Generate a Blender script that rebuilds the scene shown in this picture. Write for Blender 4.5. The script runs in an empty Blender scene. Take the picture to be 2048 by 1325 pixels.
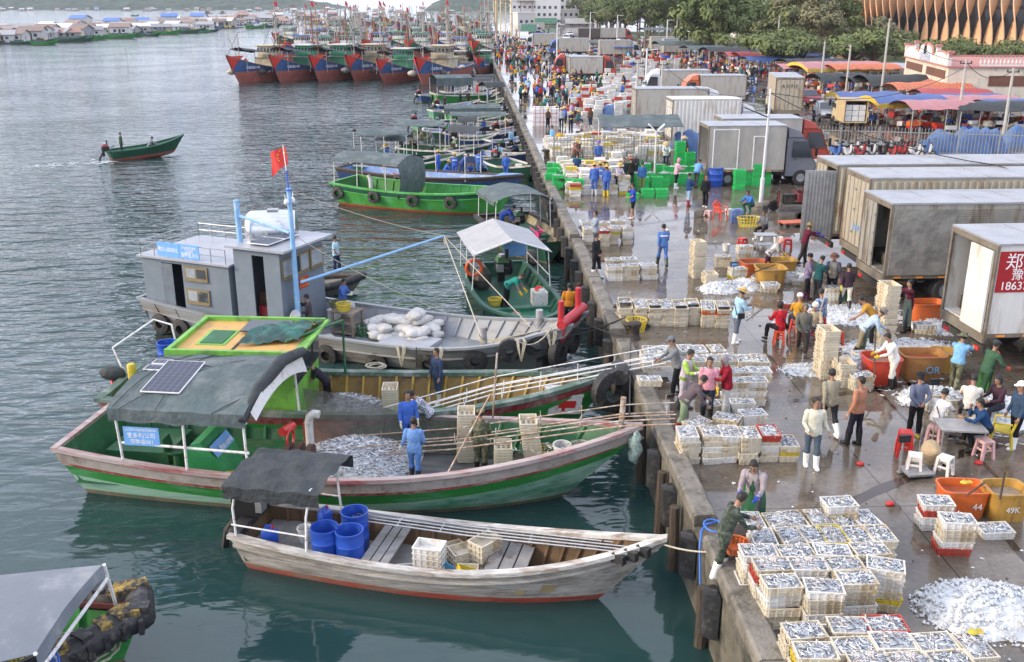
import bpy, bmesh, math, random
from mathutils import Matrix, Vector, noise
rnd = random.Random(11)
PI = math.pi
S = bpy.context.scene
COL = S.collection
# ---------------------------------------------------------------- camera model (quay edge is x=0, y runs along the quay)
F=1950.; HZ=6.; HC=10.2; CX=-4.53
PT=math.atan((662.5-HZ)/F); YW=math.atan(91*math.cos(PT)/F)
fh=(math.sin(YW),math.cos(YW)); RV=(fh[1],-fh[0],0.)
FV=(fh[0]*math.cos(PT),fh[1]*math.cos(PT),-math.sin(PT)); UV=(fh[0]*math.sin(PT),fh[1]*math.sin(PT),math.cos(PT))
def at(px,py,z=0.):
    u=(px-1024)/F; v=(662.5-py)/F
    d=[FV[i]+u*RV[i]+v*UV[i] for i in range(3)]; t=(z-HC)/d[2]
    return Vector((CX+d[0]*t,d[1]*t,z))
def atY(px,py,Y):
    u=(px-1024)/F; v=(662.5-py)/F
    d=[FV[i]+u*RV[i]+v*UV[i] for i in range(3)]; t=Y/d[1]
    return Vector((CX+d[0]*t,Y,HC+d[2]*t))
WZ=-1.7
cam=bpy.data.cameras.new('camera'); co=bpy.data.objects.new('camera',cam); COL.objects.link(co)
co.location=(CX,0,HC); co.matrix_world=Matrix(((RV[0],UV[0],-FV[0],CX),(RV[1],UV[1],-FV[1],0),(RV[2],UV[2],-FV[2],HC),(0,0,0,1)))
cam.sensor_width=36; cam.lens=F/2048*36; cam.clip_end=9000; cam.clip_start=.3
S.camera=co
# ---------------------------------------------------------------- light
W=bpy.data.worlds.new('World'); S.world=W; W.use_nodes=True
nt=W.node_tree; nt.nodes.clear()
SUN_EL=math.radians(21); SUN_AZ=math.radians(262)   # azimuth clockwise from +Y: from behind left
out=nt.nodes.new('ShaderNodeOutputWorld'); bg=nt.nodes.new('ShaderNodeBackground'); sky=nt.nodes.new('ShaderNodeTexSky')
sky.sky_type='NISHITA'; sky.sun_disc=False; sky.sun_elevation=SUN_EL; sky.sun_rotation=SUN_AZ
sky.air_density=1.0; sky.dust_density=4.0; sky.ozone_density=1.0
tc=nt.nodes.new('ShaderNodeTexCoord'); nz=nt.nodes.new('ShaderNodeTexNoise'); nz.inputs['Scale'].default_value=3.2; nz.inputs['Detail'].default_value=6
mp=nt.nodes.new('ShaderNodeMapping'); mp.inputs['Scale'].default_value=(1,1,3.5)
cr=nt.nodes.new('ShaderNodeValToRGB'); cr.color_ramp.elements[0].position=.36; cr.color_ramp.elements[1].position=.62
cr.color_ramp.elements[0].color=(7.4,8.1,10.4,1); cr.color_ramp.elements[1].color=(12.3,12.8,14.8,1)
mx=nt.nodes.new('ShaderNodeMixRGB'); mx.inputs[0].default_value=.72
nt.links.new(tc.outputs['Generated'],mp.inputs[0]); nt.links.new(mp.outputs[0],nz.inputs[0]); nt.links.new(nz.outputs[0],cr.inputs[0])
nt.links.new(sky.outputs[0],mx.inputs[1]); nt.links.new(cr.outputs[0],mx.inputs[2]); nt.links.new(mx.outputs[0],bg.inputs[0]); nt.links.new(bg.outputs[0],out.inputs[0])
bg.inputs[1].default_value=.13
sl=bpy.data.lights.new('sun','SUN'); so=bpy.data.objects.new('sun',sl); COL.objects.link(so)
sl.energy=2.3; sl.angle=math.radians(12); sl.color=(1.,.84,.62)
sd=Vector((math.sin(SUN_AZ)*math.cos(SUN_EL),math.cos(SUN_AZ)*math.cos(SUN_EL),math.sin(SUN_EL)))
so.rotation_euler=sd.to_track_quat('Z','Y').to_euler()
S.view_settings.view_transform='Standard'; S.view_settings.look='None'; S.view_settings.exposure=.52; S.view_settings.gamma=1
S.cycles.max_bounces=5; S.cycles.diffuse_bounces=2; S.cycles.glossy_bounces=3; S.cycles.transparent_max_bounces=6
S.cycles.use_denoising=True; S.cycles.sample_clamp_indirect=4
try: S.cycles.denoiser='OPENIMAGEDENOISE'
except Exception: pass
# ---------------------------------------------------------------- materials
MC={}
def lin(h):
    if not isinstance(h,str): return tuple(h)
    c=[int(h[i:i+2],16)/255 for i in (0,2,4)]
    return tuple(x/12.92 if x<=.04045 else ((x+.055)/1.055)**2.4 for x in c)
def mat(name,col,rough=.6,metal=0.,var=.25,sc=3.,bump=.0,bsc=20.,dirt=None,dirtamt=.0,dsc=1.5,objr=0.,spec=.5,stretch=None,alpha=1.):
    if name in MC: return MC[name]
    m=bpy.data.materials.new(name); m.use_nodes=True; MC[name]=m
    n=m.node_tree; b=n.nodes['Principled BSDF']; L=n.links.new
    c=lin(col); m.diffuse_color=(*c,1)
    b.inputs['Roughness'].default_value=rough; b.inputs['Metallic'].default_value=metal
    b.inputs['Specular IOR Level'].default_value=spec
    t=n.nodes.new('ShaderNodeTexCoord'); src=t.outputs['Object']
    if stretch:
        q=n.nodes.new('ShaderNodeMapping'); q.inputs['Scale'].default_value=stretch; L(src,q.inputs[0]); src=q.outputs[0]
    z=n.nodes.new('ShaderNodeTexNoise'); z.inputs['Scale'].default_value=sc; z.inputs['Detail'].default_value=5; z.inputs['Roughness'].default_value=.65
    L(src,z.inputs[0])
    r=n.nodes.new('ShaderNodeValToRGB'); r.color_ramp.elements[0].position=.3; r.color_ramp.elements[1].position=.7
    r.color_ramp.elements[0].color=(*[x*(1-var) for x in c],1); r.color_ramp.elements[1].color=(*[min(1,x*(1+var*.6)) for x in c],1)
    L(z.outputs[0],r.inputs[0]); cur=r.outputs[0]
    if dirt is not None:
        z2=n.nodes.new('ShaderNodeTexNoise'); z2.inputs['Scale'].default_value=dsc; z2.inputs['Detail'].default_value=8; z2.inputs['Roughness'].default_value=.7
        L(src,z2.inputs[0])
        r2=n.nodes.new('ShaderNodeValToRGB'); r2.color_ramp.elements[0].position=.62-dirtamt*.4; r2.color_ramp.elements[1].position=.78-dirtamt*.4
        L(z2.outputs[0],r2.inputs[0])
        x=n.nodes.new('ShaderNodeMixRGB'); L(r2.outputs[0],x.inputs[0]); L(cur,x.inputs[1]); x.inputs[2].default_value=(*lin(dirt),1); cur=x.outputs[0]
    if objr:
        o=n.nodes.new('ShaderNodeObjectInfo'); hs=n.nodes.new('ShaderNodeHueSaturation')
        mr=n.nodes.new('ShaderNodeMapRange'); mr.inputs[3].default_value=1-objr; mr.inputs[4].default_value=1+objr*.4
        L(o.outputs['Random'],mr.inputs[0]); L(mr.outputs[0],hs.inputs['Value']); L(cur,hs.inputs['Color']); cur=hs.outputs[0]
    L(cur,b.inputs['Base Color'])
    if bump:
        zb=n.nodes.new('ShaderNodeTexNoise'); zb.inputs['Scale'].default_value=bsc; zb.inputs['Detail'].default_value=4; L(src,zb.inputs[0])
        bp=n.nodes.new('ShaderNodeBump'); bp.inputs['Strength'].default_value=bump; bp.inputs['Distance'].default_value=.05
        L(zb.outputs[0],bp.inputs['Height']); L(bp.outputs[0],b.inputs['Normal'])
    return m
def cloth(h): return mat('cloth_'+(h if isinstance(h,str) else str(h)),h,.85,var=.22,sc=9,bump=.5,bsc=14,spec=.2)
def plain(name,h,rough=.5,metal=0.): return mat(name,h,rough,metal,var=.12,sc=4)
# ---------------------------------------------------------------- mesh builder
class MB:
    def __init__(s): s.v=[]; s.f=[]; s.m=[]; s.X=Matrix(); s.k=0
    def vs(s,pts): 
        b=len(s.v); s.v.extend(tuple(s.X@Vector(p)) for p in pts); return b
    def face(s,idx,m=None): s.f.append(tuple(idx)); s.m.append(s.k if m is None else m)
    def poly(s,pts,m=None):
        b=s.vs(pts); s.face(range(b,b+len(pts)),m); return s
    def box(s,c,d,m=None,rz=0,R=None,taper=1.):
        x,y,z=d[0]/2,d[1]/2,d[2]/2; q=R or Matrix.Rotation(rz,3,'Z'); c=Vector(c)
        P=[q@Vector((i*x*(taper if k>0 else 1),j*y*(taper if k>0 else 1),k*z))+c for k in(-1,1) for i,j in((-1,-1),(1,-1),(1,1),(-1,1))]
        b=s.vs(P)
        for f in((3,2,1,0),(4,5,6,7),(0,1,5,4),(1,2,6,5),(2,3,7,6),(3,0,4,7)): s.face([b+i for i in f],m)
        return s
    def bx(s,x0,x1,y0,y1,z0,z1,m=None): return s.box(((x0+x1)/2,(y0+y1)/2,(z0+z1)/2),(abs(x1-x0),abs(y1-y0),abs(z1-z0)),m)
    def beam(s,a,b,w,h,m=None):
        a=Vector(a); b=Vector(b); d=b-a
        q=d.to_track_quat('X','Z').to_matrix(); return s.box((a+b)/2,(d.length,w,h),m,R=q)
    def loft(s,rings,m=None,closed=True,cap=(True,True)):
        n=len(rings[0]); bs=[s.vs(r) for r in rings]
        for a,b in zip(bs,bs[1:]):
            for i in range(n if closed else n-1):
                j=(i+1)%n; s.face((a+i,a+j,b+j,b+i),m)
        if closed and cap[0]: s.face(range(bs[0]+n-1,bs[0]-1,-1),m)
        if closed and cap[1]: s.face(range(bs[-1],bs[-1]+n),m)
        return s
    def tube(s,pts,r,n=6,m=None,cap=True):
        pts=[Vector(p) for p in pts]; rings=[]; N=len(pts); u=None
        for i,p in enumerate(pts):
            t=(pts[min(i+1,N-1)]-pts[max(i-1,0)])
            if t.length<1e-9: t=Vector((0,0,1))
            t.normalize()
            if u is None: u=t.orthogonal().normalized()
            else:
                u=u-t*u.dot(t); u=u.normalized() if u.length>1e-6 else t.orthogonal().normalized()
            w=t.cross(u); rr=r[i] if isinstance(r,(list,tuple)) else r
            rings.append([p+u*math.cos(2*PI*k/n)*rr+w*math.sin(2*PI*k/n)*rr for k in range(n)])
        return s.loft(rings,m,cap=(cap,cap))
    def lathe(s,prof,o=(0,0,0),n=14,m=None,sx=1,sy=1,cap=(True,True)):
        o=Vector(o); return s.loft([[o+Vector((r*sx*math.cos(2*PI*k/n),r*sy*math.sin(2*PI*k/n),z)) for k in range(n)] for r,z in prof],m,cap=cap)
    def ell(s,c,r,m=None,n=10,k=6):
        if not isinstance(r,(tuple,list)): r=(r,r,r)
        c=Vector(c); return s.loft([[c+Vector((r[0]*math.sin(a)*math.cos(2*PI*i/n),r[1]*math.sin(a)*math.sin(2*PI*i/n),-r[2]*math.cos(a))) for i in range(n)] for a in [PI*(.04+.92*j/k) for j in range(k+1)]],m)
    def torus(s,c,R_,r,ax='Z',n=18,k=8,m=None):
        q={'Z':Matrix.Identity(3),'X':Matrix.Rotation(PI/2,3,'Y'),'Y':Matrix.Rotation(PI/2,3,'X')}[ax] if isinstance(ax,str) else ax
        c=Vector(c); rg=[[c+q@Vector(((R_+r*math.cos(2*PI*j/k))*math.cos(2*PI*i/n),(R_+r*math.cos(2*PI*j/k))*math.sin(2*PI*i/n),r*math.sin(2*PI*j/k))) for j in range(k)] for i in range(n)]
        rg.append(rg[0]); return s.loft(rg,m,cap=(False,False))
    def grid(s,fn,nu,nv,m=None,mf=None):
        b=s.vs([fn(i/nu,j/nv) for j in range(nv+1) for i in range(nu+1)])
        for j in range(nv):
            for i in range(nu):
                a=b+j*(nu+1)+i; s.face((a,a+1,a+nu+2,a+nu+1),mf(i,j) if mf else m)
        return s
    def mesh(s,name,mats,smooth=None):
        me=bpy.data.meshes.new(name); me.from_pydata(s.v,[],s.f)
        for q in (mats if isinstance(mats,(list,tuple)) else [mats]): me.materials.append(q)
        if any(s.m): me.polygons.foreach_set('material_index',s.m)
        if smooth:
            me.polygons.foreach_set('use_smooth',[True]*len(me.polygons))
            if smooth is not True: me.set_sharp_from_angle(angle=math.radians(smooth))
        me.update(); return me
    def build(s,name,mats,parent=None,smooth=None): return ob(name,s.mesh(name,mats,smooth),parent)
def ob(name,me,parent=None):
    o=bpy.data.objects.new(name,me); COL.objects.link(o)
    if parent: o.parent=parent
    return o
def tag(o,label=None,cat=None,group=None,kind=None):
    if label: o['label']=label
    if cat: o['category']=cat
    if group: o['group']=group
    if kind: o['kind']=kind
    return o
def thing(name,label,cat,loc=(0,0,0),rz=0,group=None):
    o=bpy.data.objects.new(name,None); COL.objects.link(o); o.location=loc; o.rotation_euler=(0,0,rz); o.empty_display_size=.2
    return tag(o,label,cat,group)
KIDS={}
def dup(src,loc,rz=0,label=None,group=None,sc=None):
    kids=KIDS.get(src.name)
    if kids is None:
        kids=[(c,list(c.children)) for c in src.children]; KIDS[src.name]=kids
    r=src.copy(); COL.objects.link(r); r.location=loc; r.rotation_euler=(0,0,rz)
    if sc: r.scale=sc
    if label: r['label']=label
    if group: r['group']=group
    for c,gs in kids:
        d=c.copy(); COL.objects.link(d); d.parent=r
        for g in gs:
            e=g.copy(); COL.objects.link(e); e.parent=d
    return r
def setm(o,i,m):
    s=o.material_slots[i]; s.link='OBJECT'; s.material=m
def lerp(a,b,t): return a+(b-a)*t
def sag(a,b,d,n=8):
    a=Vector(a); b=Vector(b); return [a.lerp(b,i/n)-Vector((0,0,d*4*(i/n)*(1-i/n))) for i in range(n+1)]
# ---- writing: strokes on a 1x1 box, drawn as thin raised bars or as font text
FONT=None
def text(parent,name,s,mtl,M,size,ax='CENTER',ext=.003,xs=1.):
    cu=bpy.data.curves.new(name,'FONT'); cu.body=s; cu.size=size; cu.align_x=ax; cu.align_y='CENTER'; cu.extrude=ext
    cu.materials.append(mtl); t=bpy.data.objects.new('t',cu); me=bpy.data.meshes.new_from_object(t); bpy.data.objects.remove(t); me.name=name
    o=bpy.data.objects.new(name,me); COL.objects.link(o); o.parent=parent
    o.matrix_local=M@Matrix.Diagonal((xs,1,1,1)); return o
def frame(o,xd,yd):
    x=Vector(xd).normalized(); y=Vector(yd); z=x.cross(y).normalized(); y=z.cross(x)
    return Matrix(((x[0],y[0],z[0],o[0]),(x[1],y[1],z[1],o[1]),(x[2],y[2],z[2],o[2]),(0,0,0,1)))
# ================================================================ SETTING
def water_mat():
    m=bpy.data.materials.new('harbour_water'); m.use_nodes=True; n=m.node_tree; b=n.nodes['Principled BSDF']; L=n.links.new
    b.inputs['Base Color'].default_value=(.017,.047,.046,1); b.inputs['Roughness'].default_value=.06; b.inputs['IOR'].default_value=1.5
    t=n.nodes.new('ShaderNodeTexCoord'); sp=n.nodes.new('ShaderNodeSeparateXYZ'); L(t.outputs['Object'],sp.inputs[0])
    def nz(sc,st,det,rot=0):
        q=n.nodes.new('ShaderNodeMapping'); q.inputs['Scale'].default_value=st; q.inputs['Rotation'].default_value=(0,0,rot); L(t.outputs['Object'],q.inputs[0])
        z=n.nodes.new('ShaderNodeTexNoise'); z.inputs['Scale'].default_value=sc; z.inputs['Detail'].default_value=det; z.inputs['Roughness'].default_value=.55; z.inputs['Distortion'].default_value=.5; L(q.outputs[0],z.inputs[0]); return z.outputs[0]
    a=nz(.62,(.5,1.25,1),2,.22); c=nz(1.9,(.55,1.2,1),2,-.15); d=nz(.06,(1,1,1),2)
    def ma(op,x,y):
        k=n.nodes.new('ShaderNodeMath'); k.operation=op
        for i,v in enumerate((x,y)):
            if isinstance(v,(int,float)): k.inputs[i].default_value=v
            else: L(v,k.inputs[i])
        return k.outputs[0]
    h=ma('ADD',a,ma('MULTIPLY',c,.36))
    def mr(x,a0,a1,b0,b1):
        k=n.nodes.new('ShaderNodeMapRange'); L(x,k.inputs[0]); k.interpolation_type='SMOOTHSTEP'
        for i,v in enumerate((a0,a1,b0,b1)): k.inputs[i+1].default_value=v
        return k.outputs[0]
    calm=mr(sp.outputs['Y'],16,38,.10,1.); side=mr(sp.outputs['X'],-13,-1.5,1.,.45); gust=mr(d,.35,.65,.6,1.15)
    far=mr(sp.outputs['Y'],45,230,1.,.42); st=ma('MULTIPLY',ma('MULTIPLY',ma('MULTIPLY',calm,side),gust),far)
    bp=n.nodes.new('ShaderNodeBump'); bp.inputs['Distance'].default_value=1.0; L(ma('MULTIPLY',st,.8),bp.inputs['Strength']); L(h,bp.inputs['Height']); L(bp.outputs[0],b.inputs['Normal'])
    return m
mb=MB(); mb.poly([(-6000,-60,WZ),(40,-60,WZ),(40,900,WZ),(40,8800,WZ),(-6000,8800,WZ)])
tag(mb.build('water',water_mat()),kind='structure')
def quay_mat():
    m=bpy.data.materials.new('wet_concrete'); m.use_nodes=True; n=m.node_tree; b=n.nodes['Principled BSDF']; L=n.links.new
    t=n.nodes.new('ShaderNodeTexCoord')
    def nz(sc,det=6,st=(1,1,1),ro=.6):
        q=n.nodes.new('ShaderNodeMapping'); q.inputs['Scale'].default_value=st; L(t.outputs['Object'],q.inputs[0])
        z=n.nodes.new('ShaderNodeTexNoise'); z.inputs['Scale'].default_value=sc; z.inputs['Detail'].default_value=det; z.inputs['Roughness'].default_value=ro; L(q.outputs[0],z.inputs[0]); return z.outputs[0]
    def ramp(x,stops):
        r=n.nodes.new('ShaderNodeValToRGB'); L(x,r.inputs[0]); e=r.color_ramp.elements
        while len(e)<len(stops): e.new(.5)
        for i,(p,c) in enumerate(stops): e[i].position=p; e[i].color=(*c,1) if len(c)==3 else c
        return r.outputs[0]
    g=lambda v:(v,v,v)
    base=ramp(nz(.45,8,ro=.7),[(.3,(.070,.055,.040)),(.5,(.125,.102,.078)),(.72,(.205,.178,.145))])
    fine=ramp(nz(9,6),[(.3,g(.72)),(.7,g(1.2))])
    mx=n.nodes.new('ShaderNodeMixRGB'); mx.blend_type='MULTIPLY'; mx.inputs[0].default_value=1; L(base,mx.inputs[1]); L(fine,mx.inputs[2])
    st=ramp(nz(.8,5),[(.58,g(0)),(.72,g(1))]); m2=n.nodes.new('ShaderNodeMixRGB'); L(st,m2.inputs[0]); L(mx.outputs[0],m2.inputs[1]); m2.inputs[2].default_value=(.06,.028,.018,1)
    L(m2.outputs[0],b.inputs['Base Color'])
    pu=nz(.28,5,(1,.8,1)); L(ramp(pu,[(.45,g(.03)),(.54,g(.09)),(.66,g(.28))]),b.inputs['Roughness'])
    bp=n.nodes.new('ShaderNodeBump'); bp.inputs['Distance'].default_value=.02; L(nz(14,4),bp.inputs['Height']); L(ramp(pu,[(.48,g(0)),(.62,g(.5))]),bp.inputs['Strength']); L(bp.outputs[0],b.inputs['Normal'])
    bk=n.nodes.new('ShaderNodeTexBrick'); bk.inputs['Scale'].default_value=.22; bk.inputs['Mortar Size'].default_value=.004; bk.inputs['Brick Width'].default_value=1.; bk.inputs['Row Height'].default_value=1.; bk.offset=0
    bk.inputs['Color1'].default_value=bk.inputs['Color2'].default_value=(1,1,1,1); bk.inputs['Mortar'].default_value=(.35,.33,.3,1); L(t.outputs['Object'],bk.inputs[0])
    m3=n.nodes.new('ShaderNodeMixRGB'); m3.blend_type='MULTIPLY'; m3.inputs[0].default_value=1; L(m2.outputs[0],m3.inputs[1]); L(bk.outputs[0],m3.inputs[2]); L(m3.outputs[0],b.inputs['Base Color'])
    b.inputs['IOR'].default_value=1.5
    return m
mb=MB(); mb.poly([(0.02,-40,0),(900,-40,0),(900,1500,0),(0.02,1500,0)])
tag(mb.build('quay',quay_mat()),kind='structure')
conc=mat('old_concrete',(.20,.18,.15),.8,var=.4,sc=1.2,bump=.8,bsc=9,dirt=(.06,.055,.04),dirtamt=.35,dsc=1.4)
walln=mat('wall_concrete',(.14,.125,.095),.75,var=.5,sc=.9,bump=.8,bsc=7,dirt=(.02,.024,.018),dirtamt=.45,dsc=.8)
mb=MB(); mb.bx(0,1.2,-40,1500,-6,-.004); tag(mb.build('quay_wall',walln),kind='structure')
mb=MB()
for y0,y1 in ((9,16.7),(17.5,28.6),(29.6,42.2),(43,61),(61.5,80),(80.4,110),(110.5,160),(160.5,300)):
    n=max(1,int((y1-y0)/3))
    for i in range(n):
        a=lerp(y0,y1,i/n)+.012; c=lerp(y0,y1,(i+1)/n)-.012; h=.27+.02*rnd.uniform(-1,1); o=.01*rnd.uniform(-1,1)
        mb.loft([[(-.02+o,y,0.003),(-.02+o,y,h-.04),(.03+o,y,h),(.40+o,y,h),(.46+o,y,h-.06),(.48+o,y,.003)] for y in (a,c)])
tag(mb.build('kerb',conc,smooth=25),kind='structure')
# rubber fenders, timber piles and bollards
rub=mat('black_rubber',(.022,.022,.024),.6,var=.4,sc=6,bump=.4,bsc=12,dirt=(.10,.09,.075),dirtamt=.25,dsc=4)
mb=MB(); 
for k in range(2): pass
mb.loft([[(0,-.24,z),(-.14,-.20,z+.02),(-.26,-.12,z+.03),(-.28,0,z+.03),(-.26,.12,z+.03),(-.14,.20,z+.02),(0,.24,z)] for z in (-1.05,-1.,-.2,-.14)]); fme=mb.mesh('fender',rub,35)
LAB=['black rubber fender low on the quay wall under the nearest crate stacks','black rubber fender on quay wall left of the camouflage worker','black rubber fender on the wall beside the grey wooden bow','black rubber fender on the wall under the green bow','black rubber fender on wall just behind the green bow','black rubber fender on the wall near the tyre hung bow','black rubber fender on wall beside the red steel bow']
y=13.2; i=0
while y<165:
    o=ob('rubber_fender',fme); o.location=(-.03,y+rnd.uniform(-.15,.15),.02); o.rotation_euler=(0,rnd.uniform(-.04,.04),rnd.uniform(-.08,.08))
    tag(o,LAB[i] if i<len(LAB) else 'black rubber fender in the long row on the far quay wall','fender','rubber fenders along the quay wall')
    y+=2.05; i+=1
wood=mat('dark_timber',(.075,.055,.038),.8,var=.5,sc=2,bump=.6,bsc=10,stretch=(6,6,.8))
for i,yy in enumerate((15.9,18.6,20.2,22.8,27.2,29.2,33.6,37.5,42.5,47)):
    mb=MB(); h=rnd.uniform(.5,.1); mb.tube([(0,0,-4),(.02,.01,-1),(rnd.uniform(-.03,.03),0,-h)],[.13,.12,.11],8); o=mb.build('timber_pile',wood,smooth=40); o.location=(-.17,yy,0)
    tag(o,['dark timber pile against the quay wall by the hanging hose','dark timber pile on the wall below the grey wooden bow','dark timber pile beside the green bow','dark timber pile just past the green bow'][i] if i<4 else 'dark timber pile standing against the farther quay wall','pile','timber piles along the quay wall')
iron=mat('rusty_iron',(.055,.042,.036),.7,.3,var=.5,sc=5,bump=.6,bsc=14)
mb=MB(); mb.lathe([(.22,0),(.2,.05),(.17,.1),(.165,.36),(.2,.42),(.23,.48),(.22,.54),(.12,.58)],n=16); mb.ell((.16,0,.49),(.22,.15,.09)); bme=mb.mesh('bollard',iron,40)
for px,py,l in ((1247,640,'by the coiled hose and yellow basket'),(1268,678,'in front of the yellow basket'),(1169,478,'left of the man in pale hoodie'),(1123,378,'behind the two short crate stacks'),(1093,316,'beside the fence end'),(1478,1108,'behind the worker in dark camouflage')):
    o=ob('bollard',bme); o.location=at(px,py,0); o.rotation_euler=(0,0,PI-.4+rnd.uniform(-.6,.6)); tag(o,'rusty iron mooring bollard '+l,'bollard','mooring bollards on the quay')
# hills across the bay
def hillmat(name,c): return mat(name,c,.9,var=.5,sc=.05,bump=1.,bsc=.11)
mb=MB()
def hf(x0,x1,y0,y1,hh,seed):
    def f(u,v):
        x=lerp(x0,x1,u); y=lerp(y0,y1,v); e=min(1,min(u,1-u)*9)**.6*min(1,min(v,1-v)*4)**.5
        z=hh*e*(.55+.45*noise.noise((x*.004,y*.004,seed)))+e*7*noise.noise((x*.045,y*.06,seed))+e*4*noise.noise((x*.13,y*.16,seed))
        return (x,y,WZ-1+max(0,z))
    return f
mb.grid(hf(-1500,-268,1850,2500,42,3.),230,60)
tag(mb.build('hills',hillmat('far_wood',(.030,.060,.038)),smooth=None),kind='structure')
# the wake of the moving boat: thin foam patches lying on the water
foam=mat('foam',(.55,.6,.63),.5,var=.1)
mb=MB()
r2=random.Random(5)
for k in range(150):
    d=r2.random()**.7; c=at(lerp(232,10,d),lerp(322,338,d)+r2.gauss(0,2.2),WZ+.012); s=r2.uniform(.05,.26)*(1.15-d); a=r2.uniform(0,PI)
    mb.poly([(c.x+s*(1.9*math.cos(q)*math.cos(a)-math.sin(q)*math.sin(a)*.5)+0.0,c.y+s*(1.9*math.cos(q)*math.sin(a)+math.sin(q)*math.cos(a)*.5),WZ+.012+k*.00005) for q in [2*PI*i/7+r2.uniform(-.3,.3) for i in range(7)]])
tag(mb.build('foam',foam),kind='stuff')
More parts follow.
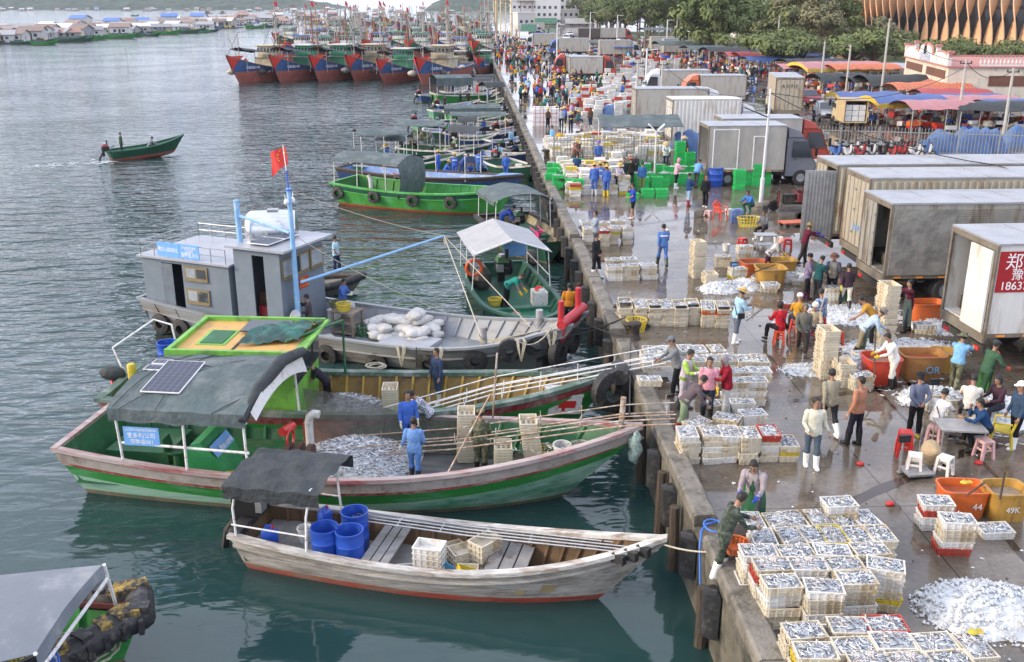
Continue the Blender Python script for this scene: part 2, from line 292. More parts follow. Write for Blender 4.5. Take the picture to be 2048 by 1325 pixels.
# ================================================================ BOATS
class Hull:
    """local frame: x forward from the stern, y to port, z up from the waterline"""
    def __init__(s,L,B,zs,zm,zb,deck=.3,draft=.5,rake=1.2,trans=.75,full=2.2,srake=.3,thick=.09,tip=.03,flare=.82,N=26,mid=.4,zpow=2.0,bowdeck=0):
        s.__dict__.update(locals())
    def hb(s,t):
        m=s.mid
        if t<m: k=lerp(s.trans,1,math.sin(PI/2*t/m))
        else: k=max(s.tip,(1-((t-m)/(1-m))**s.full))
        return s.B/2*k
    def sh(s,t):
        m=s.mid
        return s.zm+(s.zs-s.zm)*((m-t)/m)**2 if t<m else s.zm+(s.zb-s.zm)*((t-m)/(1-m))**s.zpow
    def pt(s,t,z,side,inset=0.):
        zg=s.sh(t); d=s.draft*(1-max(0,t-.55)**2*3.5) ; k=max(0,min(1,(z+d)/(zg+d)))
        p=lerp(.16,.62,max(0,(t-.35)/.65)**2); w=(k**p)*lerp(s.flare,1,k) if k>0 else 0
        x=t*s.L-s.rake*(1-k)**1.15*max(0,t)**5+s.srake*(1-k)*(1-t)**7
        return Vector((x,side*max(0.0,s.hb(t)*w-inset),z))
    def edge(s,t,side,out=0.,dz=0.):
        a=s.pt(t,s.sh(t),side); b=s.pt(min(1,t+.01),s.sh(min(1,t+.01)),side); c=s.pt(max(0,t-.01),s.sh(max(0,t-.01)),side)
        d=(b-c).normalized(); n=Vector((-d.y,d.x,0))*side; n=n.normalized() if n.length>0 else Vector((0,side,0))
        return a+n*out+Vector((0,0,dz))
    def shell(s,parent,bands,mats,inner,deckm,name='hull',capm=None,cap=(.05,.13,.08),ribs=None,ribn=16,rub=None):
        N=s.N; ts=[(i/N) for i in range(N+1)]; ts=[1-(1-t)**1.25 for t in ts]
        mb=MB()
        # rows: list of functions of t -> z
        def rows(t):
            zg=s.sh(t); d=s.draft*(1-max(0,t-.55)**2*3.5); r=[-d,-d*.55,-.12]
            for kind,v,_ in bands: r.append(v if kind=='a' else zg-v)
            r.append(zg); o=[]
            for z in r: o.append(min(zg,max(o[-1] if o else -9,z)))
            return o
        mi=[0,0,0]+[b[2] for b in bands]
        R={sd:[[s.pt(t,z,sd) for z in rows(t)] for t in ts] for sd in(1,-1)}
        for sd in(1,-1):
            b=[mb.vs(r) for r in R[sd]]; k=len(R[sd][0])
            for i in range(N):
                for j in range(k-1):
                    f=(b[i]+j,b[i+1]+j,b[i+1]+j+1,b[i]+j+1); mb.face(f if sd<0 else f[::-1],mi[min(j,len(mi)-1)] if j<len(mi) else mi[-1])
        k=len(R[1][0])
        for j in range(k-1): mb.poly([R[1][0][j],R[-1][0][j],R[-1][0][j+1],R[1][0][j+1]][::-1],mi[min(j,len(mi)-1)])
        if s.tip>.1:
            for j in range(k-1): mb.poly([R[1][-1][j],R[-1][-1][j],R[-1][-1][j+1],R[1][-1][j+1]],mi[min(j,len(mi)-1)])
        h=mb.build(name,mats,parent,smooth=35)
        # inner skin and deck
        mb=MB(); tb=[t for t in ts if t<.985]
        dk=lambda t: s.deck+ (max(0,(s.sh(t)-s.deck)-s.bowdeck)*max(0,min(1,(t-.72)/.2)) if s.bowdeck else 0)
        for sd in(1,-1):
            a=[s.pt(t,s.sh(t)-.01,sd,s.thick) for t in tb]; c=[s.pt(t,min(dk(t),s.sh(t)-.02),sd,s.thick+.02) for t in tb]
            for i in range(len(tb)-1):
                f=[a[i],a[i+1],c[i+1],c[i]]; mb.poly(f if sd>0 else f[::-1],0)
        t=tb[0]; a,c=[s.pt(t,s.sh(t)-.01,q,s.thick)+Vector((s.thick,0,0)) for q in(1,-1)]; e,g=[Vector((s.pt(0,s.deck,1).x+s.thick+.02,p.y*.96,s.deck)) for p in(c,a)]; mb.poly([a,c,e,g],0)
        t=tb[-1]; a,c=[s.pt(t,s.sh(t)-.01,q,s.thick) for q in(1,-1)]; e,g=[s.pt(t,min(dk(t),s.sh(t)-.02),q,s.thick+.02) for q in(-1,1)]; mb.poly([c,a,g,e],0)
        mb.build('inner_planking',inner,parent)
        mb=MB()
        for i in range(len(tb)-1):
            q=[s.pt(t,min(dk(t),s.sh(t)-.02),sd,s.thick+.02) for t,sd in((tb[i],1),(tb[i],-1),(tb[i+1],-1),(tb[i+1],1))]; mb.poly(q[::-1] if False else [q[1],q[2],q[3],q[0]],0)
        mb.build('deck',deckm,parent)
        if ribs:
            for i in range(1,ribn):
                t=i/ribn*.92+.02
                for sd in(1,-1):
                    mb=MB()
                    p=s.pt(t,s.sh(t)-.03,sd,s.thick+.035); q=s.pt(t,s.deck,sd,s.thick+.05); 
                    if p.z-q.z>.08: mb.beam(p,q,.07,.07); mb.build('rib',ribs,parent)
        if capm:
            mb=MB(); o,i_,hh=cap; tt=ts[:-1]+[.999]
            for sd in(1,-1):
                rg=[]
                for t in tt:
                    p=s.edge(t,sd); n=(s.edge(t,sd,1.)-p)
                    w=min(i_,max(.03,abs(p.y)+.0)); rg.append([p+n*o+Vector((0,0,-.02)),p+n*o+Vector((0,0,hh)),p-n*w+Vector((0,0,hh)),p-n*w+Vector((0,0,-.02))])
                mb.loft(rg)
            a=s.edge(0,1); c=s.edge(0,-1); mb.bx(a.x-o,a.x+i_,c.y-o+.003,a.y+o-.003,a.z-.018,a.z+hh+.003)
            mb.build('gunwale',capm,parent)
        if rub:
            for dz,th,m_ in rub:
                mb=MB()
                for sd in(1,-1):
                    mb.loft([[s.pt(t,s.sh(t)-dz,sd)+Vector((0,sd*.0,0))+ (s.edge(t,sd,1.)-s.edge(t,sd))*w+Vector((0,0,h)) for w,h in((-.03,-th/2),(.045,-th/2),(.045,th/2),(-.03,th/2))] for t in ts[:-1]+[.995]])
                mb.build('rubbing_strake',m_,parent)
        return h
def tyre(parent,p,n=(0,-1,0),R_=.36,r=.13,rope=None,name='tyre_fender'):
    """a tyre hanging flat against a side with outward normal n"""
    n=Vector(n).normalized(); q=n.to_track_quat('Z','Y').to_matrix(); mb=MB(); c=Vector(p)+n*r*.9
    prof=[(-.55,1),(.2,.95),(1,.75),(1.12,0),(1,-.75),(.2,-.95),(-.55,-1),(-.35,0)]
    rg=[]
    for i in range(25):
        a=2*PI*i/24; rr=[(R_-r+ (x+.0)*r*.95,z*r*.8) for x,z in prof]; rg.append([c+q@Vector((x*math.cos(a),x*math.sin(a),z)) for x,z in rr])
    mb.loft(rg,cap=(False,False))
    o=mb.build(name,rub,parent,smooth=40)
    if rope: 
        m=MB(); m.tube(sag(c+Vector((0,0,R_-.03)),rope,-.0,4),.022,5); m.build('rope',MC['dark_rope'],o)
    return o
mat('dark_rope',(.03,.03,.03),.9); rope_m=mat('pale_rope',(.50,.46,.36),.9,var=.3,sc=20,bump=.6,bsc=40)
steel=mat('galvanised_steel',(.42,.43,.44),.4,.7,var=.25,sc=6); pipe_w=mat('white_pipe',(.70,.70,.68),.45,var=.15,dirt=(.22,.12,.07),dirtamt=.2,dsc=7)
tarp_g=mat('grey_green_tarp',(.09,.118,.122),.72,var=.25,sc=1.6,bump=1.,bsc=5,dirt=(.15,.17,.17),dirtamt=.3,dsc=1.1,spec=.25)
tarp_d=mat('dark_shade_cloth',(.035,.042,.046),.75,var=.4,sc=2.5,bump=1.,bsc=7)
tarp_l=mat('light_grey_tarp',(.34,.34,.345),.6,var=.15,sc=2,bump=.4,bsc=3)
blue_pl=mat('blue_plastic',(.022,.085,.46),.35,var=.15,sc=3,dirt=(.06,.14,.46),dirtamt=.2,dsc=4)
white_p=mat('white_plastic',(.62,.62,.60),.5,var=.15,sc=6,dirt=(.30,.26,.2),dirtamt=.25,dsc=6)
yel_p=mat('yellow_plastic',(.55,.42,.03),.5,var=.2,sc=5); red_p=mat('red_plastic',(.50,.025,.02),.4,var=.15); grn_p=mat('green_plastic',(.04,.52,.13),.45,var=.12,objr=.12)
org_p=mat('orange_plastic',(.60,.12,.02),.45,var=.2,sc=3,dirt=(.25,.09,.03),dirtamt=.3,dsc=3); blk=mat('black_iron',(.02,.02,.022),.5,.4,var=.4,sc=8); blu_sign=plain('sign_blue',(.16,.38,.75),.5); wht=plain('white_paint',(.8,.8,.8),.5)
glass=mat('dark_glass',(.03,.04,.05),.06,var=.1,spec=.8); solar=mat('solar_cells',(.012,.018,.045),.12,var=.15,sc=2)
grn_hull=mat('green_hull_paint',(.03,.25,.045),.5,var=.25,sc=1.3,bump=.3,bsc=5,dirt=(.13,.34,.18),dirtamt=.25,dsc=1.0,stretch=(.5,1,2.2))
grn_low=mat('faded_green_hull',(.06,.27,.15),.55,var=.45,sc=1.2,bump=.4,bsc=5,dirt=(.30,.50,.38),dirtamt=.62,dsc=.8,stretch=(.45,1,1.8))
grn_in=mat('green_inner_paint',(.02,.12,.045),.6,var=.35,sc=2,dirt=(.09,.16,.1),dirtamt=.25)
antif=mat('red_antifouling',(.33,.055,.032),.7,var=.35,sc=2,dirt=(.22,.15,.11),dirtamt=.35,dsc=1.5,stretch=(.5,1,2))
antib=mat('brown_waterline',(.20,.15,.10),.8,var=.4,sc=2,dirt=(.10,.16,.08),dirtamt=.4)
greywood=mat('bare_grey_timber',(.42,.395,.355),.8,var=.35,sc=1.6,bump=.5,bsc=6,dirt=(.20,.18,.155),dirtamt=.38,dsc=1.2,stretch=(.4,2,2.5))
redrail=mat('faded_red_paint',(.30,.035,.04),.6,var=.4,sc=3,dirt=(.35,.22,.2),dirtamt=.35)
def barrel(name,label,mtl,parent=None,r=.29,h=.9,open_=True,group=None):
    mb=MB(); mb.lathe([(r*.93,0),(r*.97,.03),(r,.08),(r,h*.33),(r*1.03,h*.35),(r,h*.37),(r,h*.64),(r*1.03,h*.66),(r,h*.68),(r,h*.93),(r*1.04,h*.95),(r*1.04,h)]+([(r*.95,h),(r*.94,h*.5),(r*.9,.05)] if open_ else [(r*.9,h*1.0),(r*.2,h*1.01)]),n=20)
    o=mb.build(name,mtl,parent,smooth=35)
    if label: tag(o,label,'barrel',group)
    return o
def tarp(parent,P,Q,drop=.0,m=None,n=10,wob=.03,arch=.18,name='canopy',seed=0,skirt=.0):
    """canopy: P = 4 corners (stern port, stern starboard, bow starboard, bow port); arched cloth, thick double sheet"""
    a,b,c,d=[Vector(p) for p in P]; mb=MB()
    def f(u,v,z=0):
        p=a.lerp(b,u).lerp(d.lerp(c,u),v); 
        return p+Vector((0,0,arch*(1-(2*u-1)**2)+wob*noise.noise((u*5+seed,v*6,seed))*1.5-z))
    sk=[] 
    mb.grid(f,n,n); mb.grid(lambda u,v:f(v,u,.012),n,n)
    if skirt:
        for u in (0,1):
            mb.grid(lambda s_,t:f(u,s_)-Vector((0,0,skirt*t*(1+.25*noise.noise((s_*7,seed,u)))))+Vector((0,0,0)),n,2)
    return mb.build(name,m,parent,smooth=60)
def posts(parent,pts,r=.025,m=None,name='canopy_frame'):
    for pl in pts: mb=MB(); mb.tube(pl,r,6); mb.build('canopy_pole',m or pipe_w,parent)
def outboard(parent,p,rz=0,red=True,s=1.):
    """long tail diesel with exposed head"""
    mb=MB(); mb.X=Matrix.Translation(p)@Matrix.Rotation(rz,4,'Z')@Matrix.Scale(s,4)
    mb.box((0,0,.38),(.5,.36,.34),0); mb.box((.02,0,.62),(.42,.34,.16),1,taper=.8); mb.lathe([(.02,0),(.05,.02),(.05,.3)],(.2,.1,.66),8,0); mb.torus((0,.24,.38),.19,.04,'Y',16,6,0); mb.lathe([(.11,0),(.11,.06)],(0,0,.7),10,2); mb.box((-.18,0,.12),(.16,.2,.5),0); mb.tube([(-.15,0,.2),(-.5,0,-.25),(-.62,0,-.85)],.07,7,0); mb.box((-.66,0,-.85),(.3,.05,.28),0); mb.tube([(.2,0,.4),(.7,.05,.5)],.025,6,0)
    mb.box((.3,-.12,.42),(.12,.2,.2),2)
    return mb.build('engine',[blk,MC['engine_red'] if red else MC['engine_green'],steel],parent,smooth=30)
plain('engine_red',(.28,.03,.025)); plain('engine_green',(.04,.14,.05))
def place(h,stern,bow):
    """stern/bow world xy; returns loc, rz, length"""
    d=Vector((bow[0]-stern[0],bow[1]-stern[1])); return (stern[0],stern[1],WZ),math.atan2(d.y,d.x),d.length
def basket(name,label,loc,m,r=.28,h=.28,parent=None,rot=0):
    mb=MB(); n=20
    for z,k in((.0,.8),(h*.3,.87),(h*.6,.93),(h*.97,1.)): mb.torus((0,0,z),r*k,.014 if z<h*.9 else .024,'Z',n,5)
    for i in range(n):
        a=2*PI*i/n; mb.beam((r*.8*math.cos(a),r*.8*math.sin(a),0),(r*math.cos(a),r*math.sin(a),h*.97),.035,.014)
    mb.lathe([(r*.8,0),(r*.8,.015)],n=n)
    o=mb.build(name,m,parent,smooth=30); o.location=loc; o.rotation_euler=(rot,0,0)
    return tag(o,label,'basket') if label else o

# ---------------------------------------------------------------- near grey wooden boat
loc,rz,L=place(None,(-9.62,19.75),(-.62,17.2))
gw=thing('wooden_boat','weathered grey wooden boat with red waterline, nearest in the photo, loaded with blue barrels','boat',loc,rz)
H=Hull(L,2.15,.86,.74,1.62,deck=.22,draft=.45,rake=1.5,trans=.78,full=2.4,srake=.35,thick=.08,flare=.8,zpow=2.2)
H.shell(gw,[('a',.17,1),('b',.16,1)],[antif,greywood],mat('brown_planks',(.13,.075,.035),.8,var=.4,sc=3),mat('grey_deck_boards',(.24,.235,.225),.8,var=.35,sc=3,dirt=(.08,.06,.05),dirtamt=.3),capm=mat('bleached_timber',(.55,.53,.49),.75,var=.4,sc=2.5,bump=.6,bsc=9,dirt=(.2,.13,.08),dirtamt=.3,stretch=(.5,2,2)),cap=(.05,.13,.07),ribs=MC['brown_planks'],ribn=22,rub=[(.20,.07,greywood)])
for t0,t1,nm in((.315,.385,'thwart'),(.60,.70,'thwart')):
    mb=MB(); 
    for k in range(3):
        a=lerp(t0,t1,k/3)+.002; b=lerp(t0,t1,(k+1)/3)-.002
        A=H.pt(a,.60,1,.1);B=H.pt(a,.60,-1,.1);C_=H.pt(b,.60,-1,.1);D=H.pt(b,.60,1,.1)
        mb.loft([[B,C_,D,A],[p+Vector((0,0,.045)) for p in(B,C_,D,A)]])
    mb.build(nm,MC['grey_deck_boards'],gw)
mb=MB(); A=H.pt(.21,.22,1,.1);B=H.pt(.21,.22,-1,.1); mb.bx(A.x-.03,A.x+.03,B.y,A.y,.2,.66); bk=mb.build('bulkhead',MC['bleached_timber'],gw)
mb=MB(); mb.bx(A.x-.085,A.x-.035,-.72,-.05,.4,.68); pl=mb.build('number_board',plain('board_black',(.012,.02,.07)),gw); text(pl,'lettering','三03.J107',wht,frame((A.x-.088,-.39,.54),(0,-1,0),(0,0,1)),.2,xs=.62)
mb=MB() # stern deck
A=H.pt(.02,.5,1,.1);B=H.pt(.2,.5,1,.1); mb.loft([[(A.x,-A.y,.48),(B.x,-B.y,.48),(B.x,B.y,.48),(A.x,A.y,.48)],[(A.x,-A.y,.52),(B.x,-B.y,.52),(B.x,B.y,.52),(A.x,A.y,.52)]]); mb.build('stern_deck',MC['grey_deck_boards'],gw)
# rails of steel tube laid along the boat
mb=MB()
for k in range(4): mb.tube([(2.3,.80-.13*k,.93),(5.,.76-.13*k,.90),(L-.75,.30-.12*k,1.22)],.02,6)
for x in (2.4,3.4,4.4,5.4,6.4,7.4): mb.tube([(x,.85,.92),(x,.36,.90)],.016,5)
mb.build('pipe_rack',steel,gw)
mb=MB()
for x,y0 in((.15,1),(1.85,1),(.15,-1),(1.85,-1)):
    mb.tube([(x,y0*H.hb(x/L)*.95,.8),(x,y0*.85,1.6),(x+.08,y0*.75,2.14)],.028,6)
for y0 in(1,-1): mb.tube([(.2,y0*.78,2.14),(1.93,y0*.78,1.98)],.025,6); mb.tube([(.1,y0*.88,1.22),(1.85,y0*.92,1.18)],.02,6)
mb.tube([(.2,.78,2.15),(.2,-.78,2.15)],.025,6); mb.tube([(1.93,.78,2.18),(1.93,-.78,2.18)],.025,6)
mb.build('canopy_frame',pipe_w,gw)
tarp(gw,[(.0,.95,2.2),(.0,-.95,2.17),(2.2,-.92,2.2),(2.2,.98,2.22)],None,m=tarp_d,arch=.10,wob=.07,n=18,skirt=.30,seed=3)
outboard(gw,(.0,.1,.75),0,True,1.25)
mb=MB(); # rubber lump at bow
for t in (.90,.925,.95):
    p=H.edge(t,-1,.04,-.05); mb.box(p,(.28,.14,.2),rz=-.5)
mb.build('bow_fender',rub,gw)
mb=MB(); mb.box((.02,.0,.86),(.3,1.5,.16)); mb.build('stern_fender',rub,gw)
mb=MB()
for pp,w,h in (((.765,.62),.30,.2),((.70,.5),.2,.14)):
    t=pp[0]; z=pp[1]; a=H.pt(t-w/L/2,z-h/2-.15,-1);b=H.pt(t+w/L/2,z-h/2-.15,-1);c=H.pt(t+w/L/2,z+h/2-.15,-1);d=H.pt(t-w/L/2,z+h/2-.15,-1); o=Vector((0,-.012,0)); mb.loft([[q+o*.2 for q in(a,b,c,d)],[q+o for q in(a,b,c,d)]])
mb.build('hull_patch',mat('patch_ply',(.33,.26,.13),.8),gw)
def on(b,x,y,z):
    b=b.matrix_basis if hasattr(b,'matrix_basis') else b
    return b@Vector((x,y,z))
def coil(name,label,loc,m,r=.3,n=5,seed=1,thick=.014,parent=None):
    q=random.Random(seed); mb=MB(); pts=[]
    for i in range(n*14):
        a=2*PI*i/14; rr=r*(1+.25*math.sin(i*.37+seed)+q.uniform(-.05,.05)); pts.append((rr*math.cos(a)*1.2,rr*math.sin(a),.02+.012*(i/14)+q.uniform(0,.02)))
    mb.tube(pts,thick,5); o=mb.build(name,m,parent,smooth=True); o.location=loc
    return tag(o,label,'rope') if label else o
GWM=Matrix.Translation(loc)@Matrix.Rotation(rz,4,'Z')
for (x,y,l) in ((2.05,-.42,'blue open drum standing nearest the grey boat rail'),(2.62,-.42,'blue open drum, right one of the front two on grey boat'),(2.42,.38,'blue open drum behind the front two on the grey boat')):
    o=barrel('plastic_drum',l,blue_pl,None,.30,.94,True,'blue drums on the grey boat'); o.location=GWM@Vector((x,y,.23))
def jerry(name,label,loc,m,s=1.,rz=0):
    mb=MB(); mb.lathe([(.17,0),(.19,.03),(.19,.36),(.16,.43),(.06,.46)],n=12,sy=.8); mb.lathe([(.035,.45),(.035,.52)],(.08,0,0),8,1); mb.tube([(-.1,0,.43),(-.06,0,.53),(.05,0,.53),(.06,0,.46)],.02,6)
    o=mb.build(name,[m,red_p],None,smooth=35); o.location=loc; o.scale=(s,s,s); o.rotation_euler=(0,0,rz); return tag(o,label,'jerrycan')
jerry('jerrycan','round blue jerrycan with red cap in the stern of grey boat',GWM@Vector((.75,-.45,.52)),blue_pl,1.0)
jerry('jerrycan','blue jerrycan by the far rail beside the drums',GWM@Vector((1.62,.55,.52)),blue_pl,1.05,1.)
def bucket(label,loc,m,r=.16,h=.3,tilt=0,name='bucket'):
    mb=MB(); mb.lathe([(r*.8,0),(r*.98,h*.9),(r*1.05,h*.9),(r*1.05,h),(r*.95,h),(r*.76,.02)],n=16); mb.tube([(r,0,h*.9),(r*.7,0,h+.1),(-r*.7,0,h+.1),(-r,0,h*.9)],.008,5)
    o=mb.build(name,m,None,smooth=35); o.location=loc; o.rotation_euler=(tilt,0,.5); return tag(o,label,'bucket')
bucket('dirty white bucket on the stern deck of grey boat',GWM@Vector((1.4,-.05,.52)),white_p,.17,.34)
coil('rope_coil','loose pale rope coil in the bow of the grey boat',GWM@Vector((7.1,-.05,.30)),rope_m,.33,6,2)
# ---------------------------------------------------------------- green fish carrier with canopy
loc,rz,L=place(None,(-14.7,24.1),(-.35,21.75))
gb=thing('fishing_boat','bright green wooden fishing boat with grey canopy and fish heap, second from camera','boat',loc,rz); GBM=Matrix.Translation(loc)@Matrix.Rotation(rz,4,'Z')
H=Hull(L,4.0,1.35,1.06,2.05,deck=.42,draft=.7,rake=2.2,trans=.80,full=2.6,srake=.75,thick=.12,flare=.84,zpow=2.1,bowdeck=.5)
deckg=mat('dark_deck_boards',(.085,.09,.09),.6,var=.35,sc=2,stretch=(.6,4,1),dirt=(.16,.15,.14),dirtamt=.3); greytrim=mat('grey_trim_timber',(.30,.27,.24),.7,var=.3,sc=3,dirt=(.12,.09,.07),dirtamt=.3)
H.shell(gb,[('a',.14,1),('b',.74,2),('b',.40,3),('b',.34,4)],[antib,grn_low,grn_hull,redrail,greytrim],grn_in,deckg,capm=mat('worn_rail_paint',(.40,.33,.31),.55,var=.3,sc=3,dirt=(.27,.05,.05),dirtamt=.33,dsc=1.6,stretch=(.3,2,2)),cap=(.05,.12,.08),ribs=mat('green_ribs',(.03,.17,.06),.6),ribn=24,rub=[(.19,.22,greytrim),(.37,.06,redrail)])
# canopy: four posts, top frame, tarp, front roll
cz=2.72
x0,x1=1.85,5.2
posts(gb,[[(x0+.05,s*1.75,1.3),(x0,s*1.75,cz-.25)] for s in(1,-1)]+[[(3.6,s*1.9,1.1),(3.6,s*1.85,cz-.25)] for s in(1,-1)]+[[(x1-.05,s*1.9,1.1),(x1-.1,s*1.85,cz-.2)] for s in(1,-1)]+[[(x0,s*1.76,cz-.3),(x1,s*1.86,cz-.25)] for s in(1,-1)]+[[(x0+.1,-1.77,1.75),(x1,-1.88,1.7)]],.035)
tarp(gb,[(x0-.1,1.9,cz-.02),(x0-.1,-1.9,cz-.02),(x1,-1.98,cz),(x1+.1,1.9,cz+.1)],None,m=tarp_g,arch=.34,wob=.03,n=18,skirt=.33,seed=1)
mb=MB(); mb.tube([(x1-.05,-2.0,cz-.15),(x1+.02,-1.,cz+.28),(x1+.12,.4,cz+.5),(x1+.15,1.9,cz+.22)],[.1,.15,.17,.13],9); mb.build('rolled_curtain',tarp_d,gb,smooth=50)
mb=MB(); mb.grid(lambda u,v:Vector((x1+.14+.12*v,lerp(-1.9,1.9,u),cz+.35*(1-(2*u-1)**2)+.05-.42*v*(.5+.5*u))),10,3); mb.build('clear_flap',white_p,gb,smooth=60)
def solar_panel(parent,o,xd,yd,w,h,nx=6,ny=10,name='solar_panel'):
    M_=frame(o,xd,yd); mb=MB(); mb.X=M_
    mb.bx(0,w,0,h,0,.03,0); mb.bx(.02,w-.02,.02,h-.02,.03,.034,1)
    for i in range(1,nx): mb.bx(.02+(w-.04)*i/nx-.004,.02+(w-.04)*i/nx+.004,.02,h-.02,.034,.036,2)
    for i in range(1,ny): mb.bx(.02,w-.02,.02+(h-.04)*i/ny-.002,.02+(h-.04)*i/ny+.002,.036,.0375,2)
    return mb.build(name,[wht,solar,plain('solar_line',(.22,.25,.32))],parent)
solar_panel(gb,(2.35,-1.35,cz+.20),(1,0,0),(0,1,.14),1.0,1.6)
solar_panel(gb,(1.9,-.25,cz+.335),(1,0,.0),(0,1,.05),.45,.3,3,2); solar_panel(gb,(1.93,.15,cz+.35),(1,0,0),(0,1,.02),.45,.3,3,2)
mb=MB()
for (a,b) in (((2.1,-1.95),(4.9,1.9)),((3.0,-1.95),(3.0,1.9)),((1.8,.9),(5.2,-.6)),((1.8,-.5),(3.7,1.9)),((1.9,-1.9),(2.6,1.8)),((4.4,-1.97),(5.3,-1.0))):
    n=12; mb.tube([(lerp(a[0],b[0],i/n),lerp(a[1],b[1],i/n),cz+.015+.345*(1-(lerp(a[1],b[1],i/n)/1.93)**2)) for i in range(n+1)],.009,4)
mb.build('lashing_cord',MC['dark_rope'],gb)
# name board
mb=MB(); mb.bx(2.05,2.95,-1.83,-1.80,1.72,2.2); sb=mb.build('name_board',blu_sign,gb)
text(sb,'lettering','2023年休渔期渔获运输船',wht,frame((2.5,-1.833,2.13),(1,0,0),(0,0,1)),.072); text(sb,'lettering','宝多利公司',wht,frame((2.5,-1.833,1.98),(1,0,0),(0,0,1)),.145); text(sb,'lettering','深胖岳001',wht,frame((2.5,-1.833,1.815),(1,0,0),(0,0,1)),.135)
# stern furniture: engine box, helm console, seat
mb=MB(); mb.bx(.6,2.3,-.3,1.2,.43,.78); mb.build('hatch_box',grn_in,gb)
mb=MB(); mb.loft([[(3.2,-1.1,.43),(4.2,-1.1,.43),(4.2,.1,.43),(3.2,.1,.43)],[(3.2,-1.1,1.25),(4.0,-1.1,1.1),(4.0,.1,1.1),(3.2,.1,1.25)],[(3.35,-1.1,1.45),(3.6,-1.1,1.5),(3.6,.1,1.5),(3.35,.1,1.45)]]); hc=mb.build('helm_console',mat('console_green',(.035,.28,.09),.5),gb)
mb=MB(); mb.X=frame((4.02,-1.12,1.12),(0,1,0),(-.55,0,.8)); mb.bx(.05,1.1,.0,.34,0,.02); nb=mb.build('number_plate',blu_sign,hc)
text(nb,'lettering','粤001-03048',wht,frame((4.04,-.53,1.27),(0,1,0),(-.55,0,.8)),.17,xs=.8)
mb=MB(); mb.tube([(2.75,-.6,.43),(2.75,-.6,1.0)],.14,10); mb.lathe([(.0,.98),(.27,1.0),(.29,1.06),(.0,1.08)],(2.75,-.6,0),12,cap=(False,False)); mb.loft([[(2.52,-.85,1.05),(2.52,-.35,1.05),(2.48,-.35,1.05),(2.48,-.85,1.05)],[(2.47,-.8,1.4),(2.47,-.4,1.4),(2.43,-.4,1.4),(2.43,-.8,1.4)]]); mb.build('helm_seat',grn_in,gb,smooth=30)
mb=MB(); mb.bx(.4,5.5,-1.5,-.1,.425,.45); mb.bx(.4,5.5,.2,1.5,.425,.45); mb.build('floor_boards',grn_in,gb)
# winch, exhaust elbow and bulwark box in front of canopy
mb=MB(); mb.tube([(5.85,.6,.6),(5.85,.6,1.45),(5.89,.6,1.62),(6.0,.6,1.7),(6.15,.6,1.68)],.11,12); mb.build('exhaust_elbow',white_p,gb,smooth=40)
mb=MB(); 
for k,rr in enumerate((.3,.16,.3,.12,.28)): mb.tube([(5.55+.14*k,-.35,.98),(5.55+.14*k+.13,-.35,.98)],rr,14)
mb.bx(5.5,6.4,-.75,.05,.43,.7); mb.build('winch',mat('rusty_winch',(.10,.05,.035),.6,.3,var=.5,sc=5),gb,smooth=30)
mb=MB(); mb.tube([(5.55,.2,1.5),(5.45,-.3,1.55)],.12,10); mb.torus((5.6,-.15,1.3),.26,.035,'X',16,6); mb.build('net_hauler',red_p,gb,smooth=40)
mb=MB(); mb.bx(5.4,6.7,1.35,1.75,.43,1.05); mb.build('engine_bulwark',redrail,gb)
# net curtain hung over the far side
net=mat('fishing_net',(.085,.085,.075),.85,var=.5,sc=6,bump=.9,bsc=16)
nets=mat('net_sheet',(.11,.105,.09),.85,var=.5,sc=6,bump=.9,bsc=16); nets.node_tree.nodes['Principled BSDF'].inputs['Alpha'].default_value=.42
mb=MB(); 
def nf(u,v,o=0): 
    x=lerp(5.35,11.6,u); top=1.95*(1-u)**2.2+1.3*(1-(1-u)**2.2)+.10*math.sin(u*9); b=.5
    return Vector((x+.5*v*(1-u),1.72-.2*u-v*(.75+.35*math.sin(u*7))+o,lerp(top,b,v**.8)+.06*noise.noise((u*9,v*5,1))))
mb.grid(nf,26,10); mb.grid(lambda u,v:nf(v,u,-.015),10,26); mb.build('net_curtain',nets,gb,smooth=60)
# rails for sliding crates from boat to quay
rail=MB()
for yy in(-.32,.0,.42): rail.tube([(6.6,yy+.3,.75),(9.8,yy+.15,1.25),(14.0,yy+.05,2.15),(15.3,yy,2.3)],.022,6)
for yy in(-.32,.42): rail.tube([(6.6,yy+.3,1.0),(9.8,yy+.15,1.5),(14.,yy+.05,2.4),(15.3,yy,2.55)],.016,6)
for k in range(9):
    x=6.7+k*1.05; z=.76+(x-6.6)*.19; rail.tube([(x,-.03,z),(x,.72,z)],.014,5); rail.tube([(x,.72,z),(x,.72,z+.25)],.014,5); rail.tube([(x,-.02,z),(x,-.02,z+.25)],.014,5)
rust=mat('rusty_tube',(.36,.25,.17),.6,.3,var=.4,sc=6,dirt=(.6,.58,.55),dirtamt=.35,dsc=4); o=rail.build('crate_slide',rust,None); o.matrix_world=GBM; tag(o,'rusty tubular crate slide from green boat deck up to the quay','slide')
for pl,r_,nm in(([(L-.55,.12,1.6),(L-.5,.12,2.75)],.07,'mooring_post'),([(9.9,-1.55,1.2),(10.9,-.9,3.1)],.022,'stay_pole'),([(10.6,1.5,1.3),(10.75,1.4,3.3)],.025,'stay_pole')): mb=MB(); mb.tube(pl,r_,8); mb.build(nm,rust,gb)
coil('rope_coil','cream rope coil on the green bow deck among scattered fish',GBM@Vector((13.1,.1,1.32)),rope_m,.30,7,4)
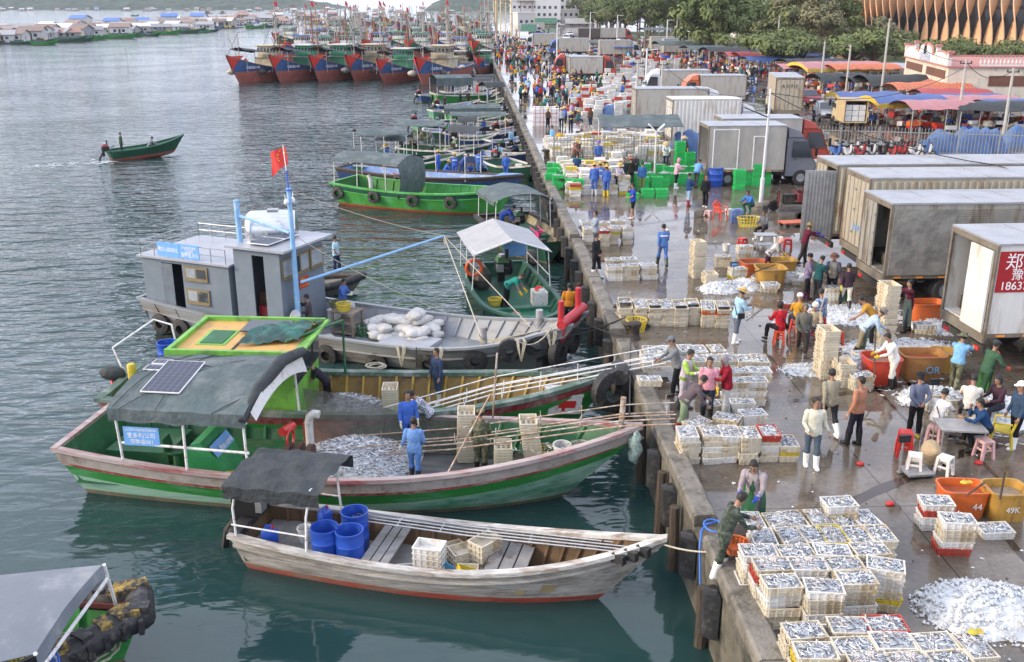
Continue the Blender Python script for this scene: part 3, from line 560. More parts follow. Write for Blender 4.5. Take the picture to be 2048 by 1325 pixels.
mb=MB(); mb.tube([H.edge(.985,-1,.1,.0)+Vector((0,0,-k*.12))+Vector((.05*math.sin(k*2),0,0)) for k in range(8)],[.06,.12,.15,.16,.15,.16,.13,.05],8); mb.build('bow_rope_bundle',mat('teal_rope',(.30,.40,.36),.9,var=.7,sc=14,bump=1,bsc=20),gb,smooth=60)
bk=basket('plastic_basket','yellow laundry style basket inside green boat below the canopy',GBM@Vector((4.55,-1.35,.46)),yel_p,.42,.3); bk.scale=(1.25,.8,1)
bucket('pale grey bucket lying on its side in the green stern',GBM@Vector((1.95,-1.0,.62)),white_p,.19,.36,1.3)
mb=MB(); mb.tube([(1.2,.2,.8),(2.5,-1.6,1.5)],.03,6)
o=MB(); o.lathe([(.25,0),(.29,.5),(.32,.52),(.32,.58),(.27,.58),(.24,.05)],n=18); o.bx(-.5,.45,-.35,.35,-.02,0); o=o.build('fish_tub',white_p,None,smooth=30); o.location=GBM@Vector((12.55,.1,1.0)); o.rotation_euler=(.1,0,0); o.scale=(.75,.75,.75); tag(o,'white round tub in a tray forward on the green boat deck','tub')
bk=basket('plastic_basket','yellow basket lying behind the white tub in green bow',GBM@Vector((12.1,.5,.9)),yel_p,.26,.2); bk=basket('plastic_basket','small orange basket beside the white tub on green boat',GBM@Vector((11.75,-.15,.75)),org_p,.3,.14)
# ---------------------------------------------------------------- boat with green cabin and yellow roof, between the green boat and the steel one
loc,rz,L=place(None,(-14.9,27.15),(-.5,25.5))
cb=thing('cabin_boat','lime green cabin boat with yellow roof lying between green boat and grey steel vessel','boat',loc,rz); CBM=Matrix.Translation(loc)@Matrix.Rotation(rz,4,'Z')
H=Hull(L,3.4,1.3,1.15,2.0,deck=.4,draft=.6,rake=1.6,trans=.8,full=3.0,srake=.5,thick=.12,zpow=2.4)
lime=mat('lime_paint',(.16,.42,.055),.5,var=.2,sc=2,dirt=(.09,.22,.05),dirtamt=.3,dsc=1.5); ylw=mat('yellow_roof_paint',(.60,.35,.10),.6,var=.2,sc=1.5,dirt=(.38,.22,.09),dirtamt=.3); ywood=mat('yellowed_planks',(.22,.14,.035),.7,var=.4,sc=3,dirt=(.08,.05,.03),dirtamt=.3)
grn_mat=mat('green_deck_mat',(.02,.13,.06),.6,var=.3,sc=4)
H.shell(cb,[('a',.12,1),('b',.3,2)],[antib,grn_hull,redrail],ywood,grn_mat,capm=mat('dull_green_rail',(.075,.13,.095),.6,var=.35,sc=3,dirt=(.25,.26,.24),dirtamt=.3),cap=(.06,.2,.1),ribs=mat('yellow_ribs',(.40,.25,.04),.6,var=.4),ribn=26)
cx0,cx1,cyw,czr=2.45,5.7,1.33,2.78
mb=MB(); mb.loft([[(cx0,-cyw,.4),(cx1-.12,-cyw,.4),(cx1-.12,cyw,.4),(cx0,cyw,.4)],[(cx0,-cyw,czr),(cx1,-cyw,czr),(cx1,cyw,czr),(cx0,cyw,czr)]]); mb.build('cabin',lime,cb)
mb=MB(); mb.bx(cx0-.2,cx1+.1,-cyw-.15,cyw+.15,czr,czr+.05,1); 
for a in((cx0-.25,cx1+.2,-cyw-.22,-cyw-.1),(cx0-.25,cx1+.2,cyw+.1,cyw+.22)): mb.bx(*a,czr-.05,czr+.18,0)
mb.bx(cx0-.25,cx0-.12,-cyw-.09,cyw+.09,czr-.05,czr+.17,0); mb.box((cx1+.1,0,czr+.08),(.5,2*cyw+.18,.06),0,R=Matrix.Rotation(-.35,3,'Y')); mb.bx(3.9,3.96,-cyw,cyw,czr+.05,czr+.075,2); mb.bx(2.75,3.6,-.75,.55,czr+.05,czr+.07,0); mb.bx(2.85,3.5,-.65,.45,czr+.07,czr+.09,3)
mb.build('roof',[lime,ylw,wood,grn_in],cb); mb=MB(); mb.bx(3.7,5.0,.25,1.3,czr+.12,czr+.16); mb.build('solar_panel',plain('dark_panel',(.05,.055,.065),.3),cb)
tp=MB(); tp.grid(lambda u,v:Vector((lerp(4.0,5.6,u)+.3*v,lerp(-.9,.9,v)+.5*u,czr+.14+.28*math.sin(PI*v)*(.4+.6*abs(noise.noise((u*4,v*4,2))))+.12*noise.noise((u*7,v*6,5)))),18,12); tp.build('folded_tarp',mat('green_black_tarp',(.02,.05,.045),.6,var=.5,sc=1.2,dirt=(.035,.15,.12),dirtamt=.4,dsc=.9),cb,smooth=50)
mb=MB(); 
for s_ in (-1,0,1): mb.box((cx1-.02,s_*.86,2.2),(.05,.76,.75),1,R=Matrix.Rotation(.05,3,'Y')); mb.box((cx1,s_*.86,2.2),(.05,.64,.62),0,R=Matrix.Rotation(.05,3,'Y'))
mb.bx(cx0+1.,cx0+2.2,-cyw-.03,-cyw-.002,1.9,2.6,0); mb.build('window',[glass,wood],cb)
mb=MB(); mb.tube([(.0,.5,1.3),(-.4,.7,2.15),(.6,1.5,2.8),(1.2,1.35,2.7),(1.35,1.25,1.9)],.032,7); mb.build('stern_hoop',pipe_w,cb)
o=barrel('plastic_drum','blue open drum on the stern of the lime cabin boat',blue_pl,None,.3,.92); o.location=CBM@Vector((1.15,1.0,1.35))
mb=MB(); mb.ell((-.3,.3,1.5),(.42,.2,.22)); mb.tube([(-.35,.4,1.3),(-.3,.3,.5)],.1,8,1); mb.build('covered_outboard',[tarp_d,red_p],cb,smooth=True)
mb=MB(); mb.lathe([(.13,0),(.13,.45),(.1,.5)],n=10); o=mb.build('gas_bottle',yel_p,None,smooth=30); o.location=CBM@Vector((.35,.2,1.35)); tag(o,'yellow gas bottle standing on the stern by the hoop','bottle')
mb=MB(); mb.tube([(6.4,1.5,1.2),(6.4,1.5,2.9),(5.3,-.6,2.95)],.045,6); mb.build('davit',grn_in,cb)
mb=MB(); mb.bx(7.3,8.3,-.6,.2,.42,.47); mb.bx(11.0,12.6,-1.0,.9,.42,.5); mb.build('deck_mat',mat('deck_mat_green',(.03,.16,.08),.7),cb)
tyre(cb,H.edge(.985,-1,.02,-.35),(.55,-.83,0),.62,.22); mb=MB()
for k in range(11): 
    t=.86+.013*k; p=H.edge(t,1,.02,.02); mb.box(p,(.30,.3,.16+.04*rnd.random()),rz=rnd.uniform(-.3,.3)-.2)
p=H.edge(.999,1); mb.tube([p+Vector((.12,.25,.1)),p+Vector((.2,-.1,.1)),p+Vector((.12,-.5,.05))],.24,9); mb.build('bow_fender',rub,cb,smooth=30)
mb=MB(); mb.box((0,0,.28),(.95,.6,.55)); mb.box((0,0,.58),(1.,.65,.06)); mb.bx(-.2,.3,-.306,-.3,.2,.42,1); mb.bx(-.1,.0,-.309,-.306,.1,.5,1); o=mb.build('cool_box',[white_p,red_p]); o.location=CBM@Vector((13.0,-.2,.95)); o.rotation_euler=(0.1,.1,.2); tag(o,'white cool box with red mark in the bow of the cabin boat','box')
coil('rope_coil','grey rope coil hung on far rail of the cabin boat',CBM@Vector((7.3,1.7,1.35)),rope_m,.22,5,9)
rail=MB()
for yy in(-.35,.0,.4): rail.tube([(7.9,yy-.9,.7),(11,yy-.3,1.5),(15.9,yy+.35,2.35)],.024,6)
for yy in(-.35,.4): rail.tube([(7.9,yy-.9,.95),(11,yy-.3,1.75),(15.9,yy+.35,2.6)],.018,6)
for k in range(8):
    x=8.2+k*1.05; z=.78+(x-8.2)*.205; yo=-.85+(x-7.9)*.155; rail.tube([(x,yo-.35,z),(x,yo+.4,z)],.014,5); rail.tube([(x,yo+.4,z),(x,yo+.4,z+.25)],.014,5); rail.tube([(x,yo-.35,z),(x,yo-.35,z+.25)],.014,5)
o=rail.build('crate_slide',pipe_w,None); o.matrix_world=CBM; tag(o,'white tubular crate slide from cabin boat deck up to the quay','slide')
# ---------------------------------------------------------------- grey steel carrier
loc,rz,L=place(None,(-16.28,37.4),(-.94,30.1))
sv=thing('carrier_vessel','grey steel carrier vessel with cabin, blue mast and white sacks on its deck','boat',loc,rz); SVM=Matrix.Translation(loc)@Matrix.Rotation(rz,4,'Z')
sgrey=mat('grey_steel_paint',(.26,.275,.295),.5,var=.14,sc=1.2,dirt=(.16,.14,.12),dirtamt=.25,dsc=.9,stretch=(.5,1,2)); sgrey2=mat('grey_hull_paint',(.33,.34,.35),.55,var=.2,sc=1,dirt=(.20,.15,.11),dirtamt=.35,dsc=.8,stretch=(.4,1,2.5)); cabg=mat('cabin_grey_paint',(.16,.195,.235),.5,var=.12,sc=1.5,dirt=(.2,.22,.24),dirtamt=.2); sdeck=mat('grey_steel_deck',(.19,.205,.22),.4,var=.2,sc=1.5,dirt=(.28,.27,.26),dirtamt=.3,dsc=1.2)
H=Hull(L,3.9,1.35,.95,2.15,deck=.38,draft=.5,rake=1.9,trans=.92,full=4.2,srake=.45,thick=.06,tip=.40,flare=.9,zpow=3.2,mid=.5)
H.shell(sv,[('a',.05,1),('b',.42,1)],[mat('rusty_bottom',(.16,.09,.06),.8,var=.4),sgrey2],sgrey,sdeck,capm=sgrey,cap=(.05,.1,.06),ribs=sgrey,ribn=26,rub=[(.42,.06,sgrey2)])
def cabin(parent,x0,x1,y0,y1,z0,z1,m,name='cabin',over=.12,rm=None,slope=0):
    mb=MB(); mb.bx(x0,x1,y0,y1,z0,z1); c=mb.build(name,m,parent)
    mb=MB(); mb.bx(x0-over,x1+over,y0-over,y1+over,z1+.003,z1+.08); mb.build('roof',rm or m,parent); return c
roofm=mat('pale_grey_roof',(.34,.355,.39),.4,var=.15,sc=1.5)
# rear cabin with a door opening: walls as pieces
mb=MB(); x0,x1,y0,y1,z0,z1=.3,4.25,-1.66,1.6,.4,3.0
mb.bx(x0,1.2,y0,y0+.06,z0,z1); mb.bx(2.15,x1,y0,y0+.06,z0,z1); mb.bx(1.2,2.15,y0,y0+.06,2.85,z1); mb.bx(x0,x0+.06,y0+.06,y1,z0,z1); mb.bx(x0+.06,x1,y1-.06,y1,z0,z1); mb.bx(x1-.06,x1,y0+.06,y1-.06,z0,z1)
mb.bx(x0+.06,x1-.06,y0+.06,y1-.06,.5,.54); cabn=mb.build('cabin',cabg,sv)
mb=MB(); mb.bx(1.22,1.72,y0-.03,y0-.005,.95,2.83); mb.build('door',mat('cabin_door',(.13,.16,.19),.5),cabn)
mb=MB(); mb.bx(x0-.1,x1+.15,y0-.16,y1+.1,z1,z1+.07); mb.build('roof',roofm,sv)
def swin(parent,o,xd,yd,w,h,n=2):
    mb=MB(); mb.X=frame(o,xd,yd); mb.bx(-.05,w+.05,-.05,h+.05,0,.05,0); mb.bx(-.06,w+.06,-.09,-.05,.0,.09,0)
    for i in range(n): mb.bx(.03+i*w/n,(i+1)*w/n-.03,.03,h-.03,.05,.06,1 if i%2 else 2)
    return mb.build('window',[mat('bronze_frame',(.24,.19,.11),.4,.3),glass,mat('curtained_glass',(.30,.33,.36),.15)],parent)
swin(sv,(2.35,y0-.002,2.38),(1,0,0),(0,0,1),.92,.40); swin(sv,(2.35,y0-.002,1.5),(1,0,0),(0,0,1),.92,.44)
# wheelhouse
mb=MB(); wx0,wx1,wy0,wy1,wz=4.5,6.45,-1.62,1.05,3.72
mb.bx(wx0,5.28,wy0,wy0+.05,.4,wz); mb.bx(5.78,wx1,wy0,wy0+.05,.4,wz); mb.bx(5.28,5.78,wy0,wy0+.05,3.5,wz); mb.bx(5.28,5.78,wy0,wy0+.05,.4,1.0)
mb.bx(wx1-.05,wx1,wy0+.05,wy1,.4,wz); mb.bx(wx0,wx1-.05,wy1-.05,wy1,.4,wz); mb.bx(wx0,wx0+.05,wy0+.05,wy1-.05,.4,wz); mb.bx(x1+.003,wx0-.003,-1.2,1.2,.4,2.9)
wh=mb.build('wheelhouse',cabg,sv); mb=MB(); mb.bx(wx0-.2,wx1+.35,wy0-.2,wy1+.2,wz,wz+.08); mb.build('roof',roofm,wh)
mb=MB(); mb.bx(4.6,6.35,-1.5,.95,1.0,1.05,0); mb.bx(4.9,5.9,-.9,.6,1.05,1.9,1); mb.box((5.5,-1.2,1.3),(.5,.4,.55),2); mb.lathe([(.02,0),(.17,.0),(.1,.1)],(5.5,-1.0,2.0),12,3); mb.bx(5.3,5.9,-.8,.5,1.9,1.93,4); mb.build('cabin_interior',[plain('lino_blue',(.12,.25,.4)),plain('cupboard_brown',(.2,.12,.08)),plain('red_bag',(.2,.01,.02)),plain('straw',(.55,.38,.1)),blue_pl],wh)
swin(wh,(6.452,-1.5,2.75),(0,1,0),(0,0,1),1.55,.62,3); swin(wh,(6.452,.22,2.75),(0,1,0),(0,0,1),.72,.62,1)
mb=MB(); mb.X=frame((6.455,-.55,2.1),(0,1,0),(0,0,1)); mb.bx(0,.55,0,.42,0,.012); rp=mb.build('red_notice',red_p,wh)
for k,(s_,z) in enumerate((('联系人',2.43),('13889138938',2.3),('135 7658 5898',2.18))): text(rp,'lettering',s_,yel_p,frame((6.47,-.275,z),(0,1,0),(0,0,1)),.13 if k==0 else .09)
solar_panel(wh,(5.0,-1.5,wz+.16),(1,0,.0),(0,1,0),.95,.95,6,1); solar_panel(wh,(5.0,-.5,wz+.16),(1,0,0),(0,1,0),.95,.95,6,1)
# rail, sign, tank, pipes
mb=MB(); zr=3.07
P=[(4.2,-1.7),(.35,-1.72),(.3,1.55),(4.2,1.6)]
for z in(.26,.52):
    for a,b in zip(P,P[1:]): mb.tube([(*a,zr+z),(*b,zr+z)],.018,5)
for a,b,n in((P[0],P[1],6),(P[1],P[2],4),(P[2],P[3],6)):
    for i in range(n+1): mb.tube([(lerp(a[0],b[0],i/n),lerp(a[1],b[1],i/n),zr),(lerp(a[0],b[0],i/n),lerp(a[1],b[1],i/n),zr+.52)],.018,5)
mb.build('railing',steel,sv)
for xa,xb,ss in((1.2,2.2,(('粤01-00501L',.22,0),)),(2.22,3.1,(('琼临高新盈渔港',.11,.14),('三亚渔船',.12,.03),('渔养殖 015',.2,-.12)))):
    mb=MB(); mb.bx(xa,xb,-1.775,-1.75,zr+.05,zr+.58); q=mb.build('name_board',[blu_sign,plain('sign_pale',(.35,.55,.85))][0 if xa>2 else 0],sv)
    for s_,h_,dz in ss: text(q,'lettering',s_,wht,frame(((xa+xb)/2,-1.777,zr+.31+dz),(1,0,0),(0,0,1)),h_,xs=.8)
steelt=mat('polished_steel_tank',(.62,.64,.66),.22,.85,var=.08,sc=2)
mb=MB(); mb.X=Matrix.Translation((4.75,.35,4.02))@Matrix.Rotation(.55,4,'Z')@Matrix.Rotation(PI/2,4,'Y'); mb.lathe([(.05,-.95),(.35,-.93),(.55,-.86),(.64,-.74),(.66,-.7),(.66,.8),(.6,.9),(.3,.97)],n=24); tk=mb.build('water_tank',steelt,sv,smooth=40)
for s_ in(-.6,.6):
    for yy in(-.66,.66): mb=MB(); mb.X=Matrix.Translation((4.75,.35,4.02))@Matrix.Rotation(.55,4,'Z'); mb.tube([(s_,yy,-.05),(s_,yy*.91,-.95)],.03,5); mb.build('leg',steel,tk)
mb=MB(); mb.X=Matrix.Translation((4.75,.35,4.02))@Matrix.Rotation(.55,4,'Z'); mb.box((.1,0,.68),(.4,.3,.06)); mb.build('filler_cap',steel,tk)
bluem=mat('pale_blue_paint',(.24,.45,.70),.5,var=.15,sc=3,dirt=(.55,.6,.65),dirtamt=.2)
mb=MB(); mb.tube([(4.45,-1.1,3.0),(4.42,-1.1,5.3)],.1,10); mb.tube([(4.42,-1.1,4.75),(6.7,-1.25,4.35)],.05,7); mb.build('exhaust_stack',bluem,sv,smooth=40)
mb=MB(); mb.tube([(6.78,-1.2,.4),(6.76,-1.2,5.9)],[.105,.08],10); mb.tube([(6.76,-1.2,5.9),(6.72,-1.2,6.5)],.03,6,1); mb.torus((6.76,-1.2,5.85),.11,.025,'Z',12,5,1); 
for s_ in(-.16,.2): mb.ell((6.75,-1.2+s_,5.45),(.09,.09,.11),2); mb.tube([(6.75,-1.2,5.5),(6.75,-1.2+s_,5.5)],.02,5,2); mb.tube([(6.75,-1.2+s_*1.1,5.5),(6.72,-1.2+s_*1.4,5.72)],.012,4,2)
mb.build('mast',[bluem,plain('deep_blue',(.05,.12,.5)),wht],sv,smooth=40)
b0=Vector((6.9,-1.1,2.55)); bt=SVM.inverted()@atY(888,472,36.3); mb=MB(); mb.tube([b0,bt],[.055,.04],9); mb.build('boom',bluem,sv,smooth=40)
mb=MB(); top=Vector((6.76,-1.2,5.85)); mb.tube(sag(top,bt,.15),.016,5); mb.tube([bt,SVM.inverted()@at(962,672,.2)],.02,5); mb.tube([bt,SVM.inverted()@at(1062,655,-.4)],.018,5); mb.tube([bt,bt+Vector((.05,.02,-.35))],.05,6); mb.tube(sag(Vector((6.76,-1.2,4.3)),Vector((11.5,1.85,1.0)),.2),.012,4); mb.build('rigging',rope_m,sv)
fl=MB(); 
def ff(u,v,o=0): return Vector((6.70-.66*u+.04,-1.2+.09*math.sin(u*7+v*2)+o,6.45+.85-v*.62-.42*u*(.6+.5*v)*1.0+.02))
mb=MB(); mb.tube([(6.72,-1.2,6.5),(6.66,-1.2,7.35)],.016,6); mb.build('flagstaff',wht,sv)
fl.grid(ff,12,8,0); fl.grid(lambda u,v:ff(v,u,.008),8,12,0)
def star(c,r,m):
    fl.poly([(c[0]+ (r if i%2==0 else r*.4)*math.sin(PI*i/5),c[1],c[2]+(r if i%2==0 else r*.4)*math.cos(PI*i/5)) for i in range(10)],m)
for u,v,r in((.16,.3,.085),(.36,.12,.035),(.42,.27,.035),(.42,.43,.035),(.36,.57,.035)):
    p=ff(u,v); star((p.x,p.y-.022,p.z),r,1)
fl.build('flag',[mat('flag_red',(.60,.04,.035),.75,var=.12,sc=4),yel_p],sv,smooth=60)
# bow: red crossbar with two bollards, tyres all round
ba=H.edge(.985,-1,.05,.12)+Vector((-.15,0,.05)); bb=H.edge(.985,1,.05,.12)+Vector((-.15,0,.05))
mb=MB(); mb.tube([ba+Vector((.1,-.25,0)),bb+Vector((.1,.25,0))],.15,12)
for q in(ba,bb): mb.tube([q-Vector((0,0,.1)),q+Vector((0,0,.72))],.10,12)
e0,e1=H.pt(.999,1.35,-1),H.pt(.999,1.35,1); mb.loft([[ba+Vector((.14,0,-.1)),bb+Vector((.14,0,-.1)),e1+Vector((.04,0,0)),e0+Vector((.04,0,0))],[ba+Vector((.20,0,-.1)),bb+Vector((.20,0,-.1)),e1+Vector((.1,0,0)),e0+Vector((.1,0,0))]])
mb.build('bow_bollard_bar',mat('red_bow_paint',(.42,.02,.03),.5,var=.2,sc=3),sv,smooth=40)
def sty(x,z,R_=.40,r=.15,rope=True):
    t=x/L; p=H.pt(t,z,-1); q=H.pt(t+.01,z,-1)-p; n=Vector((q.y,-q.x,0)).normalized(); tyre(sv,p,n,R_,r,H.edge(t,-1,0,.05) if rope else None)
for x,z in((.75,.45),(1.75,.35),(8.3,.25),(10.3,.2),(12.3,.45),(14.0,.75),(15.05,1.2),(16.0,1.3)): sty(x,z)
for s_,z,y_ in((-.5,1.1,.15),(.35,1.3,.1),(-.2,.45,.1)): tyre(sv,H.pt(.995,z,1)*1+Vector((.05,s_-H.pt(.995,z,1).y,0)),(1,.05*s_-.1,0),.5,.2)
deck=.38
# deck gear
mb=MB(); mb.box((10.6,-.2,deck+.08),(1.9,1.7,.14)); mb.build('hatch_cover',roofm,sv)
for pl in([(13.2,.6,deck),(13.2,.6,deck+.8)],[(15.1,1.1,deck+.3),(15.1,1.1,1.9)]): mb=MB(); mb.tube(pl,.13,10); mb.build('mooring_post',sgrey2,sv,smooth=40)
mb=MB()
for k in range(7): mb.tube([(13.2+.16*math.cos(a*.5),.6+.16*math.sin(a*.5),deck+.75-.6*a/12+.02*k) for a in range(0,13)],.02,5)
for k in range(5): mb.tube(sag((13.3+.1*k,.6-.05*k,deck+.35),(16.4,.35+.12*k-.3,1.95),.1),.016,4)
for x in(11.2,12.55,15.2,16.1):
    p=H.edge(x/L,-1,.08,.12); 
    for k in range(3): mb.tube([p+Vector((.04*k,0,.0)),p+Vector((.1+.03*k,-.02,-.45-.1*k)),p+Vector((.2,-.02,-.55-.1*k)),p+Vector((.26+.05*k,-.01,-.05)),p+Vector((.2,.1,.02))],.018,5)
p=H.edge(15.2/L,-1,.1,.1); q=H.edge(16.3/L,-1,.1,.15); mb.tube(sag(p,q,.35),.025,5); mb.build('mooring_line',rope_m,sv,smooth=True)
mb=MB()
for k in range(4):
    c=H.edge(11.95/L,-1,.14,0)+Vector((.11*(k%2)-.05,-.02,-.85-.22*(k//2))); mb.lathe([(.03,-.12),(.1,-.1),(.1,.06),(.04,.12)],c,8)
c=H.edge(11.95/L,-1,.1,.1); mb.tube([c,c+Vector((0,-.06,-.7))],.02,5,1); mb.build('yellow_floats',[yel_p,MC['dark_rope']],sv,smooth=40)
# table with baskets
def on_sv(x,y,z=deck): return SVM@Vector((x,y,z))
mb=MB(); mb.X=Matrix.Translation(on_sv(7.95,.15))@Matrix.Rotation(rz,4,'Z'); mb.box((0,0,.9),(.95,.75,.06)); mb.box((0,0,.5),(.85,.66,.04))
for a in(-.42,.42):
    for b in(-.32,.32): mb.box((a,b,.45),(.07,.07,.88))
mb.box((0,.0,.12),(.85,.66,.04)); mb.build('work_table',mat('worn_table_wood',(.20,.16,.12),.8,var=.4,sc=4),None); o=bpy.data.objects['work_table']; tag(o,'worn wooden work table carrying a yellow basket on the grey vessel','table')
basket('plastic_basket','yellow basket on top of the wooden work table',on_sv(7.85,.1,deck+.93),yel_p,.27,.24)
basket('plastic_basket','dark green basket on the deck behind the work table',on_sv(8.6,.25,deck),grn_in,.32,.4)
mb=MB(); mb.box((0,0,.2),(.75,.5,.4)); mb.box((0,0,.42),(.79,.54,.05)); o=mb.build('foam_box',white_p); o.location=on_sv(7.15,.9,deck+.2); o.rotation_euler=(0,0,rz); tag(o,'white foam box in front of the grey wheelhouse','box')
basket('plastic_basket','olive basket of rubbish standing on the white foam box',on_sv(7.05,.95,deck+.64),mat('olive_basket',(.16,.17,.05),.7),.3,.28)
for pl in([(6.7,-1.35,deck),(6.7,-1.35,1.1),(6.75,-1.4,1.35),(6.9,-1.5,1.5)],[(7.6,.75,deck),(7.6,.75,1.0),(7.65,.7,1.25),(7.85,.6,1.35)]): mb=MB(); mb.tube(pl,.17,10); mb.build('ventilation_cowl',[mat('pale_cowl',(.42,.43,.42),.5)],sv,smooth=40)
o=barrel('plastic_drum','small blue drum beside the man cooking on grey vessel',blue_pl,None,.19,.6,False); o.location=on_sv(7.45,-1.25)
# sacks
sackm=mat('white_sack',(.56,.55,.53),.85,var=.2,sc=5,bump=.8,bsc=9,dirt=(.38,.34,.3),dirtamt=.2,objr=.15)
def sack_mesh(seed):
    q=random.Random(seed); mb=MB(); n=14; 
    def f(a,b): 
        th=2*PI*a; ph=PI*b; x=math.cos(th)*math.sin(ph); y=math.sin(th)*math.sin(ph); z=-math.cos(ph)
        sx=math.copysign(abs(x)**.55,x)*.44; sy=math.copysign(abs(y)**.6,y)*.27; sz=z*.15
        k=1+.22*noise.noise((x*1.7+seed,y*1.7,z*1.7))
        return (sx*k,sy*k,sz*k+.13)
    mb.grid(f,n,9); return mb.mesh('sack',sackm,True)
SM=[sack_mesh(i*3.7) for i in range(4)]
q=random.Random(3); n=0
for lay,(cnt,zz) in enumerate(((22,0),(15,.2),(7,.42),(2,.62))):
    for i in range(cnt):
        u=q.random(); x=lerp(8.55,11.2,u)+q.gauss(0,.12)*(1-lay*.1); y=.95+q.uniform(-1,1)*(.95-.22*lay)*(1-.35*abs(u-.4)); x=lerp(x,9.7,.18*lay)
        o=ob('sack',SM[n%4]); o.location=on_sv(x,y,deck+zz); o.rotation_euler=(q.uniform(-.2,.2),q.uniform(-.2,.2),q.uniform(0,6.3)); o.scale=(q.uniform(.75,1.05),)*3
        tag(o,'white woven sack '+('on top of the sack pile amidships' if lay>1 else 'in the middle of the sack pile on grey vessel' if lay else 'at the bottom of the sack pile on grey vessel'),'sack','white sacks on the grey vessel'); n+=1
for x,y in((7.3,-1.0),(7.6,-.75),(7.9,-.95)):
    o=ob('sack',SM[n%4]); o.location=on_sv(x,y); o.scale=(.7,)*3; o.rotation_euler=(0,0,x*3); tag(o,'limp white sack left beside the work table','sack','white sacks on the grey vessel'); n+=1

# ---------------------------------------------------------------- dark green boat with grey tent canopy
S_=(-3.55,42.3); B_=(-2.0,32.6)
loc,rz,L=place(None,S_,B_)
db=thing('canopy_boat','dark green boat with a light grey tent canopy behind the steel bow','boat',loc,rz); DBM=Matrix.Translation(loc)@Matrix.Rotation(rz,4,'Z')
dgreen=mat('dark_green_paint',(.012,.10,.06),.55,var=.35,sc=2,dirt=(.05,.08,.06),dirtamt=.3)
H=Hull(L,3.25,.85,.8,1.3,deck=.3,draft=.5,rake=1.2,trans=.9,full=3.6,thick=.1); H.shell(db,[('a',.1,1)],[antib,dgreen],dgreen,dgreen,capm=mat('dark_green_rail',(.03,.10,.07),.6,var=.4),ribs=dgreen,ribn=14)
posts(db,[[(.5,s*1.5,.9),(.5,s*1.45,2.35)] for s in(1,-1)]+[[(4.3,s*1.62,.9),(4.35,s*1.5,2.5)] for s in(1,-1)]+[[(.5,s*1.45,2.35),(4.4,s*1.5,2.45)] for s in(1,-1)]+[[(4.4,-1.5,2.45),(4.4,0,2.95),(4.4,1.5,2.45)],[(.5,s*1.5,1.4),(4.3,s*1.6,1.4)] if False else [(.5,1.5,1.4),(4.3,1.6,1.35)],[(2.4,1.55,.9),(2.4,1.5,2.4)],[(2.4,-1.55,.9),(2.4,-1.5,2.4)]])
mb=MB()
for s in(1,-1):
    f=lambda u,v,o=0:Vector((lerp(.25,4.6,u),s*1.62*v,2.95-.55*v+o+.015*math.sin(u*9)))
    mb.grid(f if s>0 else (lambda u,v:f(u,1-v)),10,4); mb.grid((lambda u,v:f(1-u,v,-.015)) if s>0 else (lambda u,v:f(1-u,1-v,-.015)),10,4)
mb.build('canopy',tarp_l,db,smooth=30)
outboard(db,(1.3,.2,.45),0,False,1.5)
mb=MB(); mb.box((1.5,-.9,.75),(.7,.6,.9)); mb.ell((2.1,-.8,.75),(.35,.4,.55)); mb.build('engine_casing',mat('greasy_casing',(.06,.055,.045),.5,var=.5),db)
mb=MB(); mb.torus((3.2,-1.35,1.55),.32,.07,'X',18,8); mb.build('lifebuoy',mat('lifebuoy_orange',(.65,.09,.02),.5),db,smooth=True)
mb=MB(); mb.bx(.6,.63,.4,1.4,1.3,1.9); nb=mb.build('name_board',blu_sign,db)
mb=MB(); mb.bx(4.9,8.3,-1.2,1.2,.3,.36); mb.bx(5.6,5.75,-1.45,1.45,.36,.5); mb.build('deck_boards',mat('green_deck_plate',(.03,.15,.09),.35,var=.3),db)
mb=MB(); mb.box((0,0,.3),(.75,.55,.6)); mb.ell((-.05,0,.65),(.22,.18,.12),1); mb.ell((.18,.05,.63),(.14,.14,.1),0); o=mb.build('cool_box',[white_p,red_p],smooth=30); o.location=DBM@Vector((5.0,1.0,.36)); o.rotation_euler=(0,0,rz); tag(o,'white cool box with a red bag on top, in dark green boat','box')
bucket('small pink bucket by the bending man on dark green boat',DBM@Vector((6.9,-.35,.38)),mat('pale_pink_plastic',(.5,.3,.32),.5),.17,.28)
basket('plastic_basket','round yellow tub in front of the bending man',DBM@Vector((4.7,-.75,.38)),yel_p,.28,.25)
mb=MB(); mb.grid(lambda u,v:Vector((lerp(7.5,9.0,u)-.25*math.sin(v*PI),lerp(-1.3,1.1,v),.35+.75*(1-u)*max(0,.55-v)**1.0*1.6+.06*noise.noise((u*8,v*8,2)))),16,14); mb.build('net_heap',net,db,smooth=50)
tyre(db,H.edge(.55,1,.0,-.35),(0,1,0),.33,.12); tyre(db,H.edge(.01,1,.15,.15),(-.6,.8,0),.4,.2)
# ---------------------------------------------------------------- open hold boat with grey canopy beside the quay
loc,rz,L=place(None,(-2.7,52.2),(-.55,44.7))
ob2=thing('hold_boat','green boat with grey canopy and beige open hold against the quay','boat',loc,rz); OBM=Matrix.Translation(loc)@Matrix.Rotation(rz,4,'Z')
H=Hull(L,3.4,.95,.9,1.25,deck=.1,draft=.5,rake=.8,trans=.9,full=4.,thick=.14,tip=.3); H.shell(ob2,[('a',.1,1)],[antib,dgreen],mat('beige_liner',(.36,.31,.20),.7,var=.4,sc=2.5,dirt=(.1,.09,.06),dirtamt=.35),MC['beige_liner'],capm=mat('black_rail',(.035,.032,.03),.7,var=.5,sc=5),cap=(.12,.14,.14))
posts(ob2,[[(x,s*1.5,.9),(x,s*1.45,2.4)] for s in(1,-1) for x in(.3,1.8,3.3)]+[[(.2,s*1.45,2.4),(3.5,s*1.45,2.4)] for s in(1,-1)])
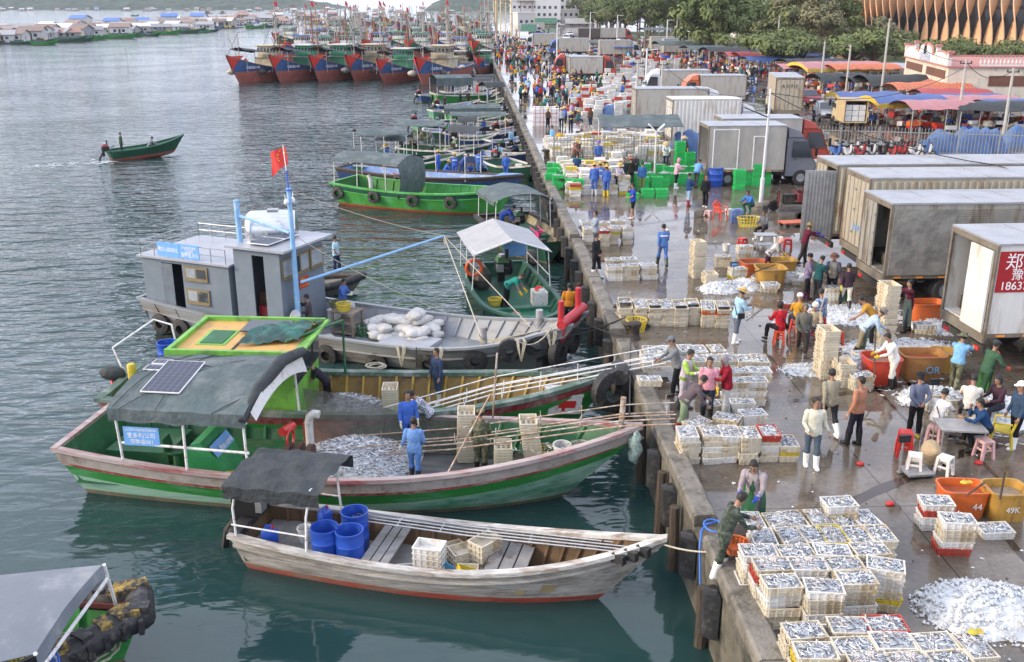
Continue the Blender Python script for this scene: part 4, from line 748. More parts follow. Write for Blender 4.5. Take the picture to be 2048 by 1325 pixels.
tarp(ob2,[(.1,1.55,2.4),(.1,-1.55,2.4),(3.4,-1.6,2.38),(3.4,1.6,2.38)],None,m=tarp_g,arch=.35,n=12,skirt=.2,seed=6)
mb=MB(); mb.bx(.3,3.6,-1.35,1.35,.12,.55); mb.build('stern_deck',dgreen,ob2); outboard(ob2,(1.6,.3,.6),0,False,1.2)
for x,y,l in((3.2,-.1,'left'),(3.35,-.3,'right')): bucket('small white paint can, %s of two by the pink chair'%l,OBM@Vector((x,y,.57)),white_p,.13,.3)
# ---------------------------------------------------------------- light green boat with tyres
loc,rz,L=place(None,(-12.4,61.7),(-1.9,56.4))
lb=thing('green_boat','light green open boat with four black tyres along its side and an arched canopy','boat',loc,rz); LBM=Matrix.Translation(loc)@Matrix.Rotation(rz,4,'Z')
brg=mat('bright_green_paint',(.06,.33,.05),.5,var=.2,sc=1.5,dirt=(.10,.38,.16),dirtamt=.3)
H=Hull(L,3.5,1.35,1.15,1.6,deck=.45,draft=.5,rake=1.2,trans=.9,full=3.2,srake=.4,thick=.1)
H.shell(lb,[('a',.13,1),('b',.32,2),('b',.06,1)],[mat('orange_waterline',(.36,.08,.03),.7,var=.3),brg,dgreen],mat('bright_green_inside',(.05,.25,.05),.6,var=.3),mat('bright_green_deck',(.045,.20,.07),.6,var=.3),capm=brg,ribs=brg,ribn=18,rub=[(.33,.05,brg)])
posts(lb,[[(x,s*1.6,1.2),(x,s*1.5,2.75)] for s in(1,-1) for x in(.35,2.,4.)])
tarp(lb,[(.15,1.65,2.7),(.15,-1.65,2.75),(5.0,-1.7,2.8),(5.0,1.65,2.75)],None,m=tarp_g,arch=.42,n=14,seed=9)
mb=MB(); mb.grid(lambda u,v:Vector((5.0+.35*math.sin(v*PI)*.6-.1*v,lerp(-1.72,1.3,u),lerp(3.15-.35*(2*u-1)**2,.75,v)+.0)),12,8); mb.grid(lambda u,v:Vector((4.97+.35*math.sin(u*PI)*.6-.1*u,lerp(-1.72,1.3,v),lerp(3.15-.35*(2*v-1)**2,.75,u))),8,12); mb.build('front_curtain',tarp_g,lb,smooth=60)
mb=MB(); mb.tube([(2.6,-1.0,.5),(2.6,-1.0,1.7),(2.45,-1.,1.95)],.13,9); mb.build('exhaust_pipe',pipe_w,lb,smooth=40)
for x in(.45,3.2,5.9,8.35): 
    p=H.pt(x/L,.78,-1); tyre(lb,p,(0.05,-1,0),.40,.14,H.edge(x/L,-1,0,.05))
# ---------------------------------------------------------------- blue work boat
loc,rz,L=place(None,(-13.2,69.4),(-.95,62.7))
bb_=thing('blue_boat','blue open boat crowded with fishermen in blue overalls','boat',loc,rz); BBM=Matrix.Translation(loc)@Matrix.Rotation(rz,4,'Z')
bhul=mat('blue_hull_paint',(.03,.07,.20),.5,var=.3,sc=2); binn=mat('blue_deck_paint',(.10,.20,.42),.5,var=.3,sc=2,dirt=(.3,.36,.45),dirtamt=.3)
H=Hull(L,3.0,1.0,.85,1.35,deck=.4,draft=.4,rake=1.4,trans=.85,full=2.4,thick=.1,bowdeck=.12); H.shell(bb_,[('a',.1,1),('b',.2,2)],[antib,bhul,mat('dark_wood_rail',(.06,.045,.035),.7)],binn,binn,capm=MC['dark_wood_rail'])
mb=MB(); a=H.pt(.93,1.,1); mb.loft([[H.pt(t,H.sh(t),s)+Vector((0,0,.09)) for s in(1,-1) for t in ((.86,.93,.985) if s>0 else (.985,.93,.86))],[H.pt(t,H.sh(t),s)+Vector((0,0,.13)) for s in(1,-1) for t in ((.86,.93,.985) if s>0 else (.985,.93,.86))]]); mb.build('bow_deck',binn,bb_)
posts(bb_,[[(6.6,s*1.3,.8),(6.6,s*1.2,2.5)] for s in(1,-1)]+[[(10.2,s*1.1,.8),(10.2,s*1.1,2.5)] for s in(1,-1)])
mb=MB(); mb.tube([(8.5,-.6,.5),(9.6,-.9,.5)],.16,10); mb.torus((8.3,.5,.55),.3,.1,'Z',14,6); mb.build('deck_gear',white_p,bb_,smooth=40); tyre(bb_,H.pt(.38,.6,-1),(0,-1,0),.4,.14)
bucket('pale pink bucket on the blue boat near the seated straw hat man',BBM@Vector((4.6,-.8,.42)),MC['pale_pink_plastic'],.25,.5)
# ---------------------------------------------------------------- moving green skiff and black rib
loc,rz,L=place(None,(-33.2,79.4),(-27.9,82.5))
sk=thing('motor_skiff','small dark green motor boat speeding across open water, trailing a white wake','boat',loc,rz); SKM=Matrix.Translation(loc)@Matrix.Rotation(rz,4,'Z')@Matrix.Rotation(-.07,4,'Y'); sk.rotation_euler=(0,-.07,rz)
H=Hull(L,2.0,.7,.65,1.15,deck=.25,draft=.3,rake=1.0,trans=.85,full=2.3,thick=.08); dk=mat('deep_green_paint',(.012,.075,.04),.5,var=.25)
H.shell(sk,[('a',.1,1)],[MC['red_antifouling'],dk],mat('green_inside',(.03,.14,.07),.6),mat('pale_boards',(.3,.3,.27),.7),capm=dk); outboard(sk,(-.1,0,.5),0,True,1.1)
loc,rz,L=place(None,(-14.0,40.7),(-9.1,41.0)); 
rb_=thing('inflatable_boat','dirty grey inflatable boat floating behind the grey wheelhouse','boat',loc,rz); RBM=Matrix.Translation(loc)@Matrix.Rotation(rz,4,'Z')
H=Hull(L,2.1,.45,.42,.75,deck=.25,draft=.25,rake=.6,trans=.9,full=2.6,thick=.05); gum=mat('grey_rubber_hull',(.19,.18,.165),.6,var=.35,sc=3); H.shell(rb_,[('a',.05,0)],[gum,gum],gum,mat('grey_boat_floor',(.2,.19,.17),.7))
mb=MB(); mb.tube([H.edge(t,1,.0) for t in(0,.2,.4,.6,.75,.87,.95,.99)]+[H.edge(t,-1,.0) for t in(.99,.95,.87,.75,.6,.4,.2,0)],.17,9); mb.build('tube',rub,rb_,smooth=50)
# ---------------------------------------------------------------- boat cut by the left lower corner
loc,rz,L=place(None,(-19.0,13.2),(-10.85,16.1))
cl=thing('tyre_bow_boat','green boat at lower left with grey canopy and big tyre wrapped round its bow','boat',loc,rz); CLM=Matrix.Translation(loc)@Matrix.Rotation(rz,4,'Z')
H=Hull(L,3.0,.95,.9,1.1,deck=.3,draft=.4,rake=.5,trans=.9,full=3.,thick=.12,tip=.2); H.shell(cl,[('a',.1,1)],[antib,grn_hull],mat('bright_green_inside2',(.03,.22,.05),.6,var=.4,sc=2),grn_in,capm=mat('maroon_rail',(.13,.03,.03),.6,var=.4),cap=(.05,.2,.08),ribs=mat('green_frame',(.06,.35,.08),.6),ribn=14)
mb=MB(); mb.tube([H.edge(t,1,.1) for t in(.62,.72,.82,.9,.95,.985,.999)]+[H.edge(t,-1,.1) for t in(.999,.985,.95,.9,.82,.72)],.27,12,0)
pp=[H.edge(t,1,.1) for t in(.8,.84,.88,.92,.95,.97,.985,.999)]+[H.edge(t,-1,.1) for t in(.999,.985,.97,.95,.92,.88,.84)]
for i,p in enumerate(pp):
    d=(pp[min(i+1,len(pp)-1)]-pp[max(i-1,0)]).normalized(); mb.box(p+Vector((0,0,.22)),(.22,.36,.12),1 if i%5!=3 else 0,rz=math.atan2(d.y,d.x)+.12*math.sin(i*3))
for k in range(26):
    t=lerp(.64,.999,(k%13)/12); p=H.edge(t,1 if k<13 else -1,.36,-.02); mb.box(p,(.09,.12,.3),0,rz=k)
mb.build('tyre_fender',[rub,mat('worn_yellow_paint',(.40,.26,.05),.8,var=.5,sc=4,dirt=(.03,.03,.03),dirtamt=.55,dsc=6)],cl,smooth=30)
C1,C2,C0,C3=Vector((8.12,-.15,2.2)),Vector((7.08,-2.2,2.0)),Vector((6.2,1.9,1.9)),Vector((5.0,-2.2,1.9))
def cf(u,v,o=0):
    a=C1.lerp(C2,v); b=Vector((-.3,lerp(1.9,-2.2,v),1.95)); p=b.lerp(a,u); return p+Vector((0,0,.10*math.sin(PI*v)+.02*noise.noise((u*9,v*6,1))+o))
mb=MB(); mb.grid(lambda u,v:cf(1-u,v),14,14); mb.grid(lambda u,v:cf(u,v,-.015),14,14)
mb.grid(lambda u,v:cf(1,v)+Vector((.03*u,-.05*u,-.28*u*(.6+.4*v))),3,14); mb.build('canopy',mat('blue_grey_tarp',(.155,.175,.20),.55,var=.12,sc=1.5,bump=.3,bsc=3,dirt=(.24,.25,.26),dirtamt=.25),cl,smooth=50)
posts(cl,[[C1+Vector((.03,0,0)),Vector((8.25,.1,1.0))],[C2,Vector((7.2,-.95,1.0))],[C1+Vector((.05,0,-.3)),C2+Vector((.05,0,-.3))],[(3,1.4,1),(3,1.6,1.9)],[(3,-1.4,1),(3,-1.9,1.9)]],.035)
mb=MB(); M_=frame((7.25,-1.55,1.42),(.35,-.93,0),(0,0,1)); mb.X=M_; mb.bx(-.3,.3,-.22,.22,-.02,.0); nb=mb.build('name_board',plain('board_blue',(.05,.16,.55)),cl)
text(nb,'lettering','深渔PJ',wht,M_@Matrix.Translation((0,.08,.003)),.15); text(nb,'lettering','6',wht,M_@Matrix.Translation((.05,-.11,.003)),.16)
o=basket('plastic_basket','yellow slatted basket with red rim in the lower left boat',CLM@Vector((6.65,.1,.5)),yel_p,.42,.5); m_=MB(); m_.torus((0,0,.5),.43,.04,'Z',20,6); m_.build('rim',red_p,o,smooth=True)
coil('rope_coil','tangle of pale rope in the bow of the lower left boat',CLM@Vector((7.5,-.15,.45)),rope_m,.5,9,7,.018)
# ================================================================ MID AND FAR BOATS
def sampan(label,sp,bp,hullm,inm,deckm,B=2.6,zs=.9,zm=.75,zb=1.25,z=-.9,canopy=None,engine=1,rail_=None,skirt=0,rg=random.Random(4),height=2.3,arch=.3,band=None,name='sampan'):
    a=at(*sp,z); b=at(*bp,z); loc,rz,L=place(None,(a.x,a.y),(b.x,b.y))
    t=thing(name,label,'boat',loc,rz,'small fishing boats moored at the quay'); M_=Matrix.Translation(loc)@Matrix.Rotation(rz,4,'Z')
    H=Hull(L,B,zs,zm,zb,deck=.3,draft=.4,rake=1.3,trans=.82,full=2.6,srake=.3,thick=.1,N=16)
    H.shell(t,[('a',.12,1)]+([('b',.25,2)] if band else []),[antib,hullm]+([band] if band else []),inm,deckm,capm=rail_ or MC['bleached_timber'],ribs=None)
    if engine: outboard(t,(.15,.15,.7),0,engine==1,1.15)
    if canopy:
        u0,u1,cm=canopy; x0,x1=u0*L,u1*L; w=B/2*.9
        posts(t,[[(x,s*w,zm),(x,s*w*.95,height)] for s in(1,-1) for x in(x0+.1,(x0+x1)/2,x1-.1)])
        tarp(t,[(x0,w,height),(x0,-w,height),(x1,-w,height),(x1,w,height)],None,m=cm,arch=arch,n=10,skirt=skirt,seed=sp[0]*.1)
    mb=MB()
    for i in range(9):
        x=rg.uniform(.2,.85)*L; y=rg.uniform(-.35,.35)*B; k=rg.randrange(6)
        if k<2: mb.box((x,y,.48),(rg.uniform(.3,.6),rg.uniform(.3,.5),rg.uniform(.2,.4)),k,rz=rg.random())
        elif k<4: mb.lathe([(.18,.3),(.22,.6),(.2,.6),(.17,.34)],(x,y,0),10,k)
        else: mb.ell((x,y,.42),(rg.uniform(.3,.5),.3,.22),k)
    mb.build('deck_gear',[white_p,org_p,blue_pl,yel_p,net,rope_m],t,smooth=35)
    return t,M_
dgr=dgreen; blu=bhul; mint=mat('mint_paint',(.12,.30,.20),.6,var=.3,sc=2)
sampan('green boat with grey canopy and red flag, just behind the light green one',(700,330),(930,318),grn_hull,grn_in,grn_in,canopy=(.06,.46,tarp_g),height=3.0,B=3.2,engine=2)
sampan('boat with olive canopy where a man sits sorting, behind the blue overalls crew',(800,295),(985,300),dgr,mat('mossy_deck',(.05,.16,.05),.7),MC['mossy_deck'],canopy=(.0,.5,tarp_g),height=2.7,B=3.2)
sampan('dark boat under a sagging dark awning beside the blue overalls crew',(905,300),(1062,318),blu,binn,binn,canopy=(.02,.42,tarp_d),height=2.4,B=2.6,arch=.4,engine=2)
sampan('dark green boat where a man in pale blue sits, close to the quay',(985,318),(1072,345),dgr,dgr,dgr,B=2.8,zs=.8,engine=1)
sampan('blue boat with long dark grey canopy, nearer of the long pair',(888,268),(1048,268),blu,binn,binn,canopy=(.08,.78,tarp_g),height=2.5,B=2.6,arch=.22,engine=2)
sampan('blue boat with long grey canopy and skirts, farther of the long pair',(872,252),(1040,250),blu,binn,binn,canopy=(.1,.76,tarp_g),height=2.5,B=2.6,arch=.25,skirt=.5,engine=2)
sampan('slim dark blue boat with bare wooden rail near the long canopies',(975,285),(1058,280),blu,binn,binn,B=2.2,engine=0)
sampan('pale green boat with red engine and bare deck, left of long canopies',(826,246),(1018,238),mint,grn_in,grn_in,B=2.8)
sampan('green boat with timber rails and a pink hat woman aboard',(893,228),(1022,222),grn_hull,grn_in,grn_in,B=2.8)
sampan('green boat with a big dark canopy house near the red trawlers',(866,200),(985,196),grn_hull,grn_in,grn_in,canopy=(.0,.6,tarp_g),height=3.4,B=3.6,skirt=.9,zs=1.5,zm=1.3)
sampan('small blue and red boat tucked left of the green canopy house',(836,192),(935,188),blu,binn,binn,B=2.6)
sampan('little blue boat with red engine below the green canopy house',(872,212),(960,208),blu,binn,binn,B=2.4)
sampan('small boat with black arched canopy hard against the quay',(962,206),(1008,204),dgr,grn_in,grn_in,canopy=(.05,.9,tarp_d),height=2.6,B=2.8,arch=.6,engine=0)
sampan('small boat with a dark tarp on frames near the red cabin trawler',(940,188),(992,187),blu,binn,binn,canopy=(.1,.8,tarp_d),height=2.5,B=2.6,engine=0)
sampan('faded boat with orange crates, moored beyond the pale green one',(935,246),(1040,246),mint,grn_in,grn_in,B=2.2,engine=2)
# ---- trawlers
tred=mat('trawler_red_bottom',(.40,.115,.085),.7,var=.25,sc=.8,dirt=(.26,.12,.10),dirtamt=.3,dsc=.6); tblue=mat('trawler_blue',(.03,.095,.26),.55,var=.25,sc=1,dirt=(.10,.14,.22),dirtamt=.25); tbowr=mat('trawler_bow_red',(.60,.045,.03),.55,var=.15,sc=2); tgreen=mat('trawler_green',(.02,.16,.09),.55,var=.3,sc=1); cream=mat('wheelhouse_cream',(.50,.45,.33),.6,var=.2,sc=2,dirt=(.25,.2,.14),dirtamt=.25); wgreen=mat('wheelhouse_green',(.05,.30,.17),.6,var=.2,sc=2); tdeck=mat('trawler_deck',(.12,.11,.10),.8,var=.4,sc=2); mastm=mat('weathered_mast',(.38,.36,.33),.6,var=.3,sc=3); ochre=mat('ochre_mast',(.45,.26,.08),.6); rustm=mat('rust_mast',(.22,.10,.06),.7)
def trawler(name,label,L,B,hm,wm,roofmm,mm,gantry,awn,wpos=.42,zb=4.3):
    t=thing(name,label,'trawler',(0,0,0)); H=Hull(L,B,2.2,1.9,zb,deck=1.35,draft=1.2,rake=3.0,trans=.85,full=2.6,thick=.15,N=20,zpow=2.)
    H.shell(t,[('a',1.75,1),('b',.0001,1)],[tred,hm],hm,tdeck,capm=mat('trawler_rail',(.20,.15,.12),.7,var=.4),cap=(.06,.2,.1))
    mb=MB()
    for s in(1,-1):
        f=lambda u,v:H.pt(lerp(.86,.995,u),lerp(1.25+1.6*(1-u),H.sh(lerp(.86,.995,u))-.02,v),s)+Vector((0,s*.02,0)) if True else 0
        g=lambda u,v:H.pt(1-.13*(v)*u,lerp(1.9,H.sh(.99)-.05,v),s)+Vector((.015,s*.02,0))
        mb.grid(g if s<0 else (lambda u,v:g(1-u,v)),6,5)
    mb.build('bow_panel',tbowr,t)
    for k in range(5):
        mb=MB(); p=H.pt(.84,H.sh(.84)-.7,-1)+Vector((-.2*k*1.4,-.03,0)); mb.box(p,(.2,.03,.25)); 
        if k==0: pass
    for s in(1,-1):
        p=H.pt(.80,H.sh(.80)-.65,s); q=H.pt(.81,H.sh(.80)-.65,s); d=(q-p).normalized(); text(t,'lettering','琼临渔01%d8'%(len(label)%9),wht,frame(p+Vector((0,s*.06,0)),-s*d,(0,0,1)) if False else frame(p+Vector((0,s*.08,0)),d*(-s),(0,0,1)),.5)
    x0=wpos*L-2.2; w=B*.3
    mb=MB(); mb.bx(x0,x0+4.2,-w,w,1.35,3.5); mb.bx(x0+1.0,x0+3.8,-w*.85,w*.85,3.5,5.3); wh=mb.build('wheelhouse',wm,t)
    mb=MB(); mb.bx(x0+.6,x0+4.3,-w*1.05,w*1.05,5.3,5.45); mb.bx(x0-.5,x0+4.5,-w*1.1,w*1.1,3.46,3.56); mb.build('roof',roofmm,wh)
    for k in range(5):
        mb=MB(); y=lerp(-w*.72,w*.72,k/4); mb.box((x0+3.81,y,4.65),(.04,w*.26,.6)); mb.build('window',glass,wh)
    for k in range(3):
        for s in(1,-1): mb=MB(); mb.box((x0+1.5+k*.9,s*w*.855,4.65),(.6,.04,.6)); mb.build('window',glass,wh)
    mb=MB(); mb.tube([(x0+.2,0,3.5),(x0+.2,0,11.)],[.14,.09],7); mb.tube([(x0+.2,0,6.5),(x0-5,.6,8.3)],.07,6); mb.tube([(.84*L,0,2.5),(.84*L,0,7.6)],[.12,.07],7); mb.tube([(.84*L,0,3.2),(.97*L,.3,6.8)],.05,6); mb.tube([(x0+1.8,-w*.6,5.4),(x0+1.8,-w*.6,8.5)],.04,5); mb.tube([(x0+2.4,w*.6,5.4),(x0+2.4,w*.6,9.4)],.035,5); mb.build('mast',mm,t)
    mb=MB()
    for a,b,d in(((.84*L,0,7.5),(x0+.2,0,9.5),.4),((x0+.2,0,10.5),(.05*L,0,4),.3),((.84*L,0,7.4),(.985*L,0,zb),.1),((x0+.2,0,10.),(x0+3,w*1.2,3),.05),((x0+.2,0,10.),(x0+3,-w*1.2,3),.05)): mb.tube(sag(a,b,d,5),.03,4)
    mb.build('rigging',blk,t)
    if gantry:
        mb=MB(); gx=.12*L
        for s in(1,-1):
            for dx in(-.7,.7): mb.tube([(gx+dx,s*B*.32,1.3),(gx+dx*.3,s*B*.13,9.8)],.1,6)
            for k in range(5):
                f=k/5; mb.tube([(gx-.7*(1-.7*f),s*B*lerp(.32,.13,f),lerp(1.3,9.8,f)),(gx+.7*(1-.7*(f+.2)),s*B*lerp(.32,.13,f+.2),lerp(1.3,9.8,f+.2))],.05,5)
        for z in(4.2,7,9.8): f=(z-1.3)/8.5; mb.tube([(gx,-B*lerp(.32,.13,f),z),(gx,B*lerp(.32,.13,f),z)],.08,6)
        mb.bx(gx-.8,gx+.8,-B*.2,B*.2,9.8,9.9); mb.build('gantry',mastm,t)
    if awn:
        aw=tarp(t,[(x0+4.4,w*1.3,4.2),(x0+4.4,-w*1.3,4.2),(.86*L,-w*.8,5.0),(.86*L,w*.8,5.0)],None,m=awn,arch=.35,n=10,wob=.12,name='awning',seed=len(label))
        mb=MB()
        for x in(x0+4.6,.85*L):
            for s in(1,-1): mb.tube([(x,s*w*.9,1.5),(x,s*w*.85,4.6)],.05,5)
        mb.build('awning_frame',mastm,t)
    mb=MB(); mb.tube([(.83*L,-.9,3.0),(.83*L,.9,3.0)],.42,12,0); 
    for s in(-.95,.95): mb.tube([(.83*L,s-.05,3.0),(.83*L,s+.05,3.0)],.7,14,0)
    mb.build('winch',[blk,tbowr][len(label)%2],t,smooth=35)
    mb=MB(); q=random.Random(len(label)*3)
    for i in range(26):
        x=q.uniform(.05,.82)*L; y=q.uniform(-.36,.36)*B; k=q.randrange(6); z=1.4
        if k<2: mb.box((x,y,z+.3),(q.uniform(.5,1.2),q.uniform(.4,.9),q.uniform(.4,.8)),k,rz=q.random()*3)
        elif k<4: mb.lathe([(.3,0),(.33,.8),(.3,.8)],(x,y,z),9,k)
        else: mb.ell((x,y,z+.2),(q.uniform(.5,1.1),q.uniform(.5,.8),.45),k)
    mb.build('deck_gear',[white_p,org_p,blue_pl,tbowr,net,rope_m],t,smooth=35)
    mb=MB(); mb.tube([(x0+.2,0,11),(x0+.2,0,12.2)],.03,5); mb.grid(lambda u,v:Vector((x0+.2-1.1*u,.12*math.sin(u*6),12.2-.7*v-.3*u)),6,3,1); mb.grid(lambda u,v:Vector((x0+.2-1.1*v,.13*math.sin(v*6)+.02,12.2-.7*u-.3*v)),3,6,1); mb.build('flag',[mastm,MC['flag_red']],t)
    return t
white_roof=plain('white_roof',(.55,.55,.52)); blue_roof=plain('blue_roof',(.05,.13,.40)); 
TW=[trawler('trawler','end trawler with red and blue bow and cream wheelhouse, leftmost of front row',21,5.6,tblue,cream,cream,mastm,False,tarp_d),
    trawler('trawler','second trawler from the left in the front row, red and blue bow',21,5.4,tblue,wgreen,white_roof,rustm,False,tarp_d),
    trawler('trawler','trawler with a blue roofed wheelhouse in the row behind',20,5.4,tblue,mat('wheelhouse_white',(.55,.55,.52),.6,var=.2),blue_roof,ochre,False,None),
    trawler('trawler','trawler with green roofed white wheelhouse and gantry in the row behind',20,5.4,tgreen,MC['wheelhouse_white'],wgreen,mastm,True,None)]
for t in TW: t.location=(0,-200,-50)
def heading(t,px,py,ang=-105,sc=1.,first=False,proto=0,lab=None):
    """bow stem at the waterline pixel; heading towards the camera"""
    b=at(px,py,WZ); a=math.radians(ang); L=(21 if proto<2 else 20)*sc*.87
    loc=(b.x-math.cos(a)*L,b.y-math.sin(a)*L,WZ)
    if first: t.location=loc; t.rotation_euler=(0,0,a); t.scale=(sc,)*3; t['group']='trawlers moored in rows'; return t
    return dup(t,loc,a,lab,'trawlers moored in rows',(sc,)*3)
heading(TW[0],478,167,-112,1.,True,0); heading(TW[1],560,165,-110,1.,True,1)
for i,(px,py,l) in enumerate(((637,164,'third trawler from the left in the front row, red and blue bow'),(708,163,'fourth trawler from the left in front row, bow against the dark water'),(768,168,'fifth front row trawler with lower blue bow and red stripes'),(845,171,'last big front row trawler, right of the fifth, near green boats'))): heading(TW[(i+1)%2],px,py,-108,[1.,1.,.92,1.02][i],False,(i+1)%2,l)
heading(TW[2],735,118,-106,1.,True,2); heading(TW[3],820,118,-104,1.,True,3)
q=random.Random(8); n=0
for row,(y,xs) in enumerate(((122,(575,640,668,905,958)),(108,(600,690,780,865,930)),(150,(905,962)),(95,(560,625,690,755,820,880,935)),(78,(650,705,765,820,870,915,955)),(64,(690,740,790,840,885,925,955)),(52,(720,780,830,880,925)),(42,(760,820,870,915)))):
    for x in xs:
        k=(2,3,3,2,3)[n%5] if row!=2 else (0,1)[n%2]
        w=['in the second row','just behind the second row','just left of the quay end crowd','in the third row','in the fourth row','in a far row','among the far masts','among the farthest masts'][row]
        heading(TW[k],x+q.uniform(-8,8),y+q.uniform(-2,2),-104+q.uniform(-5,5),q.uniform(.85,1.) if row!=2 else .7,False,k,['red and blue bowed trawler with cream house ','red and blue trawler with green wheelhouse ','blue roofed trawler with ochre mast ','green hulled trawler with tall lattice gantry '][k]+w); n+=1
# ---- floating fish farm houses
rw=[mat('raft_white_wall',(.62,.61,.60),.7,var=.2,sc=.8,dirt=(.35,.32,.3),dirtamt=.2,objr=.15),mat('raft_grey_wall',(.33,.34,.36),.7,var=.2,objr=.2),mat('raft_cream_wall',(.50,.46,.38),.7,var=.2,objr=.2)]
rr=[mat('raft_rust_roof',(.27,.20,.17),.7,var=.3,objr=.25),mat('raft_grey_roof',(.36,.36,.37),.6,var=.25,objr=.25),mat('raft_white_roof',(.62,.62,.62),.6,var=.2),mat('raft_blue_roof',(.10,.20,.50),.6),mat('raft_red_roof',(.36,.20,.15),.6)]
raftm=mat('raft_boards',(.07,.065,.06),.85,var=.5,sc=.6)
def house(i,w,d,h,wm,rm,label):
    t=thing('raft_house',label,'raft house',(0,0,0),0,'houses on the floating fish farm')
    mb=MB(); mb.bx(-w/2-3,w/2+2.5,-d/2-2.5,d/2+1,0,.35); 
    for x in(-w/2-2.5,w/2+2): mb.tube([(x,-d/2-2,.3),(x,-d/2-2,2.2)],.08,5)
    mb.build('raft',raftm,t)
    mb=MB(); mb.bx(-w/2,w/2,-d/2,d/2,.35,h); mb.poly([(-w/2,-d/2,h),(-w/2,d/2,h),(-w/2,0,h+d*.22)][::-1]); mb.poly([(w/2,-d/2,h),(w/2,d/2,h),(w/2,0,h+d*.22)]); wl=mb.build('wall',wm,t)
    for x in(-w*.25,w*.2): mb=MB(); mb.bx(x-.45,x+.45,-d/2-.03,-d/2-.002,1.3,2.1); mb.build('window',glass,wl)
    mb=MB(); mb.bx(-.35,.35,-d/2-.04,-d/2-.002,.4,2.2); mb.build('door',wood,wl)
    mb=MB()
    for s in(1,-1): e=d/2+.4; mb.loft([[(x,0,h+d*.22+.12),(x,s*e,h-.05),(x,s*e,h-.15),(x,0,h+d*.22+.02)] for x in(-w/2-.4,w/2+.4)])
    mb.build('roof',rm,t)
    mb=MB(); q=random.Random(i)
    for k in range(10): mb.box((q.uniform(-w/2-2.5,w/2+2),-d/2-q.uniform(.5,2.2),.6),(q.uniform(.5,1.3),q.uniform(.5,1),q.uniform(.4,1.)),q.randrange(5),rz=q.random())
    mb.build('raft_gear',[blue_pl,tarp_d,white_p,yel_p,net],t); t.location=(0,-300,-60); return t
RH=[house(0,6,5,2.9,rw[0],rr[0],''),house(1,7,5,2.7,rw[0],rr[1],''),house(2,5,4.5,2.8,rw[1],rr[0],''),house(3,6.5,5,3.,rw[2],rr[2],''),house(4,6,5,4.6,rw[0],rr[3],''),house(5,8,5,2.5,rw[1],rr[4],''),house(6,9,6,2.4,rw[1],rr[1],'')]
RL=['white raft house with rusty brown roof','white raft house with pale grey roof','grey raft house with rusty brown roof','cream raft house with white roof','tall white raft house with blue roof','low grey raft house with red roof','wide low grey raft house with grey roof']
def line(P,x): 
    for (a,b),(c,d) in zip(P,P[1:]):
        if a<=x<=c: return lerp(b,d,(x-a)/(c-a))
    return P[-1][1]
q=random.Random(21); front=[(-40,95),(150,82),(300,71),(480,60)]; hs=[]
SHOW=0
def addh(px,py,k,w,first):
    b=at(px,py,WZ); rz=q.uniform(-.5,.5)
    t=RH[k]
    if first: t.location=b; t.rotation_euler=(0,0,rz); t['label']=RL[k]+' '+w; return
    dup(t,b,rz,RL[k]+' '+w,None,(q.uniform(.85,1.2),)*3)
used=set()
for d,cnt,w in((2,32,'in the front line of the floating farm'),(8,34,'in the middle of the floating farm'),(16,32,'toward the back of the floating farm')):
    for i in range(cnt):
        px=lerp(-30,470,(i+q.random()*.8)/cnt); py=line(front,px)-d-q.uniform(0,5)
        if py<line([(0,46),(470,44)],px): continue
        k=q.choice((0,0,0,1,1,1,2,2,2,3,3,4,5,6,6)); addh(px,py,k,w,k not in used); used.add(k)
for i in range(95):
    px=q.uniform(400,900); py=q.uniform(16,52); 
    if px>760 and py>36: continue
    addh(px,py,q.choice((0,1,2,2,5,5,6,3)),'in the dense farm behind the trawlers',False)
for i in range(46):
    px=q.uniform(-20,480); py=q.uniform(17,23); addh(px,py,q.choice((0,1,2,3,3,4,6)),'along the far shore below the wooded hill',False)
# little boats along the farm
def skiff_proto(lab,hm):
    t=thing('skiff',lab,'skiff',(0,0,0),0,'skiffs along the floating farm'); H=Hull(8.,2.2,1.,.8,1.7,deck=.3,draft=.3,rake=1.5,trans=.7,full=2.2,N=10); H.shell(t,[('a',.15,1)],[antib,hm],grn_in,grn_in,capm=hm); 
    mb=MB(); mb.box((2,0,.9),(2,1.3,1.1),0); mb.ell((4.5,0,.6),(.9,.7,.4),1); mb.build('cargo',[tarp_g,net],t); return t
SK=[skiff_proto('',dgreen),skiff_proto('',MC['green_hull_paint'])]
for i,(px,py) in enumerate(((22,90),(62,91),(152,81),(185,75),(235,75),(310,70),(360,66),(490,58),(520,56),(262,33))):
    b=at(px,py,WZ); l=('dark ' if i%2==0 else 'bright ')+'green skiff beside the floating farm, '+['farthest left','second along','third along','fourth along','below the white houses','near the right half','close to the tall white house','by the trawlers','just behind the first trawler','alone in open water'][i]
    if i<2: SK[i].location=b; SK[i].rotation_euler=(0,0,.15); SK[i]['label']=l
    else: dup(SK[i%2],b,q.uniform(-.3,.5),l,None,(1.4 if i in(5,6,7,8) else 1.,)*3)

